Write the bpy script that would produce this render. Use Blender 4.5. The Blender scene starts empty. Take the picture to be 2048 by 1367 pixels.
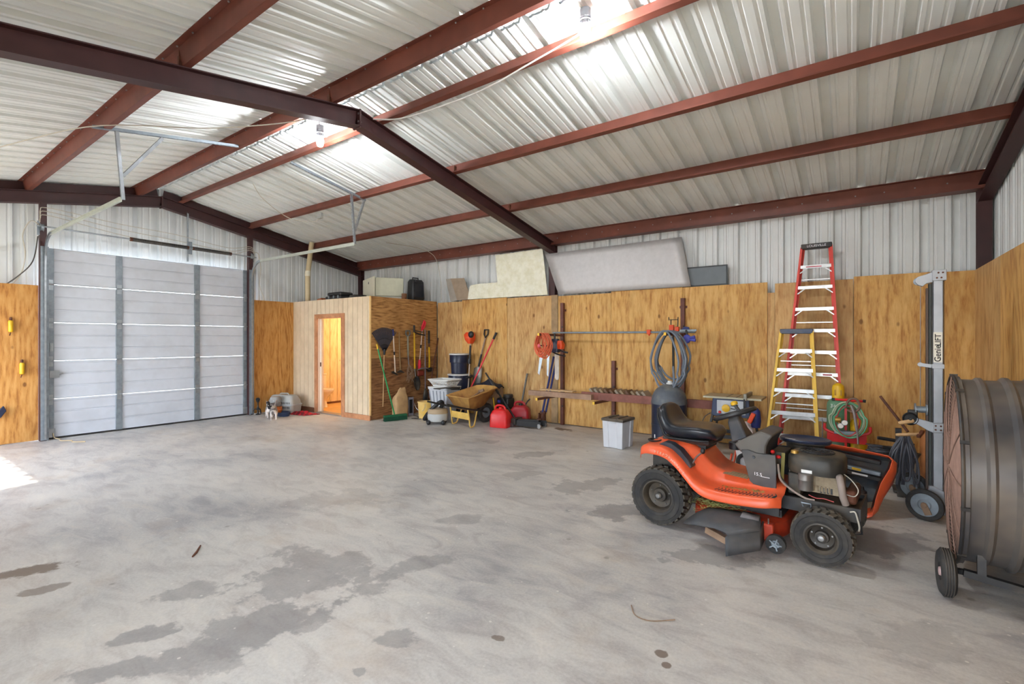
import bpy, bmesh, math, random
from mathutils import Vector, Matrix
random.seed(11)
scene = bpy.context.scene
C = scene.collection

# ------------------------------------------------------------------ camera
PI = math.pi
cam_d = bpy.data.cameras.new('camera')
cam_d.sensor_width = 36.0
cam_d.lens = 36.0 * 960.1 / 2048
cam_d.shift_y = -6.2 / 2048
cam_d.clip_start = 0.05
cam = bpy.data.objects.new('camera', cam_d)
cam.location = (0, 0, 1.60)
cam.rotation_euler = (PI / 2, 0, math.radians(35.5))
C.objects.link(cam)
scene.camera = cam

# ------------------------------------------------------------------ world, daylight, exposure
world = bpy.data.worlds.new('world')
scene.world = world
world.use_nodes = True
wn = world.node_tree.nodes
wl = world.node_tree.links
for n in list(wn):
    wn.remove(n)
w_out = wn.new('ShaderNodeOutputWorld')
w_bg = wn.new('ShaderNodeBackground')
w_sky = wn.new('ShaderNodeTexSky')
w_sky.sky_type = 'NISHITA'
w_sky.sun_disc = False
w_sky.sun_elevation = math.radians(48)
w_sky.sun_rotation = math.radians(60)
w_sky.air_density = 1.0
w_sky.dust_density = 2.5
w_mix = wn.new('ShaderNodeMixRGB')
w_mix.inputs[0].default_value = 0.55
w_mix.inputs[2].default_value = (4.6, 4.7, 4.9, 1)
wl.new(w_sky.outputs[0], w_mix.inputs[1])
wl.new(w_mix.outputs[0], w_bg.inputs[0])
w_bg.inputs[1].default_value = SKY_STRENGTH = 2.25
wl.new(w_bg.outputs[0], w_out.inputs[0])

def portal(name, loc, sx, sy, rot):
    d = bpy.data.lights.new(name, 'AREA')
    d.shape = 'RECTANGLE'
    d.size = sx
    d.size_y = sy
    d.cycles.is_portal = True
    o = bpy.data.objects.new(name, d)
    o.location = loc
    o.rotation_euler = rot
    C.objects.link(o)

sun_d = bpy.data.lights.new('sun', 'SUN')
sun_d.energy = 5.0
sun_d.angle = math.radians(0.6)
sun_d.color = (1.0, 0.95, 0.86)
sun = bpy.data.objects.new('sun', sun_d)
sun.rotation_euler = Vector((-0.12, 0.62, -0.78)).to_track_quat('-Z', 'Y').to_euler()
C.objects.link(sun)

BULB_POWER = 1050.0
scene.view_settings.view_transform = 'Standard'
scene.view_settings.look = 'None'
scene.view_settings.gamma = 1.0
scene.view_settings.use_curve_mapping = False
scene.view_settings.exposure = 0.15
scene.cycles.max_bounces = 5
scene.cycles.diffuse_bounces = 4
scene.cycles.glossy_bounces = 2
scene.cycles.transmission_bounces = 4
scene.cycles.transparent_max_bounces = 4
scene.cycles.caustics_reflective = False
scene.cycles.caustics_refractive = False
scene.cycles.use_adaptive_sampling = True
scene.cycles.adaptive_threshold = 0.2
scene.cycles.adaptive_min_samples = 16

# ------------------------------------------------------------------ dimensions of the shed
D = 8.06      # long back wall
E = 10.66     # end wall with the overhead door (x = -E)
RW = 1.36    # right wall
NW = -0.93    # front wall behind the camera
RY = 3.50     # ridge line
SL = 0.185    # roof slope
ZR = 4.41     # roof underside at ridge
def roof_z(y):
    return ZR - SL * abs(y - RY)

# ------------------------------------------------------------------ helpers
def lin(c):
    out = []
    for v in c[:3]:
        v = v / 255.0
        out.append(v / 12.92 if v <= 0.04045 else ((v + 0.055) / 1.055) ** 2.4)
    return (out[0], out[1], out[2], 1.0)

MATS = {}
def nodes_of(name):
    m = bpy.data.materials.new(name)
    m.use_nodes = True
    nt = m.node_tree
    b = nt.nodes['Principled BSDF']
    return m, nt, b

def ramp(nt, stops, interp='LINEAR'):
    r = nt.nodes.new('ShaderNodeValToRGB')
    r.color_ramp.interpolation = interp
    els = r.color_ramp.elements
    while len(els) > 1:
        els.remove(els[-1])
    els[0].position = stops[0][0]
    els[0].color = stops[0][1]
    for p, c in stops[1:]:
        e = els.new(p)
        e.color = c
    return r

def coords(nt, scale=(1, 1, 1), rand=True, kind='Object'):
    tc = nt.nodes.new('ShaderNodeTexCoord')
    mp = nt.nodes.new('ShaderNodeMapping')
    mp.inputs['Scale'].default_value = scale
    src = tc.outputs[kind]
    if rand:
        oi = nt.nodes.new('ShaderNodeObjectInfo')
        mu = nt.nodes.new('ShaderNodeMath')
        mu.operation = 'MULTIPLY'
        mu.inputs[1].default_value = 37.0
        nt.links.new(oi.outputs['Random'], mu.inputs[0])
        ad = nt.nodes.new('ShaderNodeVectorMath')
        ad.operation = 'ADD'
        nt.links.new(src, ad.inputs[0])
        nt.links.new(mu.outputs[0], ad.inputs[1])
        src = ad.outputs[0]
    nt.links.new(src, mp.inputs[0])
    return mp.outputs[0]

def noise(nt, vec, scale, detail=4, rough=0.55, dist=0.0):
    n = nt.nodes.new('ShaderNodeTexNoise')
    n.inputs['Scale'].default_value = scale
    n.inputs['Detail'].default_value = detail
    n.inputs['Roughness'].default_value = rough
    n.inputs['Distortion'].default_value = dist
    nt.links.new(vec, n.inputs['Vector'])
    return n.outputs[0]

def mixc(nt, fac, a, b, mode='MIX'):
    n = nt.nodes.new('ShaderNodeMixRGB')
    n.blend_type = mode
    for i, v in ((0, fac), (1, a), (2, b)):
        if hasattr(v, 'links') or isinstance(v, bpy.types.NodeSocket):
            nt.links.new(v, n.inputs[i])
        else:
            n.inputs[i].default_value = v
    return n.outputs[0]

def bump(nt, b, h, strength, dist=0.01):
    n = nt.nodes.new('ShaderNodeBump')
    n.inputs['Strength'].default_value = strength
    n.inputs['Distance'].default_value = dist
    nt.links.new(h, n.inputs['Height'])
    nt.links.new(n.outputs[0], b.inputs['Normal'])

def mat(name, col, rough=0.5, metal=0.0, var=0.12, scale=9.0, dirt=None, dirt_amt=0.35, spec=0.5, bmp=0.0):
    """painted, plastic, rubber or metal surface: colour with a little wear and dirt"""
    if name in MATS:
        return MATS[name]
    m, nt, b = nodes_of(name)
    c = lin(col)
    v = coords(nt)
    n1 = noise(nt, v, scale, 2, 0.6)
    lo = tuple(x * (1 - var) for x in c[:3]) + (1,)
    hi = tuple(min(1, x * (1 + var)) for x in c[:3]) + (1,)
    r = ramp(nt, [(0.3, lo), (0.7, hi)])
    nt.links.new(n1, r.inputs[0])
    colr = r.outputs[0]
    if dirt:
        n2 = noise(nt, v, scale * 0.45, 3, 0.65, 0.0)
        r2 = ramp(nt, [(0.42, (0, 0, 0, 1)), (0.68, (dirt_amt,) * 3 + (1,))])
        nt.links.new(n2, r2.inputs[0])
        colr = mixc(nt, r2.outputs[0], colr, lin(dirt))
    nt.links.new(colr, b.inputs['Base Color'])
    b.inputs['Roughness'].default_value = rough
    b.inputs['Metallic'].default_value = metal
    b.inputs['Specular IOR Level'].default_value = spec
    if bmp:
        bump(nt, b, n1, bmp, 0.004)
    MATS[name] = m
    return m

def plywood(name, light, mid, dark, stain=0.3, axis='Z', grain=1.0):
    m, nt, b = nodes_of(name)
    sc = {'Z': (1.0, 1.0, 0.16), 'X': (0.16, 0.16, 1.0), 'Y': (0.16, 0.16, 1.0)}[axis]
    v = coords(nt, sc)
    warp = noise(nt, v, 1.6 * grain, 2, 0.4, 0.0)
    mul = nt.nodes.new('ShaderNodeMath'); mul.operation = 'MULTIPLY'; mul.inputs[1].default_value = 95.0
    nt.links.new(warp, mul.inputs[0])
    sn = nt.nodes.new('ShaderNodeMath'); sn.operation = 'SINE'
    nt.links.new(mul.outputs[0], sn.inputs[0])
    fine = noise(nt, v, 34, 3, 0.6)
    ad = nt.nodes.new('ShaderNodeMath'); ad.operation = 'MULTIPLY_ADD'
    ad.inputs[1].default_value = 0.10; ad.inputs[2].default_value = 0.0
    nt.links.new(sn.outputs[0], ad.inputs[0])
    ad2 = nt.nodes.new('ShaderNodeMath'); ad2.operation = 'ADD'
    nt.links.new(ad.outputs[0], ad2.inputs[0]); nt.links.new(fine, ad2.inputs[1])
    r = ramp(nt, [(0.24, lin(dark)), (0.46, lin(mid)), (0.70, lin(light))])
    nt.links.new(ad2.outputs[0], r.inputs[0])
    # broad uneven weathering
    v2 = coords(nt, (1, 1, 0.55))
    bl = noise(nt, v2, 1.9, 4, 0.62, 0.0)
    rb = ramp(nt, [(0.46, (0, 0, 0, 1)), (0.74, (stain,) * 3 + (1,))])
    nt.links.new(bl, rb.inputs[0])
    col = mixc(nt, rb.outputs[0], r.outputs[0], lin((112, 74, 40)))
    bo_ = noise(nt, v2, 4.6, 4, 0.7, 0.0)
    rbo = ramp(nt, [(0.55, (0, 0, 0, 1)), (0.78, (stain * .9,) * 3 + (1,))])
    nt.links.new(bo_, rbo.inputs[0])
    col = mixc(nt, rbo.outputs[0], col, lin((156, 92, 44)))
    # knots
    v3 = coords(nt, (1, 1, 0.6) if axis == 'Z' else (0.6, 0.6, 1))
    vo = nt.nodes.new('ShaderNodeTexVoronoi'); vo.inputs['Scale'].default_value = 3.1
    nt.links.new(v3, vo.inputs['Vector'])
    rk = ramp(nt, [(0.045, (0.75,) * 3 + (1,)), (0.085, (0, 0, 0, 1))])
    nt.links.new(vo.outputs['Distance'], rk.inputs[0])
    col = mixc(nt, rk.outputs[0], col, lin((105, 62, 30)))
    nt.links.new(col, b.inputs['Base Color'])
    b.inputs['Roughness'].default_value = 0.62
    b.inputs['Specular IOR Level'].default_value = 0.3
    MATS[name] = m
    return m

class MB:
    """collects shapes and links them as one mesh object"""
    def __init__(s):
        s.v = []; s.f = []; s.mi = []; s.cur = 0
    def add(s, vs, fs):
        k = len(s.v)
        s.v.extend([tuple(p) for p in vs])
        for f in fs:
            s.f.append([i + k for i in f]); s.mi.append(s.cur)
        return s
    def box(s, x0, x1, y0, y1, z0, z1):
        vs = [(x, y, z) for z in (z0, z1) for y in (y0, y1) for x in (x0, x1)]
        return s.add(vs, [(0, 2, 3, 1), (4, 5, 7, 6), (0, 1, 5, 4), (2, 6, 7, 3), (0, 4, 6, 2), (1, 3, 7, 5)])
    def obox(s, c, size, M=None, taper=1.0):
        a, b, d = [t / 2 for t in size]
        vs = []
        for z in (-d, d):
            t = taper if z > 0 else 1
            for y in (-b, b):
                for x in (-a, a):
                    p = Vector((x * t, y * t, z))
                    if M: p = M @ p
                    vs.append(p + Vector(c))
        return s.add(vs, [(0, 2, 3, 1), (4, 5, 7, 6), (0, 1, 5, 4), (2, 6, 7, 3), (0, 4, 6, 2), (1, 3, 7, 5)])
    def bar(s, p, q, w, h, up=(0, 0, 1), w2=None, h2=None):
        p = Vector(p); q = Vector(q); d = (q - p).normalized()
        u = Vector(up)
        sd = d.cross(u)
        if sd.length < 1e-4: sd = d.cross(Vector((1, 0, 0)))
        sd.normalize(); u = sd.cross(d)
        vs = []
        for (pt, ww, hh) in ((p, w, h), (q, w2 or w, h2 or h)):
            for a, b in ((-1, -1), (1, -1), (1, 1), (-1, 1)):
                vs.append(pt + sd * (a * ww / 2) + u * (b * hh / 2))
        return s.add(vs, [(0, 1, 2, 3), (7, 6, 5, 4), (0, 4, 5, 1), (1, 5, 6, 2), (2, 6, 7, 3), (3, 7, 4, 0)])
    def tube(s, pts, r, n=8, closed=False, flat=1.0):
        P = [Vector(p) for p in pts]; N = len(P)
        rs = r if isinstance(r, (list, tuple)) else [r] * N
        vs = []; up = None
        for i in range(N):
            if closed: t = P[(i + 1) % N] - P[i - 1]
            else: t = P[min(i + 1, N - 1)] - P[max(i - 1, 0)]
            if t.length < 1e-9: t = Vector((0, 0, 1))
            t.normalize()
            if up is None:
                up = Vector((0, 0, 1)) if abs(t.z) < 0.9 else Vector((1, 0, 0))
            a = t.cross(up)
            if a.length < 1e-4: a = t.cross(Vector((0, 1, 0.01)))
            a.normalize(); b = a.cross(t); up = b
            for k in range(n):
                an = 2 * PI * k / n
                vs.append(P[i] + a * (math.cos(an) * rs[i]) + b * (math.sin(an) * rs[i] * flat))
        fs = []
        M = N if closed else N - 1
        for i in range(M):
            j = (i + 1) % N
            for k in range(n):
                l = (k + 1) % n
                fs.append((i * n + k, i * n + l, j * n + l, j * n + k))
        if not closed:
            fs.append(tuple(range(n))[::-1]); fs.append(tuple((N - 1) * n + k for k in range(n)))
        return s.add(vs, fs)
    def lathe(s, prof, c=(0, 0, 0), axis=(0, 0, 1), n=24, sy=1.0, cap=True, loop=False):
        ax = Vector(axis).normalized()
        a = ax.orthogonal().normalized() if abs(ax.z) < 0.99 else Vector((1, 0, 0))
        b = ax.cross(a)
        c = Vector(c); vs = []; N = len(prof)
        for (r, h) in prof:
            for k in range(n):
                an = 2 * PI * k / n
                vs.append(c + ax * h + a * (math.cos(an) * r) + b * (math.sin(an) * r * sy))
        fs = []
        for i in range(N - 1):
            for k in range(n):
                l = (k + 1) % n
                fs.append((i * n + k, i * n + l, (i + 1) * n + l, (i + 1) * n + k))
        if loop:
            for k in range(n):
                l = (k + 1) % n
                fs.append(((N - 1) * n + k, (N - 1) * n + l, l, k))
        elif cap:
            fs.append(tuple(range(n))[::-1]); fs.append(tuple((N - 1) * n + k for k in range(n)))
        return s.add(vs, fs)
    def ball(s, c, rx, ry=None, rz=None, n=14, m=9):
        ry = rx if ry is None else ry; rz = rx if rz is None else rz
        vs = []; fs = []
        for i in range(m + 1):
            th = PI * i / m
            for k in range(n):
                ph = 2 * PI * k / n
                vs.append((c[0] + rx * math.sin(th) * math.cos(ph), c[1] + ry * math.sin(th) * math.sin(ph), c[2] + rz * math.cos(th)))
        for i in range(m):
            for k in range(n):
                l = (k + 1) % n
                fs.append((i * n + k, (i + 1) * n + k, (i + 1) * n + l, i * n + l))
        return s.add(vs, fs)
    def loft(s, rings, closed=True, caps=True):
        n = len(rings[0]); vs = [p for r in rings for p in r]; fs = []
        for i in range(len(rings) - 1):
            for k in range(n if closed else n - 1):
                l = (k + 1) % n
                fs.append((i * n + k, i * n + l, (i + 1) * n + l, (i + 1) * n + k))
        if caps and closed:
            fs.append(tuple(range(n))[::-1]); fs.append(tuple((len(rings) - 1) * n + k for k in range(n)))
        return s.add(vs, fs)
    def prism(s, poly, o, U, V, t):
        """polygon (u,v) in the plane o + uU + vV, thickness vector t"""
        o = Vector(o); U = Vector(U); V = Vector(V); t = Vector(t); n = len(poly)
        a = [o + U * u + V * v for u, v in poly]; b = [p + t for p in a]
        fs = [tuple(range(n))[::-1], tuple(range(n, 2 * n))]
        for k in range(n):
            l = (k + 1) % n
            fs.append((k, l, n + l, n + k))
        return s.add(a + b, fs)
    def build(s, name, mats, parent=None, label=None, bevel=0.0, sharp=35, kind=None, subsurf=0, fix=True):
        me = bpy.data.meshes.new(name)
        me.from_pydata(s.v, [], s.f)
        if not isinstance(mats, (list, tuple)): mats = [mats]
        for mm in mats: me.materials.append(mm)
        if len(mats) > 1: me.polygons.foreach_set('material_index', s.mi)
        if fix:
            bm = bmesh.new(); bm.from_mesh(me)
            bmesh.ops.recalc_face_normals(bm, faces=bm.faces)
            bm.to_mesh(me); bm.free()
        me.polygons.foreach_set('use_smooth', [True] * len(me.polygons))
        me.set_sharp_from_angle(angle=math.radians(sharp))
        me.update()
        o = bpy.data.objects.new(name, me)
        C.objects.link(o)
        if parent is not None:
            o.parent = parent
            if not parent.get('_local'):
                o.matrix_parent_inverse = Matrix.Translation(wloc(parent)).inverted()
        if label: o['label'] = label
        if kind: o['kind'] = kind
        if subsurf:
            md = o.modifiers.new('smooth', 'SUBSURF'); md.levels = subsurf; md.render_levels = subsurf
        if bevel:
            md = o.modifiers.new('bevel', 'BEVEL'); md.width = bevel; md.segments = 2; md.limit_method = 'ANGLE'
            md.angle_limit = math.radians(40)
        return o

WL = {}
def wloc(o):
    return WL.get(o.name, Vector((0, 0, 0)))

def thing(name, label, cat, loc=(0, 0, 0), rotz=0.0, group=None, local=False, kind=None):
    """an empty at the thing's base; parts are given in world coordinates unless local"""
    o = bpy.data.objects.new(name, None)
    o.empty_display_size = 0.1
    C.objects.link(o)
    o.location = loc
    o.rotation_euler = (0, 0, rotz)
    if label: o['label'] = label
    if cat: o['category'] = cat
    if group: o['group'] = group
    if kind: o['kind'] = kind
    if local: o['_local'] = 1
    else: WL[o.name] = Vector(loc)
    return o

def tag(o, label, cat=None, group=None, kind=None):
    o['label'] = label
    if cat: o['category'] = cat
    if group: o['group'] = group
    if kind: o['kind'] = kind
    return o

def arc(c, r, a0, a1, n, U=(1, 0, 0), V=(0, 0, 1)):
    c = Vector(c); U = Vector(U); V = Vector(V)
    return [c + U * (r * math.cos(a0 + (a1 - a0) * i / n)) + V * (r * math.sin(a0 + (a1 - a0) * i / n)) for i in range(n + 1)]

def smooth_path(pts, n=6):
    """Catmull-Rom through the given points"""
    P = [Vector(p) for p in pts]; out = []
    for i in range(len(P) - 1):
        p0 = P[max(i - 1, 0)]; p1 = P[i]; p2 = P[i + 1]; p3 = P[min(i + 2, len(P) - 1)]
        for k in range(n):
            t = k / n
            out.append(0.5 * ((2 * p1) + (p2 - p0) * t + (2 * p0 - 5 * p1 + 4 * p2 - p3) * t * t + (3 * p1 - p0 - 3 * p2 + p3) * t ** 3))
    out.append(P[-1])
    return out

# ------------------------------------------------------------------ materials
M_sheet = mat('white_sheet_metal', (222, 226, 226), 0.45, 0.0, 0.03, 3.0, dirt=(190, 190, 184), dirt_amt=0.22)
M_roof = mat('roof_sheet_metal', (234, 239, 237), 0.45, 0.0, 0.03, 2.0, dirt=(190, 190, 180), dirt_amt=0.2)
M_red = mat('red_oxide_steel', (118, 64, 50), 0.5, 0.0, 0.14, 4.0, dirt=(86, 44, 36), dirt_amt=0.5)
M_maroon_shaded = mat('maroon_steel_shaded', (70, 38, 38), 0.5, 0.0, 0.15, 4.0, dirt=(46, 28, 30), dirt_amt=0.5)  # rafters are dark from backlight; that shade is put into this maroon
M_galv = mat('galvanised_steel', (165, 172, 178), 0.38, 0.75, 0.14, 14)
M_galvd = mat('dull_galvanised_steel', (140, 150, 158), 0.5, 0.5, 0.14, 14)
M_steel = mat('bare_steel', (150, 150, 150), 0.35, 0.9, 0.12, 20)
M_alu = mat('aluminium', (205, 207, 208), 0.35, 0.7, 0.08, 12, dirt=(150, 148, 142), dirt_amt=0.4)
M_black = mat('black_plastic', (34, 35, 38), 0.45, 0.0, 0.2, 12)
M_blackd = mat('dusty_black_paint', (40, 40, 42), 0.5, 0.0, 0.25, 7, dirt=(112, 100, 84), dirt_amt=0.45)
M_rubber = mat('black_rubber', (40, 40, 41), 0.75, 0.0, 0.2, 16, dirt=(96, 88, 78), dirt_amt=0.35)
M_white = mat('white_plastic', (226, 227, 226), 0.4, 0.0, 0.04, 8)
M_rust = mat('rusty_steel', (104, 62, 44), 0.7, 0.2, 0.3, 12, dirt=(60, 40, 34), dirt_amt=0.6)
M_wood = mat('raw_wood', (196, 158, 112), 0.65, 0.0, 0.2, 10)
M_woodg = mat('weathered_wood', (150, 122, 98), 0.75, 0.0, 0.25, 10, dirt=(98, 76, 60), dirt_amt=0.5)
M_yellow = mat('yellow_paint', (232, 184, 30), 0.42, 0.0, 0.08, 10, dirt=(150, 110, 40), dirt_amt=0.25)
M_orange = mat('orange_paint', (226, 78, 34), 0.4, 0.0, 0.08, 10)
M_redp = mat('red_plastic', (214, 32, 34), 0.38, 0.0, 0.06, 10)
M_blue = mat('blue_paint', (34, 46, 110), 0.45, 0.0, 0.12, 10)
M_grey = mat('grey_plastic', (150, 156, 164), 0.45, 0.0, 0.08, 8)
M_navy = mat('dark_navy', (34, 42, 66), 0.35, 0.0, 0.15, 8)
M_ply = plywood('plywood_golden', (224, 182, 116), (212, 164, 96), (178, 124, 66), 0.34)
M_ply2 = plywood('plywood_pale', (218, 182, 126), (206, 164, 108), (174, 128, 78), 0.42, grain=0.8)
M_ply3 = plywood('plywood_orange', (208, 156, 90), (194, 138, 72), (160, 104, 50), 0.22, grain=1.2)
M_plyh = plywood('plywood_weathered', (196, 150, 94), (176, 130, 78), (126, 86, 50), 0.45, axis='X', grain=2.2)

# ================================================================== SETTING
def concrete():
    m, nt, b = nodes_of('stained_concrete')
    v = coords(nt, rand=False)
    big = noise(nt, v, 0.55, 3, 0.6, 0.5)
    r = ramp(nt, [(0.30, lin((172, 170, 169))), (0.5, lin((198, 195, 191))), (0.70, lin((212, 207, 200)))])
    nt.links.new(big, r.inputs[0])
    col = r.outputs[0]
    v2 = coords(nt, (1.0, 2.4, 1.0), rand=False)
    mid = noise(nt, v2, 2.6, 6, 0.68, 0.8)
    r2 = ramp(nt, [(0.35, (0.34, 0.34, 0.36, 1)), (0.52, (0.5, 0.5, 0.5, 1)), (0.7, (0.60, 0.58, 0.55, 1))])
    nt.links.new(mid, r2.inputs[0])
    col = mixc(nt, 0.85, col, r2.outputs[0], 'OVERLAY')
    fine = noise(nt, v, 55, 3, 0.7)
    r3 = ramp(nt, [(0.3, (0.40, 0.40, 0.40, 1)), (0.7, (0.58, 0.58, 0.57, 1))])
    nt.links.new(fine, r3.inputs[0])
    col = mixc(nt, 0.6, col, r3.outputs[0], 'OVERLAY')
    # rusty, yellowish film
    ru = noise(nt, v, 1.1, 4, 0.7, 0.0)
    rr = ramp(nt, [(0.56, (0, 0, 0, 1)), (0.78, (0.34,) * 3 + (1,))])
    nt.links.new(ru, rr.inputs[0])
    col = mixc(nt, rr.outputs[0], col, lin((170, 140, 104)))
    # oil and water stains with shapes of their own: x, y, half length, half width, turn, darkness, brown
    st = [(-2.72, 1.28, .44, .23, 75, .62, 0), (-2.98, 1.80, .50, .26, 42, .55, 0), (-3.0, 2.0, .58, .20, 8, .5, 0), (-3.43, 1.28, .20, .11, 60, .5, 0), (-3.13, .95, .17, .08, 62, .6, 0),
          (-2.01, 1.72, .15, .09, 50, .6, 0), (-2.53, 2.42, .24, .12, 65, .5, 0), (-2.83, 3.22, .2, .12, 55, .4, 0), (-4.63, .78, .2, .10, 60, .8, 1), (-4.22, .75, .13, .06, 60, .6, 1),
          (-3.62, 5.6, .40, .17, 60, .5, 0), (-2.42, 4.75, .46, .22, 62, .5, 0), (-1.72, 4.3, .50, .24, 55, .62, 0), (-3.2, 4.65, .27, .16, 60, .4, 0), (-2.93, .75, .25, .09, 60, .6, 0),
          (.15, 4.8, .42, .30, 60, .7, 0), (-.85, 3.72, .36, .18, 20, .55, 0), (-4.2, 2.9, .55, .28, 40, .28, 0), (-4.2, 7.45, .25, .10, 0, .85, 1), (-4.7, 7.2, .2, .05, 0, .8, 1),
          (-.8, 2.43, .035, .03, 0, .8, 1), (-.75, 2.36, .025, .025, 0, .8, 1), (-1.55, 2.05, .04, .03, 0, .7, 1), (-4.6, 5.9, .16, .12, 40, .4, 0), (-7.35, 6.3, .22, .1, 40, .5, 1), (.25, 3.3, .3, .2, 40, .3, 0),
          (-2.65, 1.05, .2, .14, 30, .5, 0), (-3.05, 1.02, .1, .05, 62, .6, 0), (-1.95, 1.45, .05, .04, 0, .6, 0), (-2.5, 1.5, .09, .06, 30, .5, 0), (.7, 2.9, .5, .25, 60, .25, 1)]
    wob = nt.nodes.new('ShaderNodeTexNoise')
    wob.inputs['Scale'].default_value = 4.2; wob.inputs['Detail'].default_value = 6; wob.inputs['Roughness'].default_value = 0.65
    nt.links.new(v, wob.inputs['Vector'])
    acc = {0: None, 1: None}
    for (x, y, a, w, deg, dk, br) in st:
        mp = nt.nodes.new('ShaderNodeMapping'); mp.vector_type = 'TEXTURE'
        mp.inputs['Location'].default_value = (x, y, 0)
        mp.inputs['Rotation'].default_value = (0, 0, math.radians(deg))
        mp.inputs['Scale'].default_value = (a, w, 1)
        nt.links.new(v, mp.inputs[0])
        ln = nt.nodes.new('ShaderNodeVectorMath'); ln.operation = 'LENGTH'
        nt.links.new(mp.outputs[0], ln.inputs[0])
        ad = nt.nodes.new('ShaderNodeMath'); ad.operation = 'MULTIPLY_ADD'
        ad.inputs[1].default_value = 3.3
        nt.links.new(wob.outputs[0], ad.inputs[0]); nt.links.new(ln.outputs['Value'], ad.inputs[2])
        mr = nt.nodes.new('ShaderNodeMapRange'); mr.interpolation_type = 'SMOOTHSTEP'
        mr.inputs['From Min'].default_value = 2.38; mr.inputs['From Max'].default_value = 2.68
        mr.inputs['To Min'].default_value = dk; mr.inputs['To Max'].default_value = 0.0
        nt.links.new(ad.outputs[0], mr.inputs['Value'])
        if acc[br] is None: acc[br] = mr.outputs[0]
        else:
            mx = nt.nodes.new('ShaderNodeMath'); mx.operation = 'MAXIMUM'
            nt.links.new(acc[br], mx.inputs[0]); nt.links.new(mr.outputs[0], mx.inputs[1]); acc[br] = mx.outputs[0]
    mot = noise(nt, v, 3.2, 4, 0.7, 0.0)
    rmot = ramp(nt, [(0.3, (0.7,) * 3 + (1,)), (0.62, (1, 1, 1, 1))])
    nt.links.new(mot, rmot.inputs[0])
    mm0 = nt.nodes.new('ShaderNodeMath'); mm0.operation = 'MULTIPLY'
    nt.links.new(acc[0], mm0.inputs[0]); nt.links.new(rmot.outputs[0], mm0.inputs[1]); acc[0] = mm0.outputs[0]
    col = mixc(nt, acc[0], col, lin((116, 114, 116)))
    col = mixc(nt, acc[1], col, lin((104, 84, 68)))
    # random small spots
    vo = nt.nodes.new('ShaderNodeTexVoronoi'); vo.inputs['Scale'].default_value = 2.3
    nt.links.new(v, vo.inputs['Vector'])
    rv = ramp(nt, [(0.035, (0.5,) * 3 + (1,)), (0.06, (0, 0, 0, 1))])
    nt.links.new(vo.outputs['Distance'], rv.inputs[0])
    col = mixc(nt, rv.outputs[0], col, lin((120, 110, 100)))
    vw = nt.nodes.new('ShaderNodeTexVoronoi'); vw.inputs['Scale'].default_value = 7.3
    nt.links.new(v, vw.inputs['Vector'])
    rw_ = ramp(nt, [(0.05, (0.7,) * 3 + (1,)), (0.07, (0, 0, 0, 1))])
    nt.links.new(vw.outputs['Distance'], rw_.inputs[0])
    col = mixc(nt, rw_.outputs[0], col, lin((225, 222, 214)))
    nt.links.new(col, b.inputs['Base Color'])
    rg = ramp(nt, [(0.3, (0.38,) * 3 + (1,)), (0.7, (0.62,) * 3 + (1,))])
    nt.links.new(mid, rg.inputs[0])
    nt.links.new(rg.outputs[0], b.inputs['Roughness'])
    return m

M_floor = concrete()
m = MB(); m.box(-E - .15, RW + .15, NW - .15, D + .15, -0.15, 0)
fl = m.build('floor', M_floor); tag(fl, 'worn grey concrete slab floor with dark oil stains', kind='structure')
M_ground = mat('gravel_ground', (176, 168, 152), 0.9, 0, 0.15, 3)
m = MB(); m.box(-40, 30, -40, 40, -0.4, -0.16)
tag(m.build('ground', M_ground), 'pale gravel ground around the shed', kind='structure')

# ---- corrugated sheets: one rib a foot, two low ribs between
RIB = [(0.0, 0.0), (0.034, 0.0), (0.044, 0.009), (0.060, 0.009), (0.070, 0.0), (0.100, 0.0), (0.118, 0.056), (0.187, 0.056), (0.205, 0.0), (0.235, 0.0), (0.245, 0.009), (0.261, 0.009), (0.271, 0.0), (0.305, 0.0)]
def sheet_profile(w):
    out = []
    k = 0
    while k * 0.305 < w - 1e-6:
        for u, h in RIB[:-1]:
            if k * 0.305 + u < w - 1e-6: out.append((k * 0.305 + u, h))
        k += 1
    out.append((w, 0.0))
    return out

def sheets_roof(parent, sign):
    x = -E - 0.10
    while x < RW + 0.10:
        w = min(0.915, RW + 0.12 - x)
        pr = sheet_profile(w)
        y0 = RY + sign * 0.015
        y1 = (D + 0.05) if sign > 0 else (NW - 0.05)
        vs = []
        for u, h in pr: vs.append((x + u, y0, roof_z(y0) + h))
        for u, h in pr: vs.append((x + u, y1, roof_z(y1) + h))
        n = len(pr)
        m = MB(); m.add(vs, [(i, i + 1, n + i + 1, n + i) for i in range(n - 1)])
        m.build('roof_panel', M_roof, parent, fix=False, sharp=20)
        x += 0.915
ceil = thing('ceiling', 'pitched roof of ribbed white metal sheets seen from below', None, (0, 0, 0), kind='structure')
sheets_roof(ceil, 1); sheets_roof(ceil, -1)
m = MB()
for s in (1, -1):
    m.add([(-E - .1, RY, ZR + .055), (RW + .1, RY, ZR + .055), (RW + .1, RY + s * .3, ZR - .055 + .045), (-E - .1, RY + s * .3, ZR - .055 + .045)], [(0, 1, 2, 3)])
m.build('ridge_cap', M_sheet, ceil)

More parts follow.
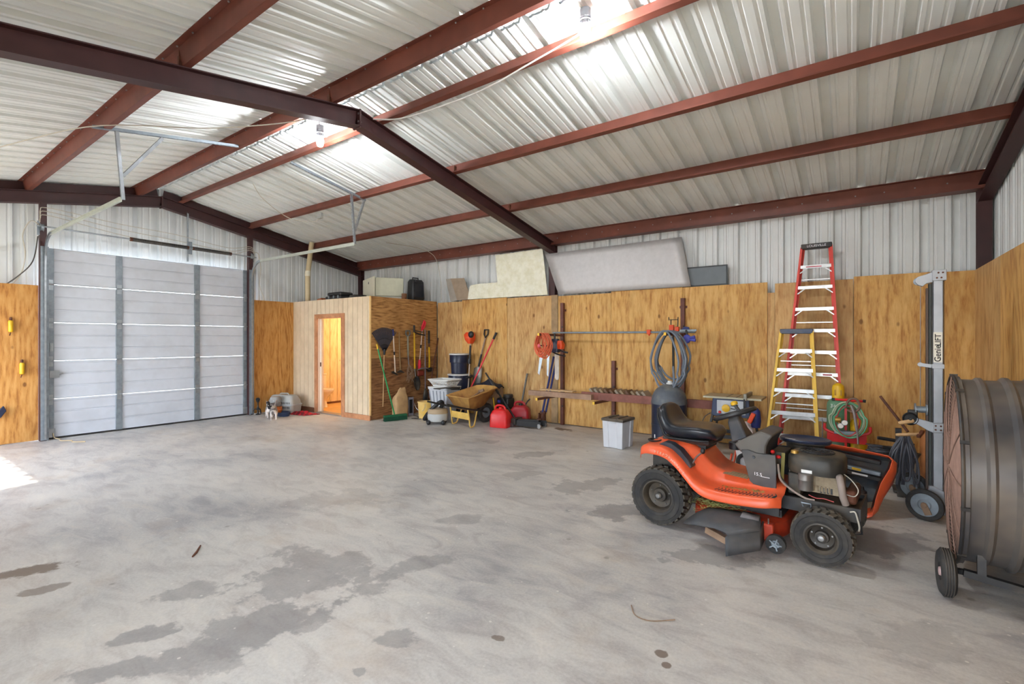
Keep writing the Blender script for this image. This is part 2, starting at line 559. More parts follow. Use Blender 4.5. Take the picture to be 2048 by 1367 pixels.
def wall_sheets(parent, axis, pos, a0, a1, z0, ztop, holes=(), out=1):
    """vertical sheets along axis ('x' or 'y'); ztop(t) gives the top; holes (t0,t1,z) start at z between t0 and t1"""
    t = a0
    while t < a1 - 1e-4:
        w = min(0.915, a1 - t)
        pr = sheet_profile(w)
        cols = []
        for u, h in pr:
            tt = t + u
            zb = z0
            for (h0, h1, hz) in holes:
                if h0 < tt < h1: zb = max(zb, hz)
            p = pos + out * h
            lo = (tt, p, zb) if axis == 'x' else (p, tt, zb)
            hi = (tt, p, ztop(tt)) if axis == 'x' else (p, tt, ztop(tt))
            cols.append((lo, hi))
        vs = [c[0] for c in cols] + [c[1] for c in cols]
        n = len(cols)
        m = MB(); m.add(vs, [(i, i + 1, n + i + 1, n + i) for i in range(n - 1)])
        m.build('wall_panel', M_sheet, parent, fix=False, sharp=20)
        t += 0.915

wb = thing('wall_back', 'long back wall of white ribbed metal above golden plywood', None, (0, D, 0), kind='structure')
wall_sheets(wb, 'x', D - .03, -E - .05, RW + .05, 0, lambda t: roof_z(D) + .02)
wlft = thing('wall_left', 'gable end wall of white ribbed metal around the overhead door', None, (-E, 3.5, 0), kind='structure')
wall_sheets(wlft, 'y', -E + .02, NW - .05, D + .05, 0, lambda t: roof_z(t) + .02, holes=[(1.90, 5.02, 3.02)], out=-1)
wrt = thing('wall_right', 'gable end wall of white ribbed metal behind the drum fan', None, (RW, 3.5, 0), kind='structure')
wall_sheets(wrt, 'y', RW - .01, NW - .05, D + .05, 0, lambda t: roof_z(t) + .02)
wfr = thing('wall_front', 'front wall of white ribbed metal with open overhead doorways', None, (0, NW, 0), kind='structure')
OPEN = [(-10.4, -7.0, 2.8), (-2.6, .9, 2.8)]
def front_wall():
    edges = [-E - .05] + [v for o in OPEN for v in o[:2]] + [RW + .05]
    for i in range(0, len(edges), 2):
        wall_sheets(wfr, 'x', NW, edges[i], edges[i + 1], 0, lambda t: roof_z(NW) + .02, out=-1)
    for (a, b_, z) in OPEN:
        wall_sheets(wfr, 'x', NW, a, b_, z, lambda t: roof_z(NW) + .02, out=-1)
front_wall()
m = MB(); m.add([(-3.4, NW - .02, 3.35), (2.4, NW - .02, 3.35), (2.4, NW - 3.4, 3.05), (-3.4, NW - 3.4, 3.05), (-3.4, NW - .02, 3.39), (2.4, NW - .02, 3.39), (2.4, NW - 3.4, 3.09), (-3.4, NW - 3.4, 3.09)],
                [(0, 1, 2, 3), (7, 6, 5, 4), (0, 4, 5, 1), (1, 5, 6, 2), (2, 6, 7, 3), (3, 7, 4, 0)])
tag(m.build('added_sun_canopy', M_sheet), 'unseen white metal canopy added outside the front doorway to block the sun', kind='structure')  # unseen canopy, added to keep direct sun out of the second doorway
for i, (a, b_, z) in enumerate(OPEN):
    portal('daylight_portal', ((a + b_) / 2, NW - .06, z / 2), b_ - a, z, (PI / 2, 0, 0))

# ---- plywood sheets on the walls, each a board of its own
def ply_x(x0, x1, top, y=7.885, th=0.018, mm=None, par=None, z0=0.012):
    m = MB(); m.box(x0 + .003, x1 - .003, y - th, y, z0, top)
    return m.build('plywood_sheet', mm or M_ply, par or wb, bevel=0.0015)
def ply_y(y0, y1, top, x, th=0.018, mm=None, par=None, z0=0.012):
    m = MB(); m.box(x, x + th, y0 + .003, y1 - .003, z0, top)
    return m.build('plywood_sheet', mm or M_ply, par, bevel=0.0015)
ply_x(-7.68, -6.94, 2.415, mm=M_ply2); ply_x(-6.94, -5.73, 2.44, 7.88, mm=M_ply); ply_x(-5.73, -4.69, 2.425, mm=M_ply2)
ply_x(-4.69, -4.545, 2.43, 7.875, mm=mat('grey_board', (168, 140, 104), .7, 0, .2, 6)); ply_x(-4.545, -3.475, 2.405, mm=M_ply); ply_x(-3.475, -2.24, 2.43, 7.88, mm=M_ply)
ply_x(-2.24, -1.03, 2.425, 7.877, mm=M_ply); ply_x(-.94, -.01, 2.40, mm=M_ply2); ply_x(-.01, .895, 2.43, 7.88, mm=M_ply); ply_x(.895, 1.2, 2.42, 7.883, mm=M_ply)
m = MB(); m.box(-1.03, -.94, 7.872, 7.884, .012, 2.27); m.build('filler_strip', M_ply2, wb)
ply_y(5.03, 6.03, 2.43, -10.45, mm=M_ply3, par=wlft); ply_y(.60, 1.82, 2.44, -10.45, mm=M_ply3, par=wlft); ply_y(-.62, .60, 2.44, -10.452, mm=M_ply3, par=wlft)
for i, y in enumerate((6.64, 5.42, 4.20, 2.98, 1.76, .54, -.68)):
    ply_y(y, y + 1.22, 2.42, 1.17, mm=(M_ply2, M_ply)[i % 2], par=wrt)

# ---- red steel: purlins, eave strut, frames
ang = math.atan(SL)
def purlin(y, label, depth=0.155, side=1):
    s = 1 if y > RY else -1
    n = Vector((0, s * math.sin(ang), math.cos(ang)))      # up, normal to roof
    d = Vector((0, s * math.cos(ang), -math.sin(ang)))     # down the slope
    top = Vector((0, y, roof_z(y) - .002))
    root = thing('purlin', label, 'roof beam', (-4.6, y, roof_z(y) - depth), group='steel purlins under the roof')
    xa, xb = -E + .04, RW - .05
    def slab(name, a0, a1, b0, b1):
        m = MB(); vs = []
        for x in (xa, xb):
            for (a, b) in ((a0, b0), (a1, b0), (a1, b1), (a0, b1)):
                p = top + d * a - n * b; vs.append((x, p.y, p.z))
        m.add(vs, [(0, 1, 2, 3), (7, 6, 5, 4), (0, 4, 5, 1), (1, 5, 6, 2), (2, 6, 7, 3), (3, 7, 4, 0)])
        m.build(name, M_red, root)
    k = -s * side    # flanges reach towards the near side at the bottom
    slab('web', -.003, .003, 0, depth)
    slab('bottom_flange', min(0, k * .06), max(0, k * .06), depth - .004, depth)
    slab('top_flange', min(0, -k * .06), max(0, -k * .06), 0, .004)
    slab('lip', k * .06 - .002, k * .06 + .002, depth - .018, depth)
    m = MB()
    x = -E + .25
    while x < RW - .1:
        p = top - d * (k * .03) - n * .012
        m.lathe([(.008, 0), (.008, .008), (.004, .012)], p.to_tuple() if False else (x, p.y, p.z), -n, 6)
        x += .305
    m.build('screw_tip', M_steel, root, kind='stuff')
    return root
purlin(3.85, 'rust red purlin just beyond the ridge, passing behind the bright hanging bulb')
purlin(5.15, 'rust red purlin halfway up the far roof slope, second below the ridge')
purlin(6.50, 'rust red purlin low on the far roof slope, next above the eave')
purlin(3.10, 'rust red purlin just short of the ridge, ending left of the apex plate', side=-1)
purlin(1.67, 'rust red purlin on the near roof slope carrying the left door track hanger', side=-1)
purlin(0.24, 'rust red purlin lowest on the near roof slope at the left edge', side=-1)
es = thing('eave_strut', 'rust red steel strut along the top of the back wall', 'roof beam', (-4.6, 7.88, 3.4))
m = MB(); m.box(-E + .05, RW - .06, 7.875, 7.881, 3.385, 3.60); m.build('web', M_red, es)
m = MB(); m.box(-E + .05, RW - .06, 7.82, 8.02, 3.382, 3.388); m.build('bottom_flange', M_red, es)
m = MB(); m.add([(-E + .05, 7.84, roof_z(7.84) - .012), (RW - .06, 7.84, roof_z(7.84) - .012), (RW - .06, 8.02, roof_z(8.02) - .012), (-E + .05, 8.02, roof_z(8.02) - .012),
                 (-E + .05, 7.84, roof_z(7.84) - .005), (RW - .06, 7.84, roof_z(7.84) - .005), (RW - .06, 8.02, roof_z(8.02) - .005), (-E + .05, 8.02, roof_z(8.02) - .005)],
                [(0, 1, 2, 3), (7, 6, 5, 4), (0, 4, 5, 1), (1, 5, 6, 2), (2, 6, 7, 3), (3, 7, 4, 0)]); m.build('top_flange', M_red, es)
m = MB(); x = -E + .3
while x < RW - .2:
    m.lathe([(.009, 0), (.009, .006)], (x, 7.875, 3.50), (0, -1, 0), 6); x += .305
m.build('bolt_head', M_steel, es, kind='stuff')
es2 = thing('eave_strut', 'rust red steel strut along the top of the front wall', 'roof beam', (-4.6, NW + .15, 3.4))
m = MB(); m.box(-E + .05, RW - .06, NW + .14, NW + .15, 3.365, 3.59); m.build('web', M_red, es2)

def frame(xc, label, gable=False):
    """portal frame: two I-section rafters, columns, apex plates"""
    fr = thing('roof_frame', label, 'steel frame', (xc, RY, 0))
    dep = .19; fwid = .13
    top_off = .158                       # below the roof sheets, under the purlins
    for s in (1, -1):
        yw = D - .05 if s > 0 else NW + .07
        n = Vector((0, s * math.sin(ang), math.cos(ang)))
        a = Vector((xc, RY, ZR - top_off)); b = Vector((xc, yw, roof_z(yw) - top_off))
        mid = -n * (dep / 2)
        m = MB()
        m.bar(a + mid, b + mid, .008, dep, n)
        m.bar(a - n * .005, b - n * .005, fwid, .010, n)
        m.bar(a - n * (dep - .005), b - n * (dep - .005), fwid, .010, n)
        m.build('rafter', M_maroon_shaded, fr)
        zt = roof_z(yw) - top_off - .02
        m = MB(); y_in = yw - s * .09
        m.box(xc - .004, xc + .004, min(yw, y_in), max(yw, y_in), 0, zt)
        m.box(xc - fwid / 2, xc + fwid / 2, yw - .005, yw + .005, 0, zt)
        m.box(xc - fwid / 2, xc + fwid / 2, y_in - .005, y_in + .005, 0, zt)
        m.build('column', M_maroon_shaded, fr)
        m = MB(); m.box(xc - .10, xc + .10, yw - .12, yw + .06, 0, .015); m.build('base_plate', M_maroon_shaded, fr)
    m = MB(); m.box(xc - fwid / 2, xc + fwid / 2, RY - .012, RY + .012, ZR - top_off - dep - .02, ZR - top_off + .005); m.build('apex_plate', M_maroon_shaded, fr)
    if not gable:
        m = MB()
        for dx in (-.045, .045):
            for dz in (-.05, -.14):
                m.lathe([(.012, -.022), (.012, .022)], (xc + dx, RY, ZR - top_off + dz), (0, 1, 0), 6)
        m.build('bolt', M_steel, fr)
        for y in (5.15, 6.5, 3.1, 1.67):
            s = 1 if y > RY else -1
            m = MB(); z = roof_z(y) - top_off
            m.box(xc + .005, xc + .055, y - s * .012 - .004, y - s * .012 + .004, z, z + .13)
            m.box(xc + .052, xc + .058, y - s * .05, y, z, z + .13)
            m.build('purlin_clip', M_rust, fr)
    return fr
frame(-4.71, 'maroon steel roof frame, darkened as backlit, crossing the middle of the shed')
frame(-10.55, 'dark maroon gable frame above the overhead door', True)
frame(1.265, 'dark red gable frame in the far right corner', True)
for xx, nm in ((-10.60, 'dark rake angle along the roof edge over the overhead door'), (1.33, 'dark rake angle along the roof edge at the right wall')):
    rk = thing('rake_angle', nm, 'roof beam', (xx, RY, 4.3))
    for s in (1, -1):
        yw = D - .1 if s > 0 else NW + .1
        n = Vector((0, s * math.sin(ang), math.cos(ang)))
        a = Vector((xx, RY + s * .06, roof_z(RY + s * .06))); b = Vector((xx, yw, roof_z(yw)))
        m = MB(); m.bar(a - n * .07, b - n * .07, .012, .125, n); m.build('angle_leg', M_maroon_shaded, rk)
jl = MB(); jl.box(-10.44, -10.34, 1.82, 1.90, 0, 3.74); tag(jl.build('door_jamb', M_maroon_shaded, bevel=.003), 'dark red steel jamb at the left of the overhead door', 'door jamb')
jl = MB(); jl.box(-10.44, -10.34, 5.0, 5.08, 0, 3.78); tag(jl.build('door_jamb', M_maroon_shaded, bevel=.003), 'dark red steel jamb at the right of the overhead door', 'door jamb')

# ---- overhead door
M_doorw = mat('door_skin', (208, 214, 224), 0.4, 0, 0.03, 5, dirt=(176, 178, 182), dirt_amt=.3)
gd = thing('door_1', 'white ribbed overhead door of five sections with grey stiles', None, (-10.42, 3.46, 0), kind='structure')
DY0, DY1 = 1.92, 5.0
SZ = [(0.02, .64), (.64, 1.25), (1.25, 1.86), (1.86, 2.47), (2.47, 3.05)]
for i, (z0, z1) in enumerate(SZ):
    h = z1 - z0
    # outer skin with pressed ribs: profile (z, depth) extruded along y
    pr = [(0, .0), (0, .020), (.014, .020), (.018, .014)]
    for f in (1 / 3, 2 / 3):
        pr += [(h * f - .013, .014), (h * f - .010, .0), (h * f + .010, .0), (h * f + .013, .014)]
    pr += [(h - .042, .014), (h - .036, .024), (h - .018, .026), (h - .004, .012), (h - .004, 0)]
    m = MB(); vs = []
    for y in (DY0, DY1):
        for z, dx in pr: vs.append((-10.46 + dx, y, z0 + z))
    n = len(pr)
    m.add(vs, [(k, k + 1, n + k + 1, n + k) for k in range(n - 1)] + [tuple(range(n))[::-1], tuple(n + k for k in range(n))])
    sec = m.build('door_section', M_doorw, gd)
    for (a, b_) in ((1.925, 1.998), (2.79, 2.88), (4.005, 4.10), (4.92, 4.995)):
        m = MB(); m.box(-10.448, -10.424, a, b_, z0 + .005, z1 - .008)
        st = m.build('stile', M_galvd, sec, bevel=.003)
        st.parent = sec; st.matrix_parent_inverse = Matrix()
        sec_loc = sec.matrix_parent_inverse
        if i < 4:
            m = MB()
            m.box(-10.424, -10.417, a + .012, b_ - .012, z1 - .09, z1 + .07)
            m.lathe([(.012, -(b_ - a) * .45), (.012, (b_ - a) * .45)], (-10.414, (a + b_) / 2, z1 - .002), (0, 1, 0), 10)
            hg = m.build('hinge', M_galv, sec)
    for y in (1.90, 5.02):
        m = MB(); m.lathe([(.024, -.012), (.024, .012)], (-10.40, y, z1 - .03), (0, 1, 0), 12); m.build('roller', M_white, sec)
m = MB(); m.box(-10.42, -10.408, 1.945, 1.985, 1.40, 1.53); m.box(-10.408, -10.400, 1.955, 1.975, 1.42, 1.51); m.build('lift_handle', M_galv, gd)
m = MB(); m.box(-10.42, -10.404, 1.94, 2.06, .98, 1.09); m.bar((-10.40, 2.05, 1.05), (-10.40, 2.10, 1.05), .02, .02); m.build('slide_lock', M_galv, gd)
m = MB(); m.box(-10.42, -10.408, 1.925, 2.01, .03, .17); m.box(-10.42, -10.408, 4.91, 4.995, .03, .17); m.build('bottom_bracket', M_galv, gd)
m = MB(); m.box(-10.462, -10.44, DY0, DY1, .0, .03); m.build('bottom_seal', M_rubber, gd)
for y, nm in ((1.93, 'left'), (4.97, 'right')):
    pass

def track(y, lab, side):
    t = thing('door_track', lab, 'door track', (-10.35, y, 0), group='overhead door tracks')
    def rail(name, pts, mm):
        P = [Vector(p) for p in pts]; m = MB()
        for off, w, h in ((0, .05, .006), (-.024, .006, .022), (.024, .006, .022)):
            # channel as flat bars following the path
            for i in range(len(P) - 1):
                d_ = (P[i + 1] - P[i]).normalized(); up = Vector((0, 1, 0))
                sd = d_.cross(up)
                m.bar(P[i] + sd * off + Vector((0, side * (.011 if off else 0), 0)), P[i + 1] + sd * off + Vector((0, side * (.011 if off else 0), 0)), w, h, up)
        m.build(name, mm, t)
    rail('vertical_rail', [(-10.325, y, .03), (-10.325, y, 2.85)], M_galv)
    rail('curved_rail', [(-10.325 + .36 - .36 * math.cos(a), y, 2.85 + .36 * math.sin(a)) for a in [k * PI / 20 for k in range(11)]], M_galv)
    rail('horizontal_rail', [(-9.965, y, 3.21), (-6.85, y, 3.20)], mat('pale_galvanised', (196, 202, 192), .4, .35, .08, 8))
    m = MB(); m.box(-10.338, -10.328, min(y - side * .035, y + side * .06), max(y - side * .035, y + side * .06), .01, 3.05); m.build('wall_angle', M_galvd, t)
    return t
track(1.885, 'galvanised door track curving up beside the left jamb', -1)
track(5.035, 'galvanised door track curving up beside the right jamb', 1)

def perforated(m, p, q, w=.032):
    """slotted angle: two strips with row of slots between"""
    p = Vector(p); q = Vector(q); L = (q - p).length; d_ = (q - p).normalized()
    up = Vector((0, 0, 1)) if abs(d_.z) < .8 else Vector((0, 1, 0))
    sd = d_.cross(up).normalized(); u = sd.cross(d_)
    for off in (-.011, .011):
        m.bar(p + sd * off, q + sd * off, .010, .003, u)
    m.bar(p + sd * .016 + u * .016, q + sd * .016 + u * .016, .003, .032, u)
    k = int(L / .05)
    for i in range(k + 1):
        c = p + d_ * (L * i / max(k, 1)); m.bar(c - d_ * .008, c + d_ * .008, .014, .003, u)
def hanger(y, lab, xa, ya, xb, yb, drops):
    h = thing('track_hanger', lab, 'hanger bracket', (-6.85, y, 3.21), group='slotted steel track hangers')
    m = MB(); za = roof_z(ya) - .165; zb = roof_z(yb) - .165
    perforated(m, (xa, ya, za), (xb, yb, zb)); m.build('crossbar', M_galvd, h)
    for (t0, p1) in drops:
        p0 = (xa + (xb - xa) * t0, ya + (yb - ya) * t0, za + (zb - za) * t0)
        m = MB(); perforated(m, p0, p1); m.build('strut', M_galv, h)
    return h
hanger(1.885, 'slotted steel hanger with two struts holding the left track end', -6.75, 1.60, -6.75, 3.12, [(.13, (-6.86, 1.885, 3.20)), (.42, (-6.86, 1.885, 3.48))])
hanger(5.035, 'slotted steel hanger holding the right track end below the purlin', -6.75, 3.85, -6.75, 5.18, [(.78, (-6.86, 5.035, 3.20)), (.97, (-6.86, 5.035, 3.42))])

ts = thing('torsion_shaft', 'steel torsion shaft with two dark springs over the door', 'door spring', (-10.33, 3.46, 3.33))
m = MB(); m.lathe([(.0135, 0), (.0135, 3.36)], (-10.33, 1.78, 3.36), (0, 1, -.012), 10); m.build('shaft', M_galv, ts)
for (a, b_) in ((2.98, 3.86), (3.94, 4.62)):
    m = MB(); pts = []
    za = 3.36 - .012 * (a - 1.78); zb = 3.36 - .012 * (b_ - 1.78)
    nturn = int((b_ - a) / .016)
    for i in range(nturn * 8 + 1):
        t = i / (nturn * 8); an = 2 * PI * i / 8
        pts.append((-10.33 + .030 * math.cos(an), a + (b_ - a) * t, za + (zb - za) * t + .030 * math.sin(an)))
    m.tube(pts, .0075, 4); m.build('spring', M_blackd, ts)
    for yy in (a, b_):
        m = MB(); m.lathe([(.034, -.02), (.034, .02)], (-10.33, yy, 3.36 - .012 * (yy - 1.78)), (0, 1, 0), 12); m.build('spring_cone', M_rust, ts)
m = MB(); m.box(-10.37, -10.355, 3.86, 3.94, 3.22, 3.46); m.lathe([(.035, -.03), (.035, .03)], (-10.33, 3.90, 3.335), (0, 1, 0), 12); m.build('centre_bracket', M_galvd, ts)
for yy in (1.84, 5.05):
    m = MB(); m.lathe([(.06, -.02), (.048, -.014), (.048, .014), (.06, .02)], (-10.33, yy, 3.34), (0, 1, 0), 18); m.build('cable_drum', M_galv, ts)
    m = MB(); m.box(-10.37, -10.35, yy - .05, yy + .05, 3.22, 3.44); m.build('end_bracket', M_galvd, ts)
m = MB(); perforated(m, (-10.37, 3.86, 3.08), (-10.37, 3.86, 4.0)); tag(m.build('slotted_angle', M_galv), 'upright slotted steel angle above the middle of the overhead door', 'bracket')

def wire(name, lab, pts, r, mm, cat='wire', n=6, group=None, seg=6):
    m = MB(); m.tube(smooth_path(pts, seg), r, n)
    return tag(m.build(name, mm), lab, cat, group)
M_wire = mat('pale_wire', (192, 186, 172), .5, 0, .08, 10)
M_wired = mat('dark_wire', (70, 66, 60), .5, 0, .1, 10)
for i, (dz, sag, lab) in enumerate(((.10, .06, 'upper of the pale electric cables above the overhead door'), (.04, .09, 'middle pale electric cable above the overhead door'), (-.02, .12, 'lowest pale electric cable above the overhead door'))):
    z0 = 3.55 + dz; z1 = 3.45 + dz * .6
    wire('electric_cable', lab, [(-10.39, 1.86, z0 - .25), (-10.33, 1.82, z0 - .05), (-10.34, 1.95, z0 + .01), (-10.37, 2.8, z0 - sag), (-10.38, 3.7, z0 - sag * 1.6), (-10.37, 4.6, z1 - sag), (-10.34, 5.04, z1 + .02), (-10.36, 5.12, z1 - .2)], .006, M_wire, group='cables over the overhead door')
wire('electric_cable', 'pale cable looping down from the left jamb behind plywood', [(-10.36, 1.84, 3.35), (-10.33, 1.72, 3.42), (-10.34, 1.63, 3.2), (-10.36, 1.66, 2.9), (-10.4, 1.62, 2.6), (-10.47, 1.5, 2.40)], .008, M_wire)
wire('electric_cable', 'dark cable running down to the plywood left of the door', [(-10.36, 1.80, 3.2), (-10.35, 1.74, 2.8), (-10.4, 1.58, 2.55), (-10.48, 1.42, 2.38)], .008, M_wired)
wire('electric_cable', 'pale cable hanging in a loop right of the door', [(-10.36, 5.08, 3.42), (-10.3, 5.17, 3.4), (-10.32, 5.23, 3.1), (-10.35, 5.22, 2.75), (-10.42, 5.34, 2.5), (-10.48, 5.38, 2.38)], .008, M_wire)
wire('electric_cable', 'thin pale wire slung across the near roof slope', [(-10.4, 1.0, 3.96), (-9.2, .7, 3.72), (-7.6, 1.2, 3.82), (-6.6, 1.64, 3.895), (-5.9, 2.4, 3.96), (-5.1, 2.9, 4.0), (-4.78, 3.04, 4.06)], .006, M_wire)
wire('electric_cable', 'thin pale wire drooping from the purlin to the junction box', [(-7.9, 3.88, 4.10), (-8.2, 4.2, 3.98), (-8.3, 4.7, 3.78), (-8.1, 5.02, 3.74), (-7.95, 5.10, 3.80)], .006, M_wire)
m = MB(); m.box(-8.02, -7.90, 5.085, 5.135, 3.80, 3.90); jb = tag(m.build('junction_box', mat('box_grey', (168, 170, 166), .5, .2), bevel=.004), 'small grey junction box on the underside of a purlin', 'junction box')
wire('electric_cable', 'pale cable bending down the back wall above the toilet cabin', [(-8.4, 7.0, 3.72), (-7.9, 7.4, 3.62), (-7.65, 7.62, 3.50), (-7.55, 7.72, 3.30), (-7.52, 7.80, 2.9), (-7.53, 7.84, 2.46)], .006, M_wire)

# ---- bathroom cabin
BX, BY, BH = -7.70, 6.03, 2.44
M_siding = mat('tan_siding', (226, 206, 176), .6, 0, .05, 6, dirt=(196, 172, 140), dirt_amt=.35)
M_trim = mat('pink_pine_trim', (206, 146, 104), .6, 0, .16, 8, dirt=(150, 90, 58), dirt_amt=.5)
M_inner = plywood('warm_inner_panel', (242, 218, 172), (238, 210, 160), (222, 186, 132), .05)
wc = thing('wall_cabin', 'small toilet cabin walled in tan grooved siding and brown plywood', None, (BX - 1.4, BY, 0), kind='structure')
OX0, OX1, OZ = -9.47, -8.62, 2.04
m = MB(); m.box(-10.50, BX - .02, BY + .016, BY + .02, .02, BH - .02)
m = MB()
m.box(-10.50, OX0 - .02, BY + .012, BY + .02, .0, BH - .02); m.box(OX1 + .02, BX - .02, BY + .012, BY + .02, .0, BH - .02); m.box(OX0 - .02, OX1 + .02, BY + .012, BY + .02, OZ + .02, BH - .02)
m.build('siding_backing', mat('groove_shadow_wood', (96, 80, 58), .8), wc)
x = -10.47
while x < BX - .01:
    w = min(.158, BX - x)
    z0 = .10
    spans = [(x, x + w, z0)]
    if x + w > OX0 and x < OX1: spans = [(x, x + w, OZ + .02)]
    if x < OX0 - .02 < x + w: spans = [(x, OX0 - .02, z0), (OX0 - .02, x + w, OZ + .02)]
    if x < OX1 + .02 < x + w: spans = [(x, OX1 + .02, OZ + .02), (OX1 + .02, x + w, z0)]
    for (a, b_, zz) in spans:
        m = MB(); m.box(a + .005, b_ - .005, BY, BY + .013, zz, BH); m.build('siding_board', M_siding, wc, bevel=.002)
    x += .158
m = MB(); m.box(-10.45, OX0 - .10, BY - .018, BY - .001, .0, .10); m.build('skirting_board', mat('dark_skirting', (116, 74, 52), .6, 0, .15), wc, bevel=.003)
m = MB(); m.box(OX1 + .10, BX + .004, BY - .018, BY - .001, .0, .10); m.build('skirting_board', M_trim, wc, bevel=.003)
m = MB(); m.box(OX0 - .105, OX0, BY - .022, BY - .001, 0, OZ); m.build('door_casing', M_trim, wc, bevel=.003)
m = MB(); m.box(OX1, OX1 + .105, BY - .022, BY - .001, 0, OZ); m.build('door_casing', M_trim, wc, bevel=.003)
m = MB(); m.box(OX0 - .105, OX1 + .105, BY - .022, BY - .001, OZ, OZ + .09); m.build('door_casing', M_trim, wc, bevel=.003)
M_jambw = mat('pale_jamb', (236, 214, 196), .5, 0, .04)
m = MB(); m.box(OX0 - .02, OX0, BY, BY + .14, 0, OZ); m.build('jamb_lining', M_jambw, wc)
m = MB(); m.box(OX1, OX1 + .02, BY, BY + .14, 0, OZ); m.build('jamb_lining', M_jambw, wc)
m = MB(); m.box(OX0 - .02, OX1 + .02, BY, BY + .14, OZ, OZ + .02); m.build('jamb_lining', M_jambw, wc)
m = MB(); m.box(OX0 - .02, OX1 + .02, BY - .03, BY + .14, .0, .025); m.build('threshold', mat('threshold_metal', (170, 160, 150), .4, .5), wc, bevel=.004)
# side of weathered plywood: two boards, lower one darker
m = MB(); m.box(BX - .018, BX, BY + .02, 7.865, 1.215, BH); m.build('plywood_sheet', M_plyh, wc, bevel=.0015)
m = MB(); m.box(BX - .020, BX - .002, BY + .02, 7.865, .012, 1.21); m.build('plywood_sheet', plywood('plywood_dark', (166, 122, 82), (142, 100, 66), (98, 64, 42), .55, axis='X', grain=2.2), wc, bevel=.0015)
m = MB(); m.box(BX - .03, BX + .004, BY - .006, BY + .02, .10, BH); m.build('corner_board', mat('corner_pine', (226, 186, 124), .6, 0, .1), wc, bevel=.002)
m = MB(); m.box(-10.50, BX - .02, BY + .02, 7.865, BH - .04, BH - .012); m.build('cabin_roof', M_ply2, wc)
m = MB(); m.box(-10.505, -10.49, BY + .14, 7.86, 0.02, BH - .05)
m.build('inner_panel', M_inner, wc)
for y in (6.40, 6.80, 7.0, 7.2, 7.4):
    m = MB(); m.box(-10.489, -10.487, y, y + .008, .05, BH - .06); m.build('panel_groove', mat('groove_brown', (150, 104, 56), .7), wc)
m = MB(); m.box(-10.49, BX - .03, 7.845, 7.86, 0.02, BH - .05); m.build('inner_panel', M_inner, wc)
m = MB(); m.box(-10.49, OX0 - .021, BY + .125, BY + .139, 0.02, BH - .05); m.box(OX1 + .021, BX - .03, BY + .125, BY + .139, 0.02, BH - .05); m.box(OX0 - .021, OX1 + .021, BY + .125, BY + .139, OZ + .021, BH - .05); m.build('inner_lining', M_inner, wc)
m = MB(); m.box(BX - .05, BX - .022, BY + .02, 7.86, 0.01, BH - .05); m.build('inner_panel', M_inner, wc)
m = MB(); m.box(-10.49, -10.475, BY + .15, 7.835, 0.0, .06); m.build('inner_skirting', mat('skirting_brown', (120, 70, 40), .6), wc)
m = MB(); m.box(-10.49, BX - .03, BY + .14, 7.84, 0.0, .012); m.build('cabin_floor', mat('warm_vinyl_floor', (222, 176, 110), .5, 0, .12, 5), wc)
# pocket door edge showing at the left of the doorway
pd = thing('door_2', 'white sliding door pushed into its pocket with dark latch', None, (-9.8, BY + .07, 0), kind='structure')
m = MB(); m.box(-10.2, OX0 + .055, BY + .050, BY + .085, .03, OZ - .01); m.build('door_slab', mat('door_cream', (240, 226, 206), .5, 0, .03), pd, bevel=.002)
m = MB(); m.box(OX0 + .012, OX0 + .05, BY + .043, BY + .049, 1.0, 1.09); m.build('latch', M_rust, pd)
# toilet
tl = thing('toilet', 'white ceramic toilet inside the lit cabin', 'toilet', (-10.1, 6.55, 0.012))
M_cer = mat('ceramic', (240, 226, 204), .15, 0, .02)
ty = 6.56
def oval(cx, cy, rx, ry, z, n=20):
    return [(cx + rx * math.cos(2 * PI * k / n), cy + ry * math.sin(2 * PI * k / n), z) for k in range(n)]
m = MB(); m.loft([oval(-10.13, ty, .15, .11, .013), oval(-10.13, ty, .14, .10, .05), oval(-10.12, ty, .11, .08, .16), oval(-10.09, ty, .14, .11, .26), oval(-10.04, ty, .22, .17, .36), oval(-10.03, ty, .24, .185, .40), oval(-10.03, ty, .24, .185, .405)]); m.build('bowl', M_cer, tl)
m = MB(); m.loft([oval(-10.03, ty, .245, .19, .406), oval(-10.03, ty, .25, .195, .42), oval(-10.03, ty, .245, .19, .445), oval(-10.03, ty, .20, .15, .452)]); m.build('seat_lid', M_cer, tl)
m = MB(); m.box(-10.465, -10.29, ty - .21, ty + .21, .40, .74); m.build('cistern', M_cer, tl, bevel=.02)
m = MB(); m.box(-10.47, -10.28, ty - .22, ty + .22, .742, .775); m.build('cistern_lid', M_cer, tl, bevel=.008)
m = MB(); m.box(-10.29, -10.278, ty - .18, ty - .10, .68, .70); m.build('flush_lever', M_galv, tl)
# warm lamp in the cabin
def emit(name, col, strength):
    mm, nt, b = nodes_of(name)
    b.inputs['Base Color'].default_value = (0.8, 0.8, 0.8, 1)
    b.inputs['Emission Color'].default_value = col
    b.inputs['Emission Strength'].default_value = strength
    return mm
cl = thing('cabin_lamp', 'warm globe lamp on the cabin wall inside', 'lamp', (-9.3, 7.80, 2.05))
m = MB(); m.lathe([(.06, 0), (.06, .02), (.03, .04)], (-9.3, 7.845, 2.0), (0, -1, 0), 16); m.build('wall_plate', M_galv, cl)
m = MB(); m.ball((-9.3, 7.74, 2.0), .06); m.build('globe', emit('warm_glow', (1.0, .80, .50, 1), 480.0), cl)

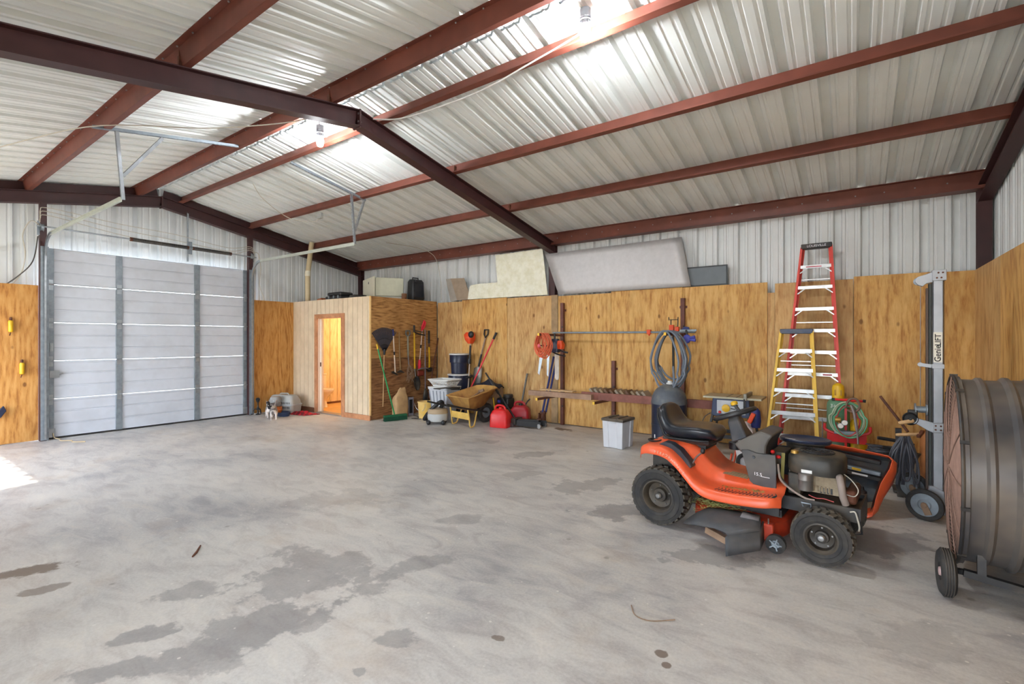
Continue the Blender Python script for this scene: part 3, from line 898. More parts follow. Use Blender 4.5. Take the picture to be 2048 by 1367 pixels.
# ---- hanging bulbs
M_bulb = emit('led_glow', (0.93, 0.96, 1.0, 1), BULB_POWER)
M_fin = mat('lamp_heatsink', (120, 122, 126), .45, .5, .1)
def bulb(x, y, z, lab, ztop):
    t = thing('hanging_bulb', lab, 'light bulb', (x, y, z))
    m = MB(); m.tube(smooth_path([(x - .06, y + .02, ztop), (x - .03, y + .01, (ztop + z) / 2 + .06), (x, y, z + .20)], 5), .006, 6); m.build('cord', M_wired, t)
    m = MB(); m.lathe([(.02, .20), (.045, .19), (.045, .12), (.04, .115)], (x, y, z), n=16); m.build('socket', M_fin, t)
    m = MB()
    for k in range(16):
        a = 2 * PI * k / 16; c, s_ = math.cos(a), math.sin(a)
        m.bar((x + c * .038, y + s_ * .038, z + .055), (x + c * .042, y + s_ * .042, z + .125), .004, .012, (c, s_, 0))
    m.lathe([(.034, .05), (.038, .12)], (x, y, z), n=16); m.build('heatsink', M_fin, t)
    m = MB(); m.lathe([(.010, -.075), (.030, -.066), (.040, -.04), (.042, .0), (.036, .05)], (x, y, z), n=18); m.build('globe', M_bulb, t)
    m = MB(); ring = [(x + .052 * math.cos(2 * PI * k / 16), y + .052 * math.sin(2 * PI * k / 16), z + .09) for k in range(16)]; m.tube(ring, .004, 6, closed=True)
    m.tube([(x + .05, y, z + .09), (x + .11, y + .01, z + .06), (x + .13, y + .01, z + .02)], .005, 6); m.build('plug_tail', M_wire, t)
    return t
bulb(-1.83, 3.62, 4.16, 'glowing finned bulb hanging under the ridge, nearer the camera', 4.44)
bulb(-5.45, 3.5, 4.08, 'glaring bulb hanging beyond the middle roof frame', 4.42)
wire('electric_cable', 'white cable drooping along the purlin to the nearer bulb', [(-4.62, 3.66, 4.19), (-4.2, 3.70, 4.10), (-3.6, 3.73, 4.08), (-3.0, 3.75, 4.10), (-2.4, 3.72, 4.16), (-1.95, 3.68, 4.20), (-1.83, 3.64, 4.22)], .008, mat('white_cable', (222, 222, 220), .45))
wire('electric_cable', 'short pale cable feeding the bulb beyond the middle frame', [(-4.8, 3.5, 4.2), (-5.1, 3.42, 4.22), (-5.4, 3.5, 4.27)], .007, M_wire)

# ================================================================== RIDING MOWER (local axes: x forward, y to the far side)
M_oran = mat('mower_orange', (236, 96, 54), .34, 0, .06, 9, dirt=(180, 100, 68), dirt_amt=.3)
M_deck = mat('deck_red_orange', (190, 58, 28), .5, 0, .14, 9, dirt=(96, 44, 26), dirt_amt=.6)
M_dash = mat('dusty_black_plastic', (42, 46, 56), .45, 0, .2, 5, dirt=(124, 116, 104), dirt_amt=.5)
M_vinyl = mat('black_vinyl', (26, 32, 42), .28, 0, .15, 6, dirt=(90, 78, 62), dirt_amt=.25)
M_engine = mat('oily_black_engine', (52, 50, 46), .5, .1, .25, 9, dirt=(118, 100, 76), dirt_amt=.6)
M_cast = mat('dusty_cast_metal', (158, 142, 118), .65, .2, .2, 14, dirt=(92, 76, 54), dirt_amt=.7)
M_rim = mat('dark_rim', (60, 55, 50), .5, .3, .2, 9, dirt=(104, 92, 74), dirt_amt=.6)
M_hose = mat('rubber_hose', (150, 136, 128), .6, 0, .12, 9)
M_grass = mat('dry_grass', (142, 140, 82), .9, 0, .35, 30)

M_lug = mat('dusty_tread', (74, 70, 64), .8, 0, .25, 14, dirt=(120, 106, 86), dirt_amt=.6)
M_rh0 = mat('faded_red_wire', (176, 84, 84), .5)
def turf_tyre(m, c, R, w, rin, nl):
    """tyre about the y axis with shoulder lugs and a chevron tread"""
    cx, cy, cz = c
    prof = [(rin, -w * .42), (rin + .012, -w * .47), (rin + .022, -w * .50), (rin + .026, -w * .485), (R * .80, -w * .5), (R * .815, -w * .485), (R * .83, -w * .50), (R * .93, -w * .46), (R - .022, -w * .36), (R - .020, 0), (R - .022, w * .36), (R * .93, w * .46), (R * .83, w * .50), (R * .815, w * .485), (R * .80, w * .5), (rin + .026, w * .485), (rin + .022, w * .50), (rin + .012, w * .47), (rin, w * .42)]
    m.lathe(prof, c, (0, 1, 0), 40, loop=True)
    m.cur = 1
    for k in range(nl):
        a = 2 * PI * k / nl
        for s in (-1, 1):
            ao = a + (.5 if s > 0 else 0) * 2 * PI / nl
            da = 2 * PI / nl * .62
            for (y0, y1, sk) in ((.08, .44, .25),):
                vs = []
                for yy, rr in ((s * w * y0, R), (s * w * y1, R - .008)):
                    for aa in (ao + sk * (abs(yy) / w), ao + da + sk * (abs(yy) / w)):
                        for r2 in (R - .03, rr):
                            vs.append((cx + r2 * math.cos(aa), cy + yy, cz + r2 * math.sin(aa)))
                m.add(vs, [(0, 1, 3, 2), (4, 6, 7, 5), (0, 4, 5, 1), (2, 3, 7, 6), (1, 5, 7, 3), (0, 2, 6, 4)])
def mower_wheel(root, name, c, R, w, rr, nl, side, label):
    m = MB(); turf_tyre(m, c, R, w, rr, nl)
    t = m.build(name, [M_rubber, M_lug], root, label=label)
    s = side
    m = MB()
    m.lathe([(rr + .004, s * w * .43), (rr - .008, s * w * .44), (rr - .022, s * w * .36), (rr - .030, s * w * .12), (rr * .45, s * w * .06), (rr * .40, s * w * .20), (rr * .2, s * w * .22), (.001, s * w * .22)], c, (0, 1, 0), 32, cap=False)
    r = m.build('rim', M_rim, t)
    m = MB(); m.lathe([(.030, s * w * .20), (.028, s * w * .34), (.018, s * w * .40), (.004, s * w * .41)], c, (0, 1, 0), 16); m.build('hub_cap', M_steel, t)
    m = MB()
    for k in range(5):
        a = 2 * PI * k / 5 + .3
        m.lathe([(.007, s * w * .06), (.006, s * w * .12)], (c[0] + rr * .62 * math.cos(a), c[1], c[2] + rr * .62 * math.sin(a)), (0, 1, 0), 8)
    m.build('lug_nut', M_steel, t, kind='stuff')
    for ch in t.children: ch.matrix_parent_inverse = Matrix()
    return t

mw = thing('riding_mower', 'orange and black riding lawn mower with its engine uncovered', 'lawn mower', (-1.334, 4.536, 0), -0.10, local=True)
mower_wheel(mw, 'rear_wheel', (0, -.37, .248), .248, .20, .135, 26, -1, 'large dusty rear tyre on the near side')
mower_wheel(mw, 'rear_wheel', (0, .37, .248), .248, .20, .135, 26, 1, 'large rear tyre on the far side')
mower_wheel(mw, 'front_wheel', (1.19, -.36, .198), .198, .155, .105, 24, -1, 'knobby front tyre on the near side')
mower_wheel(mw, 'front_wheel', (1.19, .36, .198), .198, .155, .105, 24, 1, 'front tyre on the far side')

def lerp_tab(tab, x):
    if x <= tab[0][0]: return tab[0][1]
    for (a, va), (b, vb) in zip(tab, tab[1:]):
        if x <= b:
            t = (x - a) / (b - a); t = t * t * (3 - 2 * t) * .5 + t * .5
            return va + (vb - va) * t
    return tab[-1][1]
OUT = [(-.21, .585), (-.195, .635), (-.12, .668), (.0, .672), (.08, .655), (.15, .605), (.22, .535), (.29, .455), (.36, .405), (.44, .388), (.6, .388), (.8, .402), (.90, .418), (.93, .405)]
MID = [(-.21, .585), (-.195, .645), (-.12, .690), (.0, .700), (.15, .690), (.26, .650), (.31, .58), (.37, .52), (.44, .488), (.55, .472), (.75, .462), (.93, .455)]
WID = [(-.21, .33), (-.18, .39), (-.05, .435), (.1, .45), (.8, .45), (.88, .43), (.93, .36)]
m = MB(); xs = [-.21, -.20, -.19, -.17, -.14, -.10, -.05, 0, .05, .09, .13, .17, .21, .25, .29, .33, .37, .41, .46, .52, .6, .68, .76, .82, .86, .89, .915, .93]
sec = [(-1.0, -.075), (-1.0, -.05), (-.985, -.018), (-.95, -.004), (-.88, 0), (-.7, 0), (-.52, 0), (-.42, 0), (-.36, 0), (-.2, 0), (0, 0)]
sec = sec + [(-u, d) for u, d in sec[-2::-1]]
rings = []
for x in xs:
    w = lerp_tab(WID, x); zo = lerp_tab(OUT, x); zm = lerp_tab(MID, x); ring = []
    for u, dz in sec:
        y = u * w; b = max(0, min(1, (.25 - abs(y)) / .07)); b = b * b * (3 - 2 * b)
        ring.append((x, y, zo * (1 - b) + zm * b + dz))
    rings.append(ring)
m.loft(rings, closed=False, caps=False)
fb = m.build('fender_body', M_oran, mw, sharp=60, fix=False)
md = fb.modifiers.new('thick', 'SOLIDIFY'); md.thickness = .006; md.offset = -1
md = fb.modifiers.new('smooth', 'SUBSURF'); md.levels = 1; md.render_levels = 1
# foot pads with tread bars, warning label, cup holder
for s in (-1, 1):
    m = MB(); x = .46
    while x < .88:
        z0 = lerp_tab(OUT, x); z1 = lerp_tab(OUT, x + .022)
        m.add([(x, s * .30, z0 + .001), (x + .026, s * .30, z1 + .001), (x + .026, s * .415, z1 + .001), (x, s * .415, z0 + .001)], [(0, 1, 2, 3)])
        m.bar((x + .004, s * .31, z0 + .004), (x + .022, s * .36, z1 + .004), .006, .007); m.bar((x + .004, s * .41, z0 + .004), (x + .022, s * .36, z1 + .004), .006, .007)
        x += .026
    m.build('foot_pad', M_dash, mw)
m = MB(); m.add([(.47, -.235, .487), (.66, -.235, .474), (.66, -.10, .474), (.47, -.10, .487)], [(0, 1, 2, 3)])
mm, nt, b = nodes_of('faded_label')
v = coords(nt, (9, 22, 1), rand=False)
ck = nt.nodes.new('ShaderNodeTexBrick'); ck.inputs['Scale'].default_value = 1.2
ck.inputs['Color1'].default_value = lin((150, 146, 118)); ck.inputs['Color2'].default_value = lin((84, 88, 74)); ck.inputs['Mortar'].default_value = lin((196, 150, 110)); ck.inputs['Mortar Size'].default_value = .04
nt.links.new(v, ck.inputs['Vector']); nt.links.new(ck.outputs[0], b.inputs['Base Color'])
m.build('warning_label', mm, mw, fix=False)
m = MB(); m.lathe([(.055, 0), (.062, .012), (.058, .018), (.046, .016), (.042, .002), (.01, .002)], (-.12, -.24, .672), n=24); m.build('cup_holder', M_black, mw)
m = MB(); m.prism([(-.03, .676), (.02, .705), (.08, .698), (.16, .655), (.235, .575), (.262, .53), (.25, .512), (.215, .535), (.14, .60), (.06, .655), (-.02, .668)], (0, -.365, 0), (1, 0, 0), (0, 0, 1), (0, .10, 0)); m.build('lever_quadrant', M_dash, mw, bevel=.006)
m = MB(); m.tube(smooth_path([(.245, -.31, .54), (.28, -.315, .60), (.335, -.33, .655)], 5), .008, 8); m.build('lift_lever', M_steel, mw)
m = MB(); m.ball((.342, -.332, .668), .020, .018, .026); m.build('lever_knob', M_black, mw)
# seat: cushion sweeping up into a bucket back
path = [(.365, .722, .10, .012), (.36, .745, .17, .030), (.33, .762, .205, .045), (.25, .766, .222, .052), (.15, .760, .228, .054), (.06, .756, .228, .056), (-.01, .772, .224, .060), (-.055, .815, .216, .056), (-.082, .870, .205, .050), (-.098, .925, .190, .044), (-.102, .965, .165, .036), (-.096, .990, .12, .022), (-.09, .998, .05, .008)]
m = MB(); rings = []
for i, (x, z, hw, th) in enumerate(path):
    p0 = path[max(i - 1, 0)]; p1 = path[min(i + 1, len(path) - 1)]
    tx, tz = p1[0] - p0[0], p1[1] - p0[1]; L = math.hypot(tx, tz); nx, nz = tz / L * -1, tx / L
    if i >= 0: nx, nz = -tz / L, tx / L
    nx, nz = -nx, -nz   # towards the sitter
    ring = []
    for k in range(20):
        a = 2 * PI * k / 20
        ca, sa = math.cos(a), math.sin(a)
        u = math.copysign(abs(ca) ** .55, ca) * hw; t = math.copysign(abs(sa) ** .7, sa) * th
        dish = .034 * (u / .22) ** 2 * (1 if sa > -.2 else .4)
        ring.append((x + nx * (t + dish), u, z + nz * (t + dish)))
    rings.append(ring)
m.loft(rings); m.build('seat', M_vinyl, mw, sharp=70)
m = MB(); m.tube([(.33, -.19, .718), (.33, .19, .718), (.30, .205, .716), (0, .215, .712), (-.05, .205, .74), (-.115, .19, .88), (-.13, .15, .95), (-.13, -.15, .95), (-.115, -.19, .88), (-.05, -.205, .74), (0, -.215, .712), (.30, -.205, .716)], .012, 6, closed=True); m.build('seat_piping', M_black, mw)
m = MB(); m.loft([[(.34, -.17, .675), (.34, .17, .675), (-.06, .18, .675), (-.06, -.18, .675)], [(.345, -.19, .70), (.345, .19, .70), (-.07, .20, .70), (-.07, -.20, .70)], [(.34, -.19, .722), (.34, .19, .722), (-.06, .2, .722), (-.06, -.2, .722)]]); m.build('seat_pan', M_blackd, mw, bevel=.012)
m = MB()
for y in (-.10, .10):
    m.lathe([(.032, .668), (.032, .70)], (.02, y, 0), n=12)
m.box(.18, .30, -.14, .14, .64, .68); m.build('seat_bracket', M_black, mw)
m = MB(); m.lathe([(.05, .6), (.052, .66), (.045, .668), (.02, .675)], (.40, .33, -.02), n=18); m.build('fuel_cap', M_black, mw)
# transaxle plate under fender, rear axle
m = MB(); m.box(-.13, .10, -.26, .26, .34, .60); m.box(-.06, .06, -.30, .30, .20, .30); m.lathe([(.022, -.3), (.022, .3)], (0, 0, .248), (0, 1, 0), 12); m.build('rear_chassis', M_blackd, mw, bevel=.004)
# dash tower and steering
m = MB(); m.loft([[(.50, -.10, .72), (.62, -.10, .78), (.62, .10, .78), (.50, .10, .72)], [(.475, -.07, .80), (.585, -.07, .84), (.585, .07, .84), (.475, .07, .80)], [(.455, -.06, .88), (.55, -.06, .915), (.55, .06, .915), (.455, .06, .88)], [(.455, -.045, .925), (.53, -.045, .945), (.53, .045, .945), (.455, .045, .925)]]); m.build('steering_column', M_dash, mw, bevel=.012)
nv = Vector((-.35, 0, .937)); sc_ = Vector((.495, 0, .955))
ua = Vector((.937, 0, .35)); ub = Vector((0, 1, 0))
m = MB(); m.tube([sc_ + ua * (.165 * math.cos(2 * PI * k / 36)) + ub * (.165 * math.sin(2 * PI * k / 36)) for k in range(36)], .019, 10, closed=True); sw = m.build('steering_wheel', M_black, mw)
m = MB()
for k in range(3):
    a = PI / 2 + 2 * PI * k / 3 + .5
    m.bar(sc_ - nv * .012, sc_ + ua * (.155 * math.cos(a)) + ub * (.155 * math.sin(a)), .045, .010, nv)
m.build('spoke', M_black, sw).matrix_parent_inverse = Matrix()
m = MB(); m.lathe([(.05, -.03), (.055, -.01), (.045, .006), (.02, .010)], sc_, nv, 18); m.build('wheel_hub', M_dash, sw).matrix_parent_inverse = Matrix()
m = MB(); m.bar(sc_ + ua * .08 + ub * -.10, sc_ + ua * .08 + ub * -.10 + nv * .07 + ua * -.02, .022, .022)
m.build('spinner_post', M_black, sw).matrix_parent_inverse = Matrix()
m = MB(); m.lathe([(.010, 0), (.026, .004), (.028, .024), (.018, .034), (.004, .037)], sc_ + ua * .06 + ub * -.10 + nv * .07, nv, 16); m.build('spinner_knob', M_yellow, sw).matrix_parent_inverse = Matrix()
# upper dash with arched opening and lower side panels
up = [(.55, .735), (.60, .775), (.74, .862), (.815, .850), (.835, .835), (.81, .80), (.79, .75), (.785, .70), (.79, .665), (.60, .675)]
m = MB()
m.prism(up, (0, -.20, 0), (1, 0, 0), (0, 0, 1), (0, .40, 0)); m.build('dash_cowl', M_dash, mw, bevel=.012)
lo_ = [(.61, .70), (.66, .708), (.72, .69), (.86, .695), (.866, .60), (.866, .432), (.83, .425), (.70, .44), (.675, .46)]
for s in (-1, 1):
    m = MB(); m.prism(lo_, (0, s * .215 - .008, 0), (1, 0, 0), (0, 0, 1), (0, .016, 0)); m.build('side_panel', M_dash, mw, bevel=.004)
m = MB(); m.prism([(.62, .69), (.78, .69), (.80, .60), (.80, .44), (.70, .45)], (0, -.205, 0), (1, 0, 0), (0, 0, 1), (0, .41, 0)); m.build('firewall', M_black, mw)
m = MB(); m.lathe([(.013, 0), (.011, .006)], (.705, -.224, .655), (0, -1, 0), 12); m.build('panel_screw', M_dash, mw)
def text(name, body, size, mat_, parent, mtx, ext=.0008, space=1.0, label=None, bold=0.0):
    cu = bpy.data.curves.new(name, 'FONT'); cu.body = body; cu.size = size; cu.extrude = ext; cu.offset = bold; cu.align_x = 'CENTER'; cu.align_y = 'CENTER'; cu.space_character = space
    ob = bpy.data.objects.new('tmp_text', cu); C.objects.link(ob)
    dg = bpy.context.evaluated_depsgraph_get(); me = bpy.data.meshes.new_from_object(ob.evaluated_get(dg))
    bpy.data.objects.remove(ob); bpy.data.curves.remove(cu)
    me.transform(mtx); me.materials.clear(); me.materials.append(mat_)
    o = bpy.data.objects.new(name, me); C.objects.link(o)
    if parent is not None:
        o.parent = parent
        if not parent.get('_local'): o.matrix_parent_inverse = Matrix.Translation(wloc(parent)).inverted()
    if label: o['label'] = label
    return o
def face(o, u, v):
    u = Vector(u).normalized(); v = Vector(v).normalized(); w = u.cross(v)
    return Matrix(((u.x, v.x, w.x, o[0]), (u.y, v.y, w.y, o[1]), (u.z, v.z, w.z, o[2]), (0, 0, 0, 1)))
M_letter = mat('white_lettering', (232, 232, 236), .5, 0, .03)
text('badge_lettering', '15.5', .036, M_letter, mw, face((.735, -.2238, .525), (1, 0, -.04), (0, 0, 1)), label='white number 15.5 on the side panel')
m = MB(); m.bar((.758, -.2236, .512), (.82, -.2236, .510), .004, .001, (0, -1, 0)); m.build('badge_underline', M_letter, mw)
word = 'PERFORMANCE'
M_pale = mat('faded_lettering', (244, 186, 160), .5, 0, .06)
pts_w = [(-.03 + .024 * i) for i in range(len(word))]
for i, ch in enumerate(word):
    x = -.02 + .0245 * i
    z0 = lerp_tab(OUT, x - .01); z1 = lerp_tab(OUT, x + .01)
    sl = Vector((.02, 0, z1 - z0)).normalized()
    text('fender_letter', ch, .030, M_pale, mw, face((x, -.4535, lerp_tab(OUT, x) - .045), sl, (-sl.z, 0, sl.x)), ext=.003)
# frame rails, front axle, bumper bracket
for s in (-1, 1):
    m = MB(); m.box(.30, 1.40, s * .22 - .004, s * .22 + .004, .30, .395); m.box(.30, 1.40, min(s * .22, s * .19), max(s * .22, s * .19), .391, .397); m.box(.30, 1.40, min(s * .22, s * .19), max(s * .22, s * .19), .298, .304); m.build('frame_rail', M_blackd, mw)
m = MB(); m.box(1.39, 1.40, -.23, .23, .26, .40); m.box(.85, 1.38, -.215, .215, .35, .36); m.build('front_plate', M_blackd, mw)
m = MB(); m.bar((1.19, -.30, .20), (1.19, .30, .20), .06, .06); m.bar((1.19, 0, .2), (1.19, 0, .32), .08, .08, (1, 0, 0)); m.bar((1.19, -.28, .14), (1.19, -.28, .30), .03, .03, (1, 0, 0)); m.bar((1.19, .28, .14), (1.19, .28, .30), .03, .03, (1, 0, 0)); m.build('front_axle', M_blackd, mw)
m = MB(); m.tube([(1.33, -.235, .31), (1.35, -.245, .22), (1.41, -.245, .235), (1.40, -.235, .32)], .008, 6); m.build('hook_bracket', M_black, mw)
m = MB(); m.tube(smooth_path([(1.34, -.23, .37), (1.37, -.25, .38), (1.385, -.25, .33), (1.395, -.25, .28), (1.39, -.24, .25)], 4), .006, 6); m.build('loose_wire', M_wire, mw)
m = MB(); m.tube([(1.05, -.23, .345), (1.04, -.24, .375), (1.10, -.24, .375), (1.10, -.23, .33)], .006, 6); m.build('clip', M_galvd, mw)
# engine
def rrect(x0, x1, y0, y1, z, r=.05, n=5):
    out = []
    for (cx, cy, a0) in ((x1 - r, y1 - r, 0), (x0 + r, y1 - r, PI / 2), (x0 + r, y0 + r, PI), (x1 - r, y0 + r, 1.5 * PI)):
        for k in range(n + 1):
            a = a0 + PI / 2 * k / n; out.append((cx + r * math.cos(a), cy + r * math.sin(a), z))
    return out
m = MB(); m.loft([rrect(.925, 1.285, -.19, .19, .575, .12), rrect(.92, 1.29, -.195, .195, .60, .12), rrect(.92, 1.29, -.195, .195, .685, .12), rrect(.935, 1.275, -.18, .18, .71, .11), rrect(.96, 1.25, -.155, .155, .718, .10)]); m.build('blower_housing', M_engine, mw, sharp=50)
m = MB()
for r_ in (.03, .06, .09, .115):
    m.tube([(1.10 + r_ * math.cos(2 * PI * k / 28), .02 + r_ * math.sin(2 * PI * k / 28), .722) for k in range(28)], .004, 6, closed=True)
for k in range(12):
    a = 2 * PI * k / 12; m.bar((1.10 + .02 * math.cos(a), .02 + .02 * math.sin(a), .722), (1.10 + .115 * math.cos(a), .02 + .115 * math.sin(a), .722), .004, .004)
m.build('blower_screen', M_black, mw)
m = MB(); m.lathe([(.028, .715), (.026, .735), (.012, .74)], (.975, -.13, 0), n=12); m.build('oil_cap', mat('brass', (168, 132, 66), .4, .6), mw)
m = MB(); m.box(1.03, 1.10, -.1965, -.1945, .588, .612); m.build('engine_label', M_white, mw)
m = MB(); m.box(1.02, 1.27, -.14, .16, .44, .58)
for k in range(5): m.box(1.10 + .012 * k * 2, 1.11 + .012 * k * 2, -.152, -.14, .455, .495)
m.box(1.115, 1.265, -.146, -.14, .50, .575); m.build('engine_block', M_cast, mw, bevel=.006)
m = MB()
for k in range(4): m.box(1.145 + .022 * k, 1.157 + .022 * k, -.150, -.139, .447, .487)
m.build('cooling_slot', M_black, mw)
m = MB(); m.lathe([(.045, .455), (.05, .46), (.05, .53), (.052, .535), (.05, .54), (.05, .578), (.04, .585)], (1.055, -.175, 0), n=20); m.build('starter_motor', mat('starter_grey', (116, 112, 108), .4, .5, .15), mw)
m = MB(); m.box(.93, 1.02, -.14, .14, .40, .56); m.build('carburettor', M_engine, mw, bevel=.008)
m = MB(); m.tube(smooth_path([(1.265, -.14, .585), (1.275, -.19, .575), (1.285, -.205, .53), (1.295, -.205, .46), (1.31, -.19, .405)], 5), .024, 12); m.build('exhaust_pipe', M_hose, mw)
m = MB(); m.box(1.30, 1.37, -.16, .14, .40, .50); m.build('muffler', M_rust, mw, bevel=.02)
for i, (pp, r_, mt) in enumerate((([(.87, -.18, .62), (.88, -.20, .56), (.90, -.205, .50), (.98, -.21, .44), (1.06, -.215, .405), (1.12, -.21, .40)], .008, M_hose), ([(.87, -.15, .60), (.89, -.19, .53), (.95, -.20, .46), (1.03, -.21, .415)], .006, M_black), ([(1.08, -.2, .43), (1.13, -.215, .42), (1.18, -.215, .425), (1.24, -.215, .415)], .0035, M_rh0), ([(1.29, -.1, .60), (1.34, -.16, .58), (1.38, -.17, .52), (1.36, -.17, .47), (1.31, -.16, .47)], .0035, M_wire))):
    m = MB(); m.tube(smooth_path(pp, 5), r_, 6); m.build('engine_cable', mt, mw)
m = MB(); m.bar((.885, -.12, .48), (.895, -.12, .70), .024, .010, (0, 1, 0)); m.build('dipstick_tube', mat('olive_tube', (120, 112, 44), .5), mw)
m = MB(); m.ball((.82, -.13, .70), .016, .016, .016); m.ball((.865, -.15, .67), .018, .018, .014); m.build('terminal_boot', M_redp, mw)
m = MB(); m.box(.80, .90, -.10, .14, .60, .70); m.build('battery', M_engine, mw, bevel=.006)
# air filter drum behind the blower
m = MB(); m.lathe([(.135, .62), (.14, .715), (.18, .73), (.185, .745), (.175, .75), (.10, .74), (.01, .74)], (.97, .30, 0), n=32, sy=.8); m.build('air_filter_housing', M_engine, mw)
m = MB(); m.lathe([(.188, .742), (.192, .756), (.182, .764), (.15, .748), (.05, .744)], (.97, .30, 0), n=32, sy=.8); m.build('filter_lid', M_navy, mw)
m = MB(); m.add([(.84, .185, .764), (.92, .165, .764), (.925, .185, .764), (.85, .205, .764)], [(0, 1, 2, 3)]); m.build('lid_sticker', M_white, mw)
m = MB(); m.bar((1.0, .30, .40), (1.0, .30, .66), .12, .12, (1, 0, 0)); m.build('filter_stand', M_engine, mw)
# mowing deck
def deckring(z, g):
    out = []
    for k in range(32):
        a = 2 * PI * k / 32; out.append((.60 + (.36 + g) * math.copysign(abs(math.cos(a)) ** .7, math.cos(a)), -.04 + (.44 + g) * math.copysign(abs(math.sin(a)) ** .7, math.sin(a)), z))
    return out
m = MB(); m.loft([deckring(.105, .0), deckring(.12, .006), deckring(.215, .0), deckring(.235, -.03), deckring(.240, -.07), deckring(.245, -.2)]); m.build('mower_deck', M_deck, mw, sharp=50)
m = MB(); m.lathe([(.13, .25), (.13, .27), (.11, .275), (.11, .29), (.13, .295), (.13, .31), (.02, .315)], (.60, -.16, 0), n=28); m.build('deck_pulley', M_blackd, mw)
m = MB(); m.box(.52, .92, -.30, .20, .245, .30); m.bar((.88, -.33, .26), (.88, -.33, .38), .02, .06, (1, 0, 0)); m.build('deck_bracket', M_blackd, mw)
m = MB(); m.tube([(.865, -.455, .12), (.865, -.455, .27)], .005, 6); m.build('deck_rod', M_steel, mw)
m = MB(); m.box(.80, .90, -.47, -.40, .105, .23); m.build('deck_skirt', M_deck, mw, bevel=.01)
# discharge chute: drooping top and side
top_c = [[(.42, -.42, .235), (.52, -.42, .25), (.64, -.42, .258), (.76, -.42, .262), (.80, -.42, .255)],
         [(.36, -.50, .205), (.50, -.52, .235), (.64, -.53, .245), (.78, -.53, .25), (.83, -.52, .24)],
         [(.30, -.57, .150), (.44, -.62, .195), (.60, -.645, .218), (.78, -.63, .222), (.84, -.60, .21)],
         [(.285, -.60, .125), (.40, -.655, .160), (.56, -.70, .188), (.64, -.72, .185), (.66, -.72, .17)]]
m = MB(); m.loft(top_c, closed=False, caps=False)
side = [[(.835, -.46, .245), (.84, -.60, .215), (.66, -.72, .175), (.645, -.73, .155)], [(.84, -.46, .17), (.845, -.60, .13), (.665, -.73, .085), (.65, -.74, .075)], [(.84, -.46, .10), (.845, -.60, .075), (.67, -.735, .03), (.655, -.745, .025)]]
m.loft(side, closed=False, caps=False)
ch = m.build('discharge_chute', mat('weathered_black_plastic', (66, 68, 72), .7, 0, .15, 12, dirt=(96, 88, 80), dirt_amt=.4), mw, fix=False)
md = ch.modifiers.new('thick', 'SOLIDIFY'); md.thickness = .008
m = MB(); m.add([(.68, -.42, .268), (.80, -.42, .266), (.815, -.52, .256), (.69, -.53, .258)], [(0, 1, 2, 3)]); cf = m.build('chute_flap', mat('grey_flap', (104, 102, 104), .7, 0, .15), mw, fix=False)
md = cf.modifiers.new('thick', 'SOLIDIFY'); md.thickness = .006
m = MB(); m.bar((.44, -.52, .10), (.66, -.60, .07), .04, .05); m.build('baffle_board', M_woodg, mw)
for (gx, gy) in ((.925, -.50), (.925, .42)):
    m = MB(); m.lathe([(.03, -.025), (.05, -.026), (.066, -.02), (.066, .02), (.05, .026), (.03, .025)], (gx, gy, .115), (0, 1, 0), 22, loop=True); gw = m.build('gauge_wheel', M_rubber, mw)
    m = MB(); m.lathe([(.046, -.024), (.040, -.010), (.014, -.008), (.012, -.026), (.001, -.028)], (gx, gy, .115), (0, 1, 0), 18, cap=False)
    for k in range(5):
        a = 2 * PI * k / 5; m.bar((gx, gy - .028, .115), (gx + .044 * math.cos(a), gy - .028, .115 + .044 * math.sin(a)), .008, .006, (0, 1, 0))
    m.build('wheel_disc', M_galvd, gw).matrix_parent_inverse = Matrix()
    m = MB(); m.bar((gx, gy + .03 * (1 if gy < 0 else -1), .115), (gx - .05, gy + .05 * (1 if gy < 0 else -1), .20), .02, .012); m.build('wheel_bracket', M_deck, mw)
# grass clippings lying on deck and foot pads
m = MB(); rnd = random.Random(4)
for i in range(900):
    if i < 680:
        x = rnd.gauss(.45, .09); y = rnd.gauss(-.34, .07); z = .243 + rnd.random() * .03 - max(0, -.40 - y) * .8
        if z < .15: continue
    else:
        x = rnd.uniform(.48, .80); y = rnd.uniform(-.315, -.27); z = lerp_tab(OUT, x) + .004 + rnd.random() * .008
    a = rnd.random() * PI; l = rnd.uniform(.008, .022)
    p = Vector((x, y, z)); d_ = Vector((math.cos(a), math.sin(a), rnd.uniform(-.3, .5))) * l
    m.add([p - d_, p + d_, p + d_ * .4 + Vector((0, 0, .004))], [(0, 1, 2)])
m.build('grass_clippings', M_grass, mw, kind='stuff', fix=False)

# ---- detached hood standing open behind the mower
hd = thing('mower_hood', 'orange mower hood set down open behind the mower, dark inside', 'mower hood', (.05, 5.5, 0))
front_r = [(-.42, 5.42, .03), (-.15, 5.33, .012), (.08, 5.28, .012), (.125, 5.29, .04), (.150, 5.32, .18), (.19, 5.38, .32), (.255, 5.45, .44), (.275, 5.50, .505), (.25, 5.56, .53), (.0, 5.62, .555), (-.25, 5.66, .57), (-.42, 5.66, .56)]
back_r = [(-.42, 5.55, .05), (-.15, 5.48, .05), (.10, 5.44, .06), (.165, 5.45, .09), (.22, 5.52, .18), (.285, 5.60, .28), (.31, 5.68, .36), (.31, 5.75, .42), (.27, 5.78, .45), (.0, 5.80, .47), (-.25, 5.80, .48), (-.42, 5.78, .48)]
m = MB(); m.loft([front_r, [tuple((Vector(a) * .45 + Vector(b) * .55) + Vector((.02 if a[0] > 0 else 0, 0, -.0))) for a, b in zip(front_r, back_r)], back_r], closed=False, caps=False)
hs = m.build('hood_shell', M_oran, hd, fix=False, sharp=60)
md = hs.modifiers.new('thick', 'SOLIDIFY'); md.thickness = .006
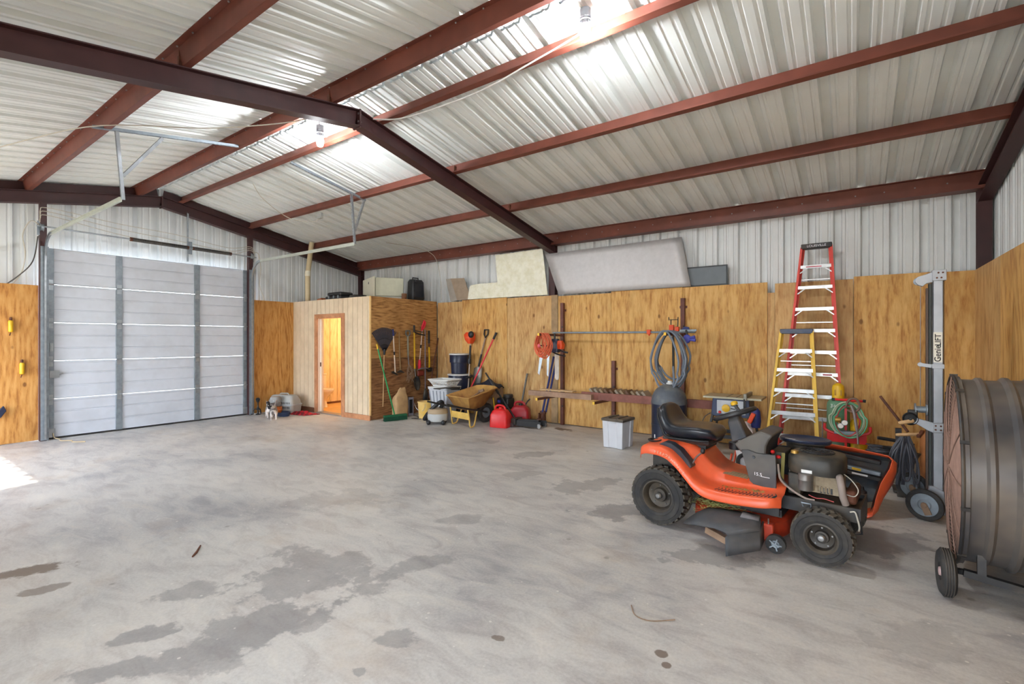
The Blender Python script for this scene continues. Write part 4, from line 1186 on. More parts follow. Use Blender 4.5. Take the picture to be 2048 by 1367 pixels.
m = MB(); ins = [tuple(Vector(p) + Vector((-.012 if p[0] > .1 else 0, .07, (.012 if p[2] < .1 else -.014)))) for p in front_r]
bk = [(-.42, 5.60, .07), (-.15, 5.55, .075), (.08, 5.52, .085), (.16, 5.53, .11), (.22, 5.60, .20), (.30, 5.68, .29), (.335, 5.74, .36), (.33, 5.77, .41), (.28, 5.79, .435), (0, 5.80, .455), (-.25, 5.80, .465), (-.42, 5.78, .465)]
m.loft([ins[3:], bk[3:]], closed=False, caps=False); m.add(bk, [tuple(range(12))]); m.build('hood_liner', mat('hood_inside', (74, 82, 90), .6, 0, .25, 7, dirt=(128, 112, 88), dirt_amt=.5), hd, fix=False)
for (z, y, mt) in ((.46, 5.64, M_blackd), (.36, 5.62, M_galvd), (.315, 5.60, M_blackd)):
    m = MB(); m.bar((-.38, y + .05, z + .045), (.20, y - .03, z - .01), .05, .035); m.build('duct_rib', mt, hd, bevel=.006)
m = MB(); m.bar((-.02, 5.58, .375), (.05, 5.575, .368), .004, .022); m.build('yellow_tag', M_yellow, hd)
m = MB(); m.bar((-.02, 5.57, .335), (.10, 5.555, .325), .004, .016); m.build('pale_tag', M_white, hd)
m = MB(); m.loft([rrect(-.20, .10, 5.42, 5.54, .12, .04), rrect(-.19, .09, 5.43, 5.53, .20, .04)]); m.build('headlight_box', M_blackd, hd)
m = MB(); m.lathe([(.035, .15), (.035, .21), (.015, .22), (.010, .25)], (.06, 5.44, 0), n=14); m.build('bulb_socket', M_blackd, hd)
m = MB(); m.tube(smooth_path([(.06, 5.44, .25), (.0, 5.46, .29), (-.12, 5.50, .27), (-.2, 5.52, .22), (-.3, 5.55, .24)], 5), .005, 6); m.build('headlight_wire', M_wired, hd)
m = MB(); m.box(-.10, .0, 5.36, 5.40, .02, .06); m.build('nose_grille', M_deck, hd, bevel=.01)

# ================================================================== LARGE THINGS ON THE RIGHT
# ---- drum fan (local x = axis pointing to the right wall)
M_drum = mat('dusty_drum_steel', (70, 69, 72), .40, .15, .2, 4, dirt=(140, 128, 114), dirt_amt=.6)
M_grille = mat('rusty_pink_wire', (150, 118, 104), .6, .2, .2, 12)
fan = thing('drum_fan', 'huge dusty black drum fan on wheels at the right edge', 'fan', (.545, 4.40, 0), -.048, local=True)
FR, FZ = .60, .735
m = MB(); pr = [(FR - .004, 0), (FR + .012, .0), (FR + .012, .03), (FR - .008, .035), (FR - .008, .10), (FR + .006, .115), (FR + .006, .135), (FR - .01, .15), (FR - .01, .22), (FR + .012, .24), (FR + .012, .26), (FR - .004, .275), (FR - .004, .335), (FR + .012, .35), (FR + .012, .37), (FR - .01, .39), (FR - .01, .48), (FR + .006, .50), (FR + .006, .53), (FR - .006, .545), (FR, .60)]
m.lathe(pr, (0, 0, FZ), (1, 0, 0), 72, cap=False); dr = m.build('drum', M_drum, fan, sharp=30, fix=False)
md = dr.modifiers.new('thick', 'SOLIDIFY'); md.thickness = .004
def fan_guard(x0, dome, name):
    m = MB()
    rings = 26
    for i in range(1, rings + 1):
        r = (FR + .01) * i / rings; x = x0 - dome * (1 - (i / rings) ** 4)
        m.tube([(x, r * math.cos(2 * PI * k / 48), FZ + r * math.sin(2 * PI * k / 48)) for k in range(48)], .0032, 4, closed=True)
    g = m.build(name, M_grille, fan)
    m = MB()
    for k in range(12):
        a = 2 * PI * k / 12
        m.tube([(x0 - dome * (1 - t ** 4) - .004, (FR + .012) * t * math.cos(a), FZ + (FR + .012) * t * math.sin(a)) for t in (.08, .3, .5, .7, .85, .95, 1.0)], .004, 5)
    m.build('guard_spoke', M_grille, g).matrix_parent_inverse = Matrix()
    return g
fan_guard(-.002, .016, 'wire_guard'); fan_guard(.604, -.04, 'wire_guard')
m = MB(); m.tube([(.0, (FR + .014) * math.cos(2 * PI * k / 64), FZ + (FR + .014) * math.sin(2 * PI * k / 64)) for k in range(64)], .010, 8, closed=True); m.build('front_hoop', M_blackd, fan)
for k in range(10):
    a = 2 * PI * k / 10 + .2
    m = MB(); m.bar((-.012, (FR + .02) * math.cos(a), FZ + (FR + .02) * math.sin(a)), (.03, (FR + .02) * math.cos(a), FZ + (FR + .02) * math.sin(a)), .02, .012, (0, math.cos(a), math.sin(a))); m.build('guard_clip', M_blackd, fan)
m = MB(); m.lathe([(.10, .0), (.11, .02), (.11, .2), (.09, .24)], (.28, 0, FZ), (1, 0, 0), 24); m.build('motor', M_blackd, fan)
for k in range(4):
    a0 = PI / 2 * k
    m = MB(); rings = []
    for r, w in ((.09, .10), (.25, .20), (.42, .25), (.54, .22)):
        rings.append([(.20 + s_ * .05, r * math.cos(a0 + s_ * w), FZ + r * math.sin(a0 + s_ * w)) for s_ in (-1, -.5, 0, .5, 1)])
    m.loft(rings, closed=False, caps=False); bl = m.build('blade', M_galvd, fan, fix=False); md = bl.modifiers.new('thick', 'SOLIDIFY'); md.thickness = .004
m = MB(); m.bar((.30, -.56, FZ), (.30, .56, FZ), .04, .04); m.build('motor_support', M_blackd, fan)
for yy, wx_ in ((-.38, -.06), (.38, .30)):
    m = MB(); m.bar((.02, yy, .165), (.62, yy, .10), .04, .04); m.bar((.10, yy, .17), (.10, yy * .98, .30), .04, .04, (1, 0, 0)); m.bar((.50, yy, .12), (.50, yy * .98, .30), .04, .04, (1, 0, 0)); m.build('base_runner', M_blackd, fan)
    m = MB(); m.lathe([(.055, -.03), (.09, -.038), (.125, -.034), (.140, -.022), (.142, 0), (.140, .022), (.125, .034), (.09, .038), (.055, .03)], (wx_, yy, .142), (.97, .10, 0), 32, loop=True)
    wt = m.build('wheel', M_rubber, fan)
    m = MB()
    for dx in (-.018, -.006, .006, .018):
        m.tube([Vector((wx_, yy, .142)) + Vector((.97, .10, 0)).normalized() * dx + Vector((-.10, .97, 0)).normalized() * (.1425 * math.cos(2 * PI * k / 32)) + Vector((0, 0, .1425 * math.sin(2 * PI * k / 32))) for k in range(32)], .003, 4, closed=True)
    m.build('tread_rib', M_blackd, wt).matrix_parent_inverse = Matrix()
    m = MB(); m.lathe([(.092, -.030), (.085, -.022), (.03, -.012), (.025, -.034), (.001, -.036)], (wx_, yy, .142), (.97, .10, 0), 24, cap=False); m.build('hub', mat('pink_primer', (190, 160, 156), .6, 0, .2), wt).matrix_parent_inverse = Matrix()
m = MB(); m.lathe([(.012, -.40), (.012, -.28)], (-.06, 0, .142), (0, 1, 0), 12); m.bar((-.06, -.31, .142), (.08, -.36, .16), .03, .03); m.build('axle', M_blackd, fan)
m = MB(); m.bar((.60, -.36, .0), (.60, -.36, .12), .05, .05, (1, 0, 0)); m.bar((.60, .36, .0), (.60, .36, .12), .05, .05, (1, 0, 0)); m.build('rear_foot', M_blackd, fan)

# ---- hand-cranked material lift
M_lift = mat('grey_anodised_mast', (168, 172, 178), .4, .35, .08, 8)
M_liftd = mat('dark_channel', (58, 62, 60), .5, .3, .15, 8)
gl = thing('material_lift', 'grey hand-cranked material lift mast standing by the right wall', 'lift', (.60, 5.75, 0))
m = MB(); m.box(.572, .645, 5.70, 5.712, .10, 2.16); m.box(.572, .580, 5.70, 5.80, .10, 2.16); m.box(.637, .645, 5.70, 5.80, .10, 2.16); m.build('mast', M_lift, gl, bevel=.002)
m = MB(); m.box(.548, .566, 5.72, 5.80, .12, 2.10); m.build('inner_rail', M_liftd, gl)
m = MB(); m.box(.530, .544, 5.725, 5.79, .12, 2.06); m.build('inner_rail', mat('brown_channel', (86, 70, 62), .5, .3), gl)
hp = [(.455, 2.145), (.47, 2.165), (.54, 2.19), (.575, 2.205), (.575, 2.11), (.53, 2.10), (.505, 2.075), (.47, 2.09), (.45, 2.12)]
m = MB(); m.prism(hp, (0, 5.71, 0), (1, 0, 0), (0, 0, 1), (0, .05, 0)); m.build('head_bracket', M_lift, gl, bevel=.004)
m = MB(); m.box(.568, .665, 5.69, 5.82, 2.12, 2.215); m.build('head_cap', M_lift, gl, bevel=.003)
m = MB()
for x, z in ((.60, 2.145), (.63, 2.145), (.61, 2.19), (.64, 2.19)): m.lathe([(.008, 0), (.007, .006)], (x, 5.69, z), (0, -1, 0), 8)
m.build('bolt', M_rust, gl, kind='stuff')
m = MB(); m.lathe([(.035, -.014), (.024, -.006), (.024, .006), (.035, .014)], (.475, 5.735, 2.125), (0, 1, 0), 18); m.build('pulley', M_galvd, gl)
m = MB(); m.tube([(.492, 5.735, 2.10), (.490, 5.735, .95)], .003, 5); m.build('lift_cable', M_steel, gl)
m = MB(); m.box(.565, .65, 5.688, 5.72, 1.335, 1.375); m.bar((.565, 5.71, 1.355), (.50, 5.71, 1.365), .03, .032); m.lathe([(.02, -.015), (.02, .015)], (.487, 5.71, 1.368), (0, 1, 0), 12); m.build('mid_bracket', M_lift, gl, bevel=.002)
m = MB(); m.box(.576, .638, 5.697, 5.700, 1.39, 1.66); m.build('label_plate', mat('label_white', (232, 228, 214), .5, 0, .03), gl)
text('brand_lettering', 'Genie', .062, mat('black_ink', (20, 20, 22), .6, 0, 0), gl, face((.607, 5.6962, 1.47), (0, 0, 1), (-1, 0, 0)), ext=.0006, bold=.0008)
text('brand_lettering', 'LIFT', .058, mat('black_ink', (20, 20, 22), .6, 0, 0), gl, face((.609, 5.6962, 1.592), (0, 0, 1), (-1, 0, 0)), ext=.0006, bold=.0008)
m = MB(); m.prism([(.40, .835), (.45, .885), (.50, .87), (.57, .85), (.65, .85), (.65, .76), (.57, .76), (.53, .78), (.47, .82)], (0, 5.69, 0), (1, 0, 0), (0, 0, 1), (0, .03, 0)); m.build('winch_arm', M_lift, gl, bevel=.004)
m = MB(); m.box(.572, .65, 5.675, 5.69, .77, .845); m.build('winch_plate', M_lift, gl, bevel=.003)
m = MB()
for x, z in ((.59, .79), (.625, .79), (.59, .825), (.625, .825)): m.lathe([(.008, 0), (.007, .006)], (x, 5.675, z), (0, -1, 0), 8)
m.build('bolt', M_rust, gl, kind='stuff')
m = MB(); m.lathe([(.055, -.045), (.055, -.035), (.03, -.033), (.03, .033), (.055, .035), (.055, .045)], (.495, 5.75, .955), (1, 0, 0), 22); m.build('winch_drum', M_galvd, gl)
m = MB(); m.lathe([(.052, -.02), (.058, -.01), (.058, .01), (.050, .02), (.044, .0), (.014, -.004), (.012, -.03), (.001, -.032)], (.415, 5.68, .872), (0, 1, 0), 26, cap=False); m.build('winch_wheel', M_rubber, gl)
m = MB(); m.box(.40, .47, 5.70, 5.76, .85, .95); m.build('winch_gear', M_blackd, gl, bevel=.01)
m = MB(); m.lathe([(.014, 0), (.018, .02), (.018, .10), (.014, .115)], (.33, 5.66, .825), (.85, .1, .25), 12); m.build('crank_grip', M_wood, gl)
m = MB(); m.bar((.43, 5.68, .865), (.36, 5.67, .84), .012, .02); m.build('crank_arm', M_rust, gl)
m = MB(); m.prism([(.50, .06), (.66, .06), (.66, .24), (.58, .28), (.55, .28)], (0, 5.68, 0), (1, 0, 0), (0, 0, 1), (0, .14, 0)); m.build('base_block', M_lift, gl, bevel=.004)
m = MB(); m.bar((.62, 5.60, .09), (.62, 6.30, .07), .05, .06); m.bar((.54, 5.62, .12), (.52, 6.25, .12), .03, .05); m.build('base_leg', M_galvd, gl)
for (wx, wy) in ((.505, 5.56), (.47, 6.17)):
    ax_ = Vector((-.35, -.93, 0)).normalized(); c_ = Vector((wx, wy, .138))
    m = MB(); m.lathe([(.10, -.02), (.118, -.022), (.134, -.016), (.138, 0), (.134, .016), (.118, .022), (.10, .02)], c_, ax_, 36, loop=True); wt = m.build('wheel', M_rubber, gl)
    m = MB(); m.lathe([(.108, .014), (.10, .008), (.05, .010), (.04, .018), (.001, .02)], c_, ax_, 32, cap=False); m.lathe([(.108, -.014), (.001, -.012)], c_, ax_, 32, cap=False); m.build('wheel_disc', M_galvd, wt).matrix_parent_inverse = Matrix()
    m = MB(); m.bar(c_ + ax_ * .022, Vector((wx + .03, wy - .01, .06)) + ax_ * .022, .05, .012, ax_); m.lathe([(.025, .02), (.02, .032)], c_, ax_, 14); m.build('wheel_strut', M_woodg, wt).matrix_parent_inverse = Matrix()

# ---- step ladders (closed, leaning)
def ladder(name, lab, y0, y1, ztop, xl0, xr0, xl1, xr1, steps, col, capcol, rear=True):
    t = thing(name, lab, 'ladder', ((xl0 + xr0) / 2, y0, 0), group='step ladders leaning at the back wall')
    k = (y1 - y0) / ztop
    def at(f, z, dy=0): return Vector((xl0 + (xl1 - xl0) * z / ztop if f == 0 else xr0 + (xr1 - xr0) * z / ztop, y0 + k * z + dy, z))
    nrm = Vector((0, 1, -k)).normalized()
    for f in (0, 1):
        sd = 1 if f == 0 else -1
        m = MB(); a, b_ = at(f, .02), at(f, ztop - .04)
        m.bar(a, b_, .026, .006, nrm); m.bar(a + Vector((-sd * .012, .035, 0)), b_ + Vector((-sd * .012, .035, 0)), .006, .075, nrm); m.bar(a + Vector((0, .072, 0)), b_ + Vector((0, .072, 0)), .026, .006, nrm)
        m.build('front_rail', col, t)
        m = MB(); a, b_ = at(f, .03, .10), at(f, ztop - .06, .085)
        m.bar(a + Vector((sd * .02, 0, 0)), b_ + Vector((sd * .02, 0, 0)), .03, .02, nrm); m.build('rear_rail', col, t)
        m = MB(); m.bar(at(f, .0, -.005), at(f, .05, -.005), .04, .09, nrm); m.build('foot', M_rubber, t)
    for z in steps:
        a, b_ = at(0, z), at(1, z)
        m = MB()
        p, q = a + Vector((.012, .037, 0)), b_ + Vector((-.012, .037, 0))
        m.bar(p, q, .078, .010); m.bar(p + Vector((0, -.038, -.018)), q + Vector((0, -.038, -.018)), .004, .036); m.bar(p + Vector((0, .038, -.014)), q + Vector((0, .038, -.014)), .004, .028)
        for g in (-.025, -.008, .009, .026): m.bar(p + Vector((0, g, .006)), q + Vector((0, g, .006)), .005, .004)
        st = m.build('step', M_alu, t)
        for f in (0, 1):
            sd = 1 if f == 0 else -1
            c_ = at(f, z - .005); w_ = (b_.x - a.x)
            m = MB(); m.bar(Vector((c_.x + sd * min(.10, w_ * .28), c_.y + .01, z - .025)), Vector((c_.x + sd * .006, y0 + k * (z - .10) + .01, z - .10)), .014, .005, (0, 1, 0)); br = m.build('brace', M_alu, st); br.matrix_parent_inverse = Matrix()
    m = MB(); m.box(xl1 - .012, xr1 + .012, y1 - .02, y1 + .12, ztop - .065, ztop); m.build('top_cap', capcol, t, bevel=.008)
    for z in steps[1::2]:
        m = MB(); m.bar(at(0, z + .1, .1) + Vector((.02, 0, 0)), at(1, z + .1, .1) + Vector((-.02, 0, 0)), .02, .012)
        m.build('rear_bar', M_alu, t)
    return t
M_fibre = mat('orange_red_fibreglass', (226, 72, 60), .45, 0, .08, 9)
M_fibrey = mat('yellow_fibreglass', (240, 196, 78), .45, 0, .06, 9)
lt = ladder('step_ladder', 'tall orange-red step ladder with a black cap', 7.47, 7.72, 2.90, -.87, -.105, -.588, -.256, [.255, .55, .845, 1.14, 1.435, 1.725, 2.02, 2.315, 2.60], M_fibre, M_blackd)
text('brand_lettering', 'LOUISVILLE', .044, M_letter, lt, face((-.42, 7.6992, 2.866), (1, 0, 0), (0, 0, 1)), ext=.0006)
m = MB(); m.bar((-.54, 7.691, 2.582), (-.36, 7.691, 2.582), .001, .016, (0, 0, 1)); m.build('step_sticker', mat('red_sticker', (196, 96, 110), .5), lt)
m = MB(); m.bar((-.34, 7.565, 1.125), (-.24, 7.565, 1.125), .001, .02, (0, 0, 1)); m.build('step_sticker', mat('red_sticker', (196, 96, 110), .5), lt)
ladder('step_ladder', 'shorter yellow step ladder with a dark blue cap', 6.97, 7.49, 1.735, -.96, -.35, -.818, -.459, [.36, .645, .935, 1.20, 1.455], M_fibrey, mat('dusty_blue_plastic', (70, 82, 110), .5, 0, .15, 8, dirt=(140, 138, 130), dirt_amt=.4))

# ---- well pressure tank
M_tank = mat('navy_tank', (36, 44, 66), .35, .1, .15, 5, dirt=(60, 62, 70), dirt_amt=.3)
M_tankd = mat('dusty_tank_dome', (92, 98, 106), .6, .05, .2, 7, dirt=(150, 142, 124), dirt_amt=.6)
pt = thing('pressure_tank', 'domed dark blue steel pressure tank behind the mower seat', 'tank', (-2.21, 7.06, 0))
m = MB(); m.lathe([(.20, 0), (.21, .02), (.245, .03), (.248, .34), (.252, .345), (.252, .355), (.248, .36), (.248, .665)], (-2.21, 7.06, 0), n=40); m.build('body', M_tank, pt)
m = MB(); m.lathe([(.252, .655), (.252, .685)] + [(.248 * math.cos(a), .685 + .26 * math.sin(a)) for a in [k * PI / 20 for k in range(1, 10)]] + [(.012, .945)], (-2.21, 7.06, 0), n=40); m.build('dome', M_tankd, pt)
m = MB(); m.lathe([(.05, .93), (.05, .955), (.03, .965), (.03, .985), (.012, .99)], (-2.20, 7.06, 0), n=14); m.build('valve_cap', M_white, pt)
m = MB(); m.box(-2.36, -2.345, 6.855, 6.86, .10, .22); m.build('label', M_white, pt)

# ---- lidded storage tote
tt = thing('storage_tote', 'pale grey plastic storage tote with dark hinged lid', 'storage box', (-2.85, 6.72, 0))
A, B_, Dd = Vector((-3.04, 6.56, 0)), Vector((-2.71, 6.53, 0)), Vector((.03, .36, 0))
def totering(z, g, notch):
    c = (A + B_ + Dd) / 2 + Vector((0, 0, z)); U = (B_ - A) / 2; V = Dd / 2
    out = []
    for (u0, v0, u1, v1) in ((-1, -1, 1, -1), (1, -1, 1, 1), (1, 1, -1, 1), (-1, 1, -1, -1)):
        for tt_, dep in ((.0, 0), (.26, 0), (.30, notch), (.70, notch), (.74, 0)):
            u = u0 + (u1 - u0) * tt_; v = v0 + (v1 - v0) * tt_
            du = -(u0 + u1) / 2; dv = -(v0 + v1) / 2
            p = c + U * ((u + du * dep) * g) + V * ((v + dv * dep) * g); out.append(p)
    return out
m = MB(); m.loft([totering(.004, .90, .10), totering(.02, .92, .10), totering(.40, 1.0, .06)]); m.build('body', mat('tote_grey', (206, 208, 214), .45, 0, .04, 6), tt, bevel=.006)
m = MB(); m.loft([totering(.395, 1.05, 0), totering(.425, 1.07, 0), totering(.435, 1.03, 0), totering(.438, .9, 0)]); m.build('lid', mat('dusty_dark_lid', (74, 70, 66), .6, 0, .15, 6, dirt=(140, 122, 96), dirt_amt=.6), tt)
m = MB(); cc = (A + B_ + Dd) / 2
for s in (-.45, .45):
    p = cc + (B_ - A) / 2 * s + Vector((0, 0, .443)); m.bar(p - Dd * .45, p + Dd * .45, .02, .012)
m.build('lid_rib', mat('dusty_dark_lid', (0, 0, 0)), tt)

# ---- bench table saw
sw_ = thing('table_saw', 'bench table saw on a black stand behind the steering wheel', 'table saw', (-1.37, 7.2, 0))
m = MB(); m.box(-1.72, -.99, 7.0, 7.45, .785, .81); m.box(-1.43, -1.425, 7.0, 7.45, .811, .8115); m.build('saw_table', mat('saw_table_aluminium', (170, 164, 142), .45, .4, .1, 8), sw_, bevel=.003)
m = MB()
for x in (-1.42, -1.30): m.box(x, x + .012, 7.0, 7.45, .8102, .812)
m.build('table_slot', M_black, sw_)
m = MB(); m.box(-1.20, -1.165, 6.985, 7.46, .812, .86); m.box(-1.20, -1.16, 6.97, 7.0, .78, .87); m.build('rip_fence', mat('fence_grey', (140, 136, 124), .5, .4), sw_, bevel=.004)
m = MB(); m.box(-1.20, -1.18, 6.96, 6.985, .66, .80); m.build('fence_lever', M_black, sw_, bevel=.003)
m = MB(); m.loft([[(-1.62, 7.02, .54), (-1.13, 7.02, .54), (-1.13, 7.42, .54), (-1.62, 7.42, .54)], [(-1.60, 7.03, .785), (-1.14, 7.03, .785), (-1.14, 7.42, .785), (-1.60, 7.42, .785)]]); m.build('saw_body', mat('saw_blue', (48, 62, 92), .45, 0, .12, 8), sw_, bevel=.01)
m = MB(); m.box(-1.54, -1.18, 7.005, 7.02, .58, .765); m.build('front_plate', mat('saw_plate', (176, 180, 186), .45, .3, .08), sw_, bevel=.003)
for dz in (0, .04):
    m = MB(); m.tube(smooth_path([(-1.36, 7.0, .70 - dz), (-1.31, 6.998, .695 - dz), (-1.27, 6.998, .715 - dz)], 4), .007, 6); m.build('bevel_slot', M_black, sw_)
m = MB(); m.lathe([(.05, 0), (.052, .02), (.02, .03)], (-1.42, 7.0, .66), (0, -1, 0), 20); m.build('hand_wheel', M_yellow, sw_)
m = MB(); m.lathe([(.02, 0), (.016, .018)], (-1.50, 7.0, .60), (0, -1, 0), 12); m.build('power_switch', M_redp, sw_)
for (x, y, x2, y2) in ((-1.60, 7.04, -1.70, 6.98), (-1.15, 7.04, -1.04, 6.98), (-1.60, 7.40, -1.70, 7.48), (-1.15, 7.40, -1.04, 7.48)):
    m = MB(); m.bar((x, y, .56), (x2, y2, 0), .05, .025, (1, 0, 0)); m.build('leg', M_black, sw_)
m = MB(); m.bar((-1.66, 7.0, .27), (-1.08, 7.0, .27), .012, .05); m.bar((-1.66, 7.44, .27), (-1.08, 7.44, .27), .012, .05); m.bar((-1.66, 7.0, .27), (-1.66, 7.46, .27), .012, .05); m.bar((-1.08, 7.0, .27), (-1.08, 7.46, .27), .012, .05); m.build('stand_brace', M_black, sw_)
wire('power_cord', 'thin black cord hanging from the table saw', [(-1.62, 7.0, .58), (-1.70, 6.95, .5), (-1.72, 6.93, .3), (-1.66, 6.92, .1), (-1.60, 6.9, .012), (-1.4, 6.85, .010)], .006, M_wired, cat='cord')

# ---- white pressure washer between mower and saw
pw = thing('pressure_washer', 'white pressure washer with orange frame behind the steering column', 'pressure washer', (-1.15, 6.40, 0))
prof = [(-1.17, .10), (-1.195, .30), (-1.19, .48), (-1.16, .56), (-1.08, .58), (-1.00, .50), (-.98, .30), (-1.02, .10)]
m = MB(); m.prism([(x, z) for x, z in prof], (0, 6.36, 0), (1, 0, 0), (0, 0, 1), (0, .24, 0)); m.build('housing', mat('white_shell', (232, 228, 232), .4, 0, .03), pw, bevel=.03)
for y in (6.335, 6.625):
    m = MB(); m.lathe([(.07, -.02), (.10, -.022), (.115, 0), (.10, .022), (.07, .02)], (-1.06, y, .115), (0, 1, 0), 26, loop=True); wt = m.build('wheel', M_rubber, pw)
    m = MB(); m.lathe([(.075, -.008), (.02, -.008), (.016, -.024), (.001, -.024)], (-1.06, y, .115), (0, 1, 0), 20, cap=False); m.lathe([(.075, .008), (.001, .008)], (-1.06, y, .115), (0, 1, 0), 20, cap=False); m.build('wheel_disc', mat('light_disc', (200, 200, 206), .4, .3), wt).matrix_parent_inverse = Matrix()
m = MB(); m.tube([(-1.22, 6.34, .20), (-1.25, 6.33, .03), (-1.40, 6.33, .02)], .014, 8); m.tube([(-1.22, 6.62, .20), (-1.25, 6.63, .03), (-1.40, 6.63, .02)], .014, 8); m.build('orange_frame', M_orange, pw)
m = MB(); m.bar((-1.04, 6.42, .58), (-.99, 6.42, .70), .06, .05); m.build('spray_gun', M_orange, pw, bevel=.01)
m = MB(); m.lathe([(.05, .52), (.06, .60), (.05, .72), (.02, .76)], (-.98, 6.50, 0), n=16); m.build('motor_cap', M_blue, pw)
m = MB(); m.tube(smooth_path([(-1.3, 6.5, .012), (-1.45, 6.55, .012), (-1.6, 6.5, .012), (-1.75, 6.56, .012)], 5), .010, 6); m.build('spray_hose', M_orange, pw)

# ---- oxy-fuel cylinders on a red cart
M_oxy = mat('green_cylinder', (92, 138, 104), .5, .1, .12, 7, dirt=(140, 150, 132), dirt_amt=.4)
ox = thing('gas_cylinder', 'green gas cylinder with yellow cap on the red cart', 'gas cylinder', (-.165, 7.25, .03))
m = MB(); m.lathe([(.09, .02), (.120, .03), (.121, .76), (.115, .80), (.095, .835), (.06, .855)], (-.165, 7.25, 0), n=28); m.build('body', M_oxy, ox)
m = MB(); m.lathe([(.062, .855), (.066, .86), (.066, .98), (.058, 1.02), (.03, 1.045), (.004, 1.05)], (-.165, 7.25, 0), n=24); m.build('cap', M_yellow, ox)
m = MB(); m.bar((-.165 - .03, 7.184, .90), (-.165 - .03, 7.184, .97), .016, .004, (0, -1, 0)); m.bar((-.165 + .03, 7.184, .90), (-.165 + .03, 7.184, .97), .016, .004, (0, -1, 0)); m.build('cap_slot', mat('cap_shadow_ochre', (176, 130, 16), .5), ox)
text('stencil_lettering', '34', .06, mat('stencil_white', (214, 222, 212), .6, 0, .05), ox, face((-.215, 7.134, .77), (1, -.35, 0), (0, 0, 1)), ext=.004)
ac = thing('gas_cylinder', 'short yellow gas cylinder at the right of the red cart', 'gas cylinder', (.04, 7.25, .03))
m = MB(); m.lathe([(.07, .02), (.088, .03), (.088, .56), (.07, .61), (.03, .63)], (.04, 7.25, 0), n=24); m.build('body', M_yellow, ac)
m = MB(); m.lathe([(.02, .63), (.02, .68), (.03, .685), (.03, .70)], (.04, 7.25, 0), n=12); m.build('valve', mat('brass', (168, 132, 66)), ac)
ct = thing('cylinder_cart', 'red steel welding cart carrying gas cylinders and hoses', 'cart', (-.06, 7.2, 0))
m = MB(); m.box(-.28, .13, 7.08, 7.38, .012, .03); m.build('base_tray', M_redp, ct)
m = MB(); m.box(-.275, .12, 7.06, 7.068, .345, .455); m.build('front_tray', M_redp, ct, bevel=.003)
m = MB(); m.bar((-.085, 7.06, .02), (-.085, 7.06, .88), .025, .025, (0, 1, 0)); m.build('upright', M_redp, ct)
m = MB(); m.tube([(-.20, 7.05, .865), (.085, 7.05, .86)], .014, 10); hb = m.build('handlebar', M_redp, ct)
for (a, b_) in ((-.225, -.195), (.08, .11)):
    m = MB(); m.tube([(a, 7.05, .865), (b_, 7.05, .862)], .018, 10); m.build('grip', M_black, hb).matrix_parent_inverse = Matrix()
for s, xc in ((-1, -.30), (1, .15)):
    m = MB(); m.tube(smooth_path([(xc, 7.07, .56), (xc + s * .02 * 0, 7.07, .50), (xc - s * .04, 7.065, .47), (xc - s * .10, 7.06, .45)], 4), .010, 8, flat=1.6); m.build('hook_arm', M_redp, ct)
for xc in (-.30, .17):
    m = MB(); m.lathe([(.06, -.02), (.10, -.02), (.11, 0), (.10, .02), (.06, .02)], (xc, 7.32, .11), (1, 0, 0), 22); m.build('wheel', M_rubber, ct)
m = MB(); m.tube([(-.325, 7.06, .62), (-.325, 7.06, .60)] + [(-.322 + .006 * ((k % 2) * 2 - 1), 7.06, .60 - .02 * k) for k in range(16)], .005, 5); m.build('chain', M_galvd, ct)
M_gh = mat('green_hose', (98, 168, 128), .5, 0, .1); M_rh = mat('red_hose', (196, 60, 62), .5, 0, .1); M_th = mat('pale_green_hose', (176, 190, 160), .5, 0, .1)
th_ = thing('torch_hose', 'coiled green and red welding hoses with gauges on the cart', 'hose', (-.06, 7.0, .4))
rn = random.Random(3)
for i, (mt, rx, rz) in enumerate(((M_gh, .15, .19), (M_th, .165, .21), (M_gh, .13, .17), (M_th, .17, .20), (M_rh, .12, .18), (M_gh, .16, .205))):
    pts = []
    ox_, oz_ = rn.uniform(-.02, .02), rn.uniform(-.015, .015)
    for k in range(40):
        a = 2 * PI * k / 40
        pts.append((-.06 + ox_ + rx * math.cos(a) * (1 if math.sin(a) < .3 else .85), 7.005 - .012 * i + .01 * math.sin(3 * a + i), .635 + oz_ + rz * math.sin(a)))
    m = MB(); m.tube(pts, .0085, 7, closed=True); m.build('hose_loop', mt, th_)
for (x, z) in ((-.135, .565), (-.095, .605)):
    m = MB(); m.lathe([(.032, 0), (.034, .012), (.030, .016)], (x, 6.935, z), (.1, -1, .1), 20); g = m.build('gauge', M_steel, th_)
    m = MB(); m.lathe([(.027, .017), (.001, .0175)], (x, 6.935, z), (.1, -1, .1), 20, cap=False); gg = m.build('dial', mat('dial_white', (232, 226, 216), .4, 0, .02), g); gg.matrix_parent_inverse = Matrix()
m = MB(); m.lathe([(.028, -.03), (.035, 0), (.028, .03)], (-.16, 6.96, .63), (1, 0, 0), 16); m.tube([(-.16, 6.96, .63), (-.14, 6.95, .57)], .010, 8); m.build('regulator', mat('brass', (168, 132, 66)), th_)
m = MB(); m.tube(smooth_path([(-.03, 6.93, .82), (.0, 6.92, .72), (.015, 6.92, .60), (.03, 6.92, .48), (.035, 6.92, .37)], 5), [.016] * 14 + [.010] * 7, 8); m.build('torch_handle', mat('torch_metal', (150, 140, 138), .4, .5), th_)
m = MB(); m.tube(smooth_path([(-.09, 6.95, .78), (-.05, 6.93, .88), (.02, 6.93, .89), (.05, 6.94, .80), (-.0, 6.94, .74), (-.07, 6.95, .76)], 5), .014, 8); m.build('hose_tie', mat('brown_strap', (120, 92, 76), .6), th_)
m = MB(); m.box(-.20, .02, 6.98, 7.05, .455, .50); m.build('tray_tools', M_galvd, th_, bevel=.01)

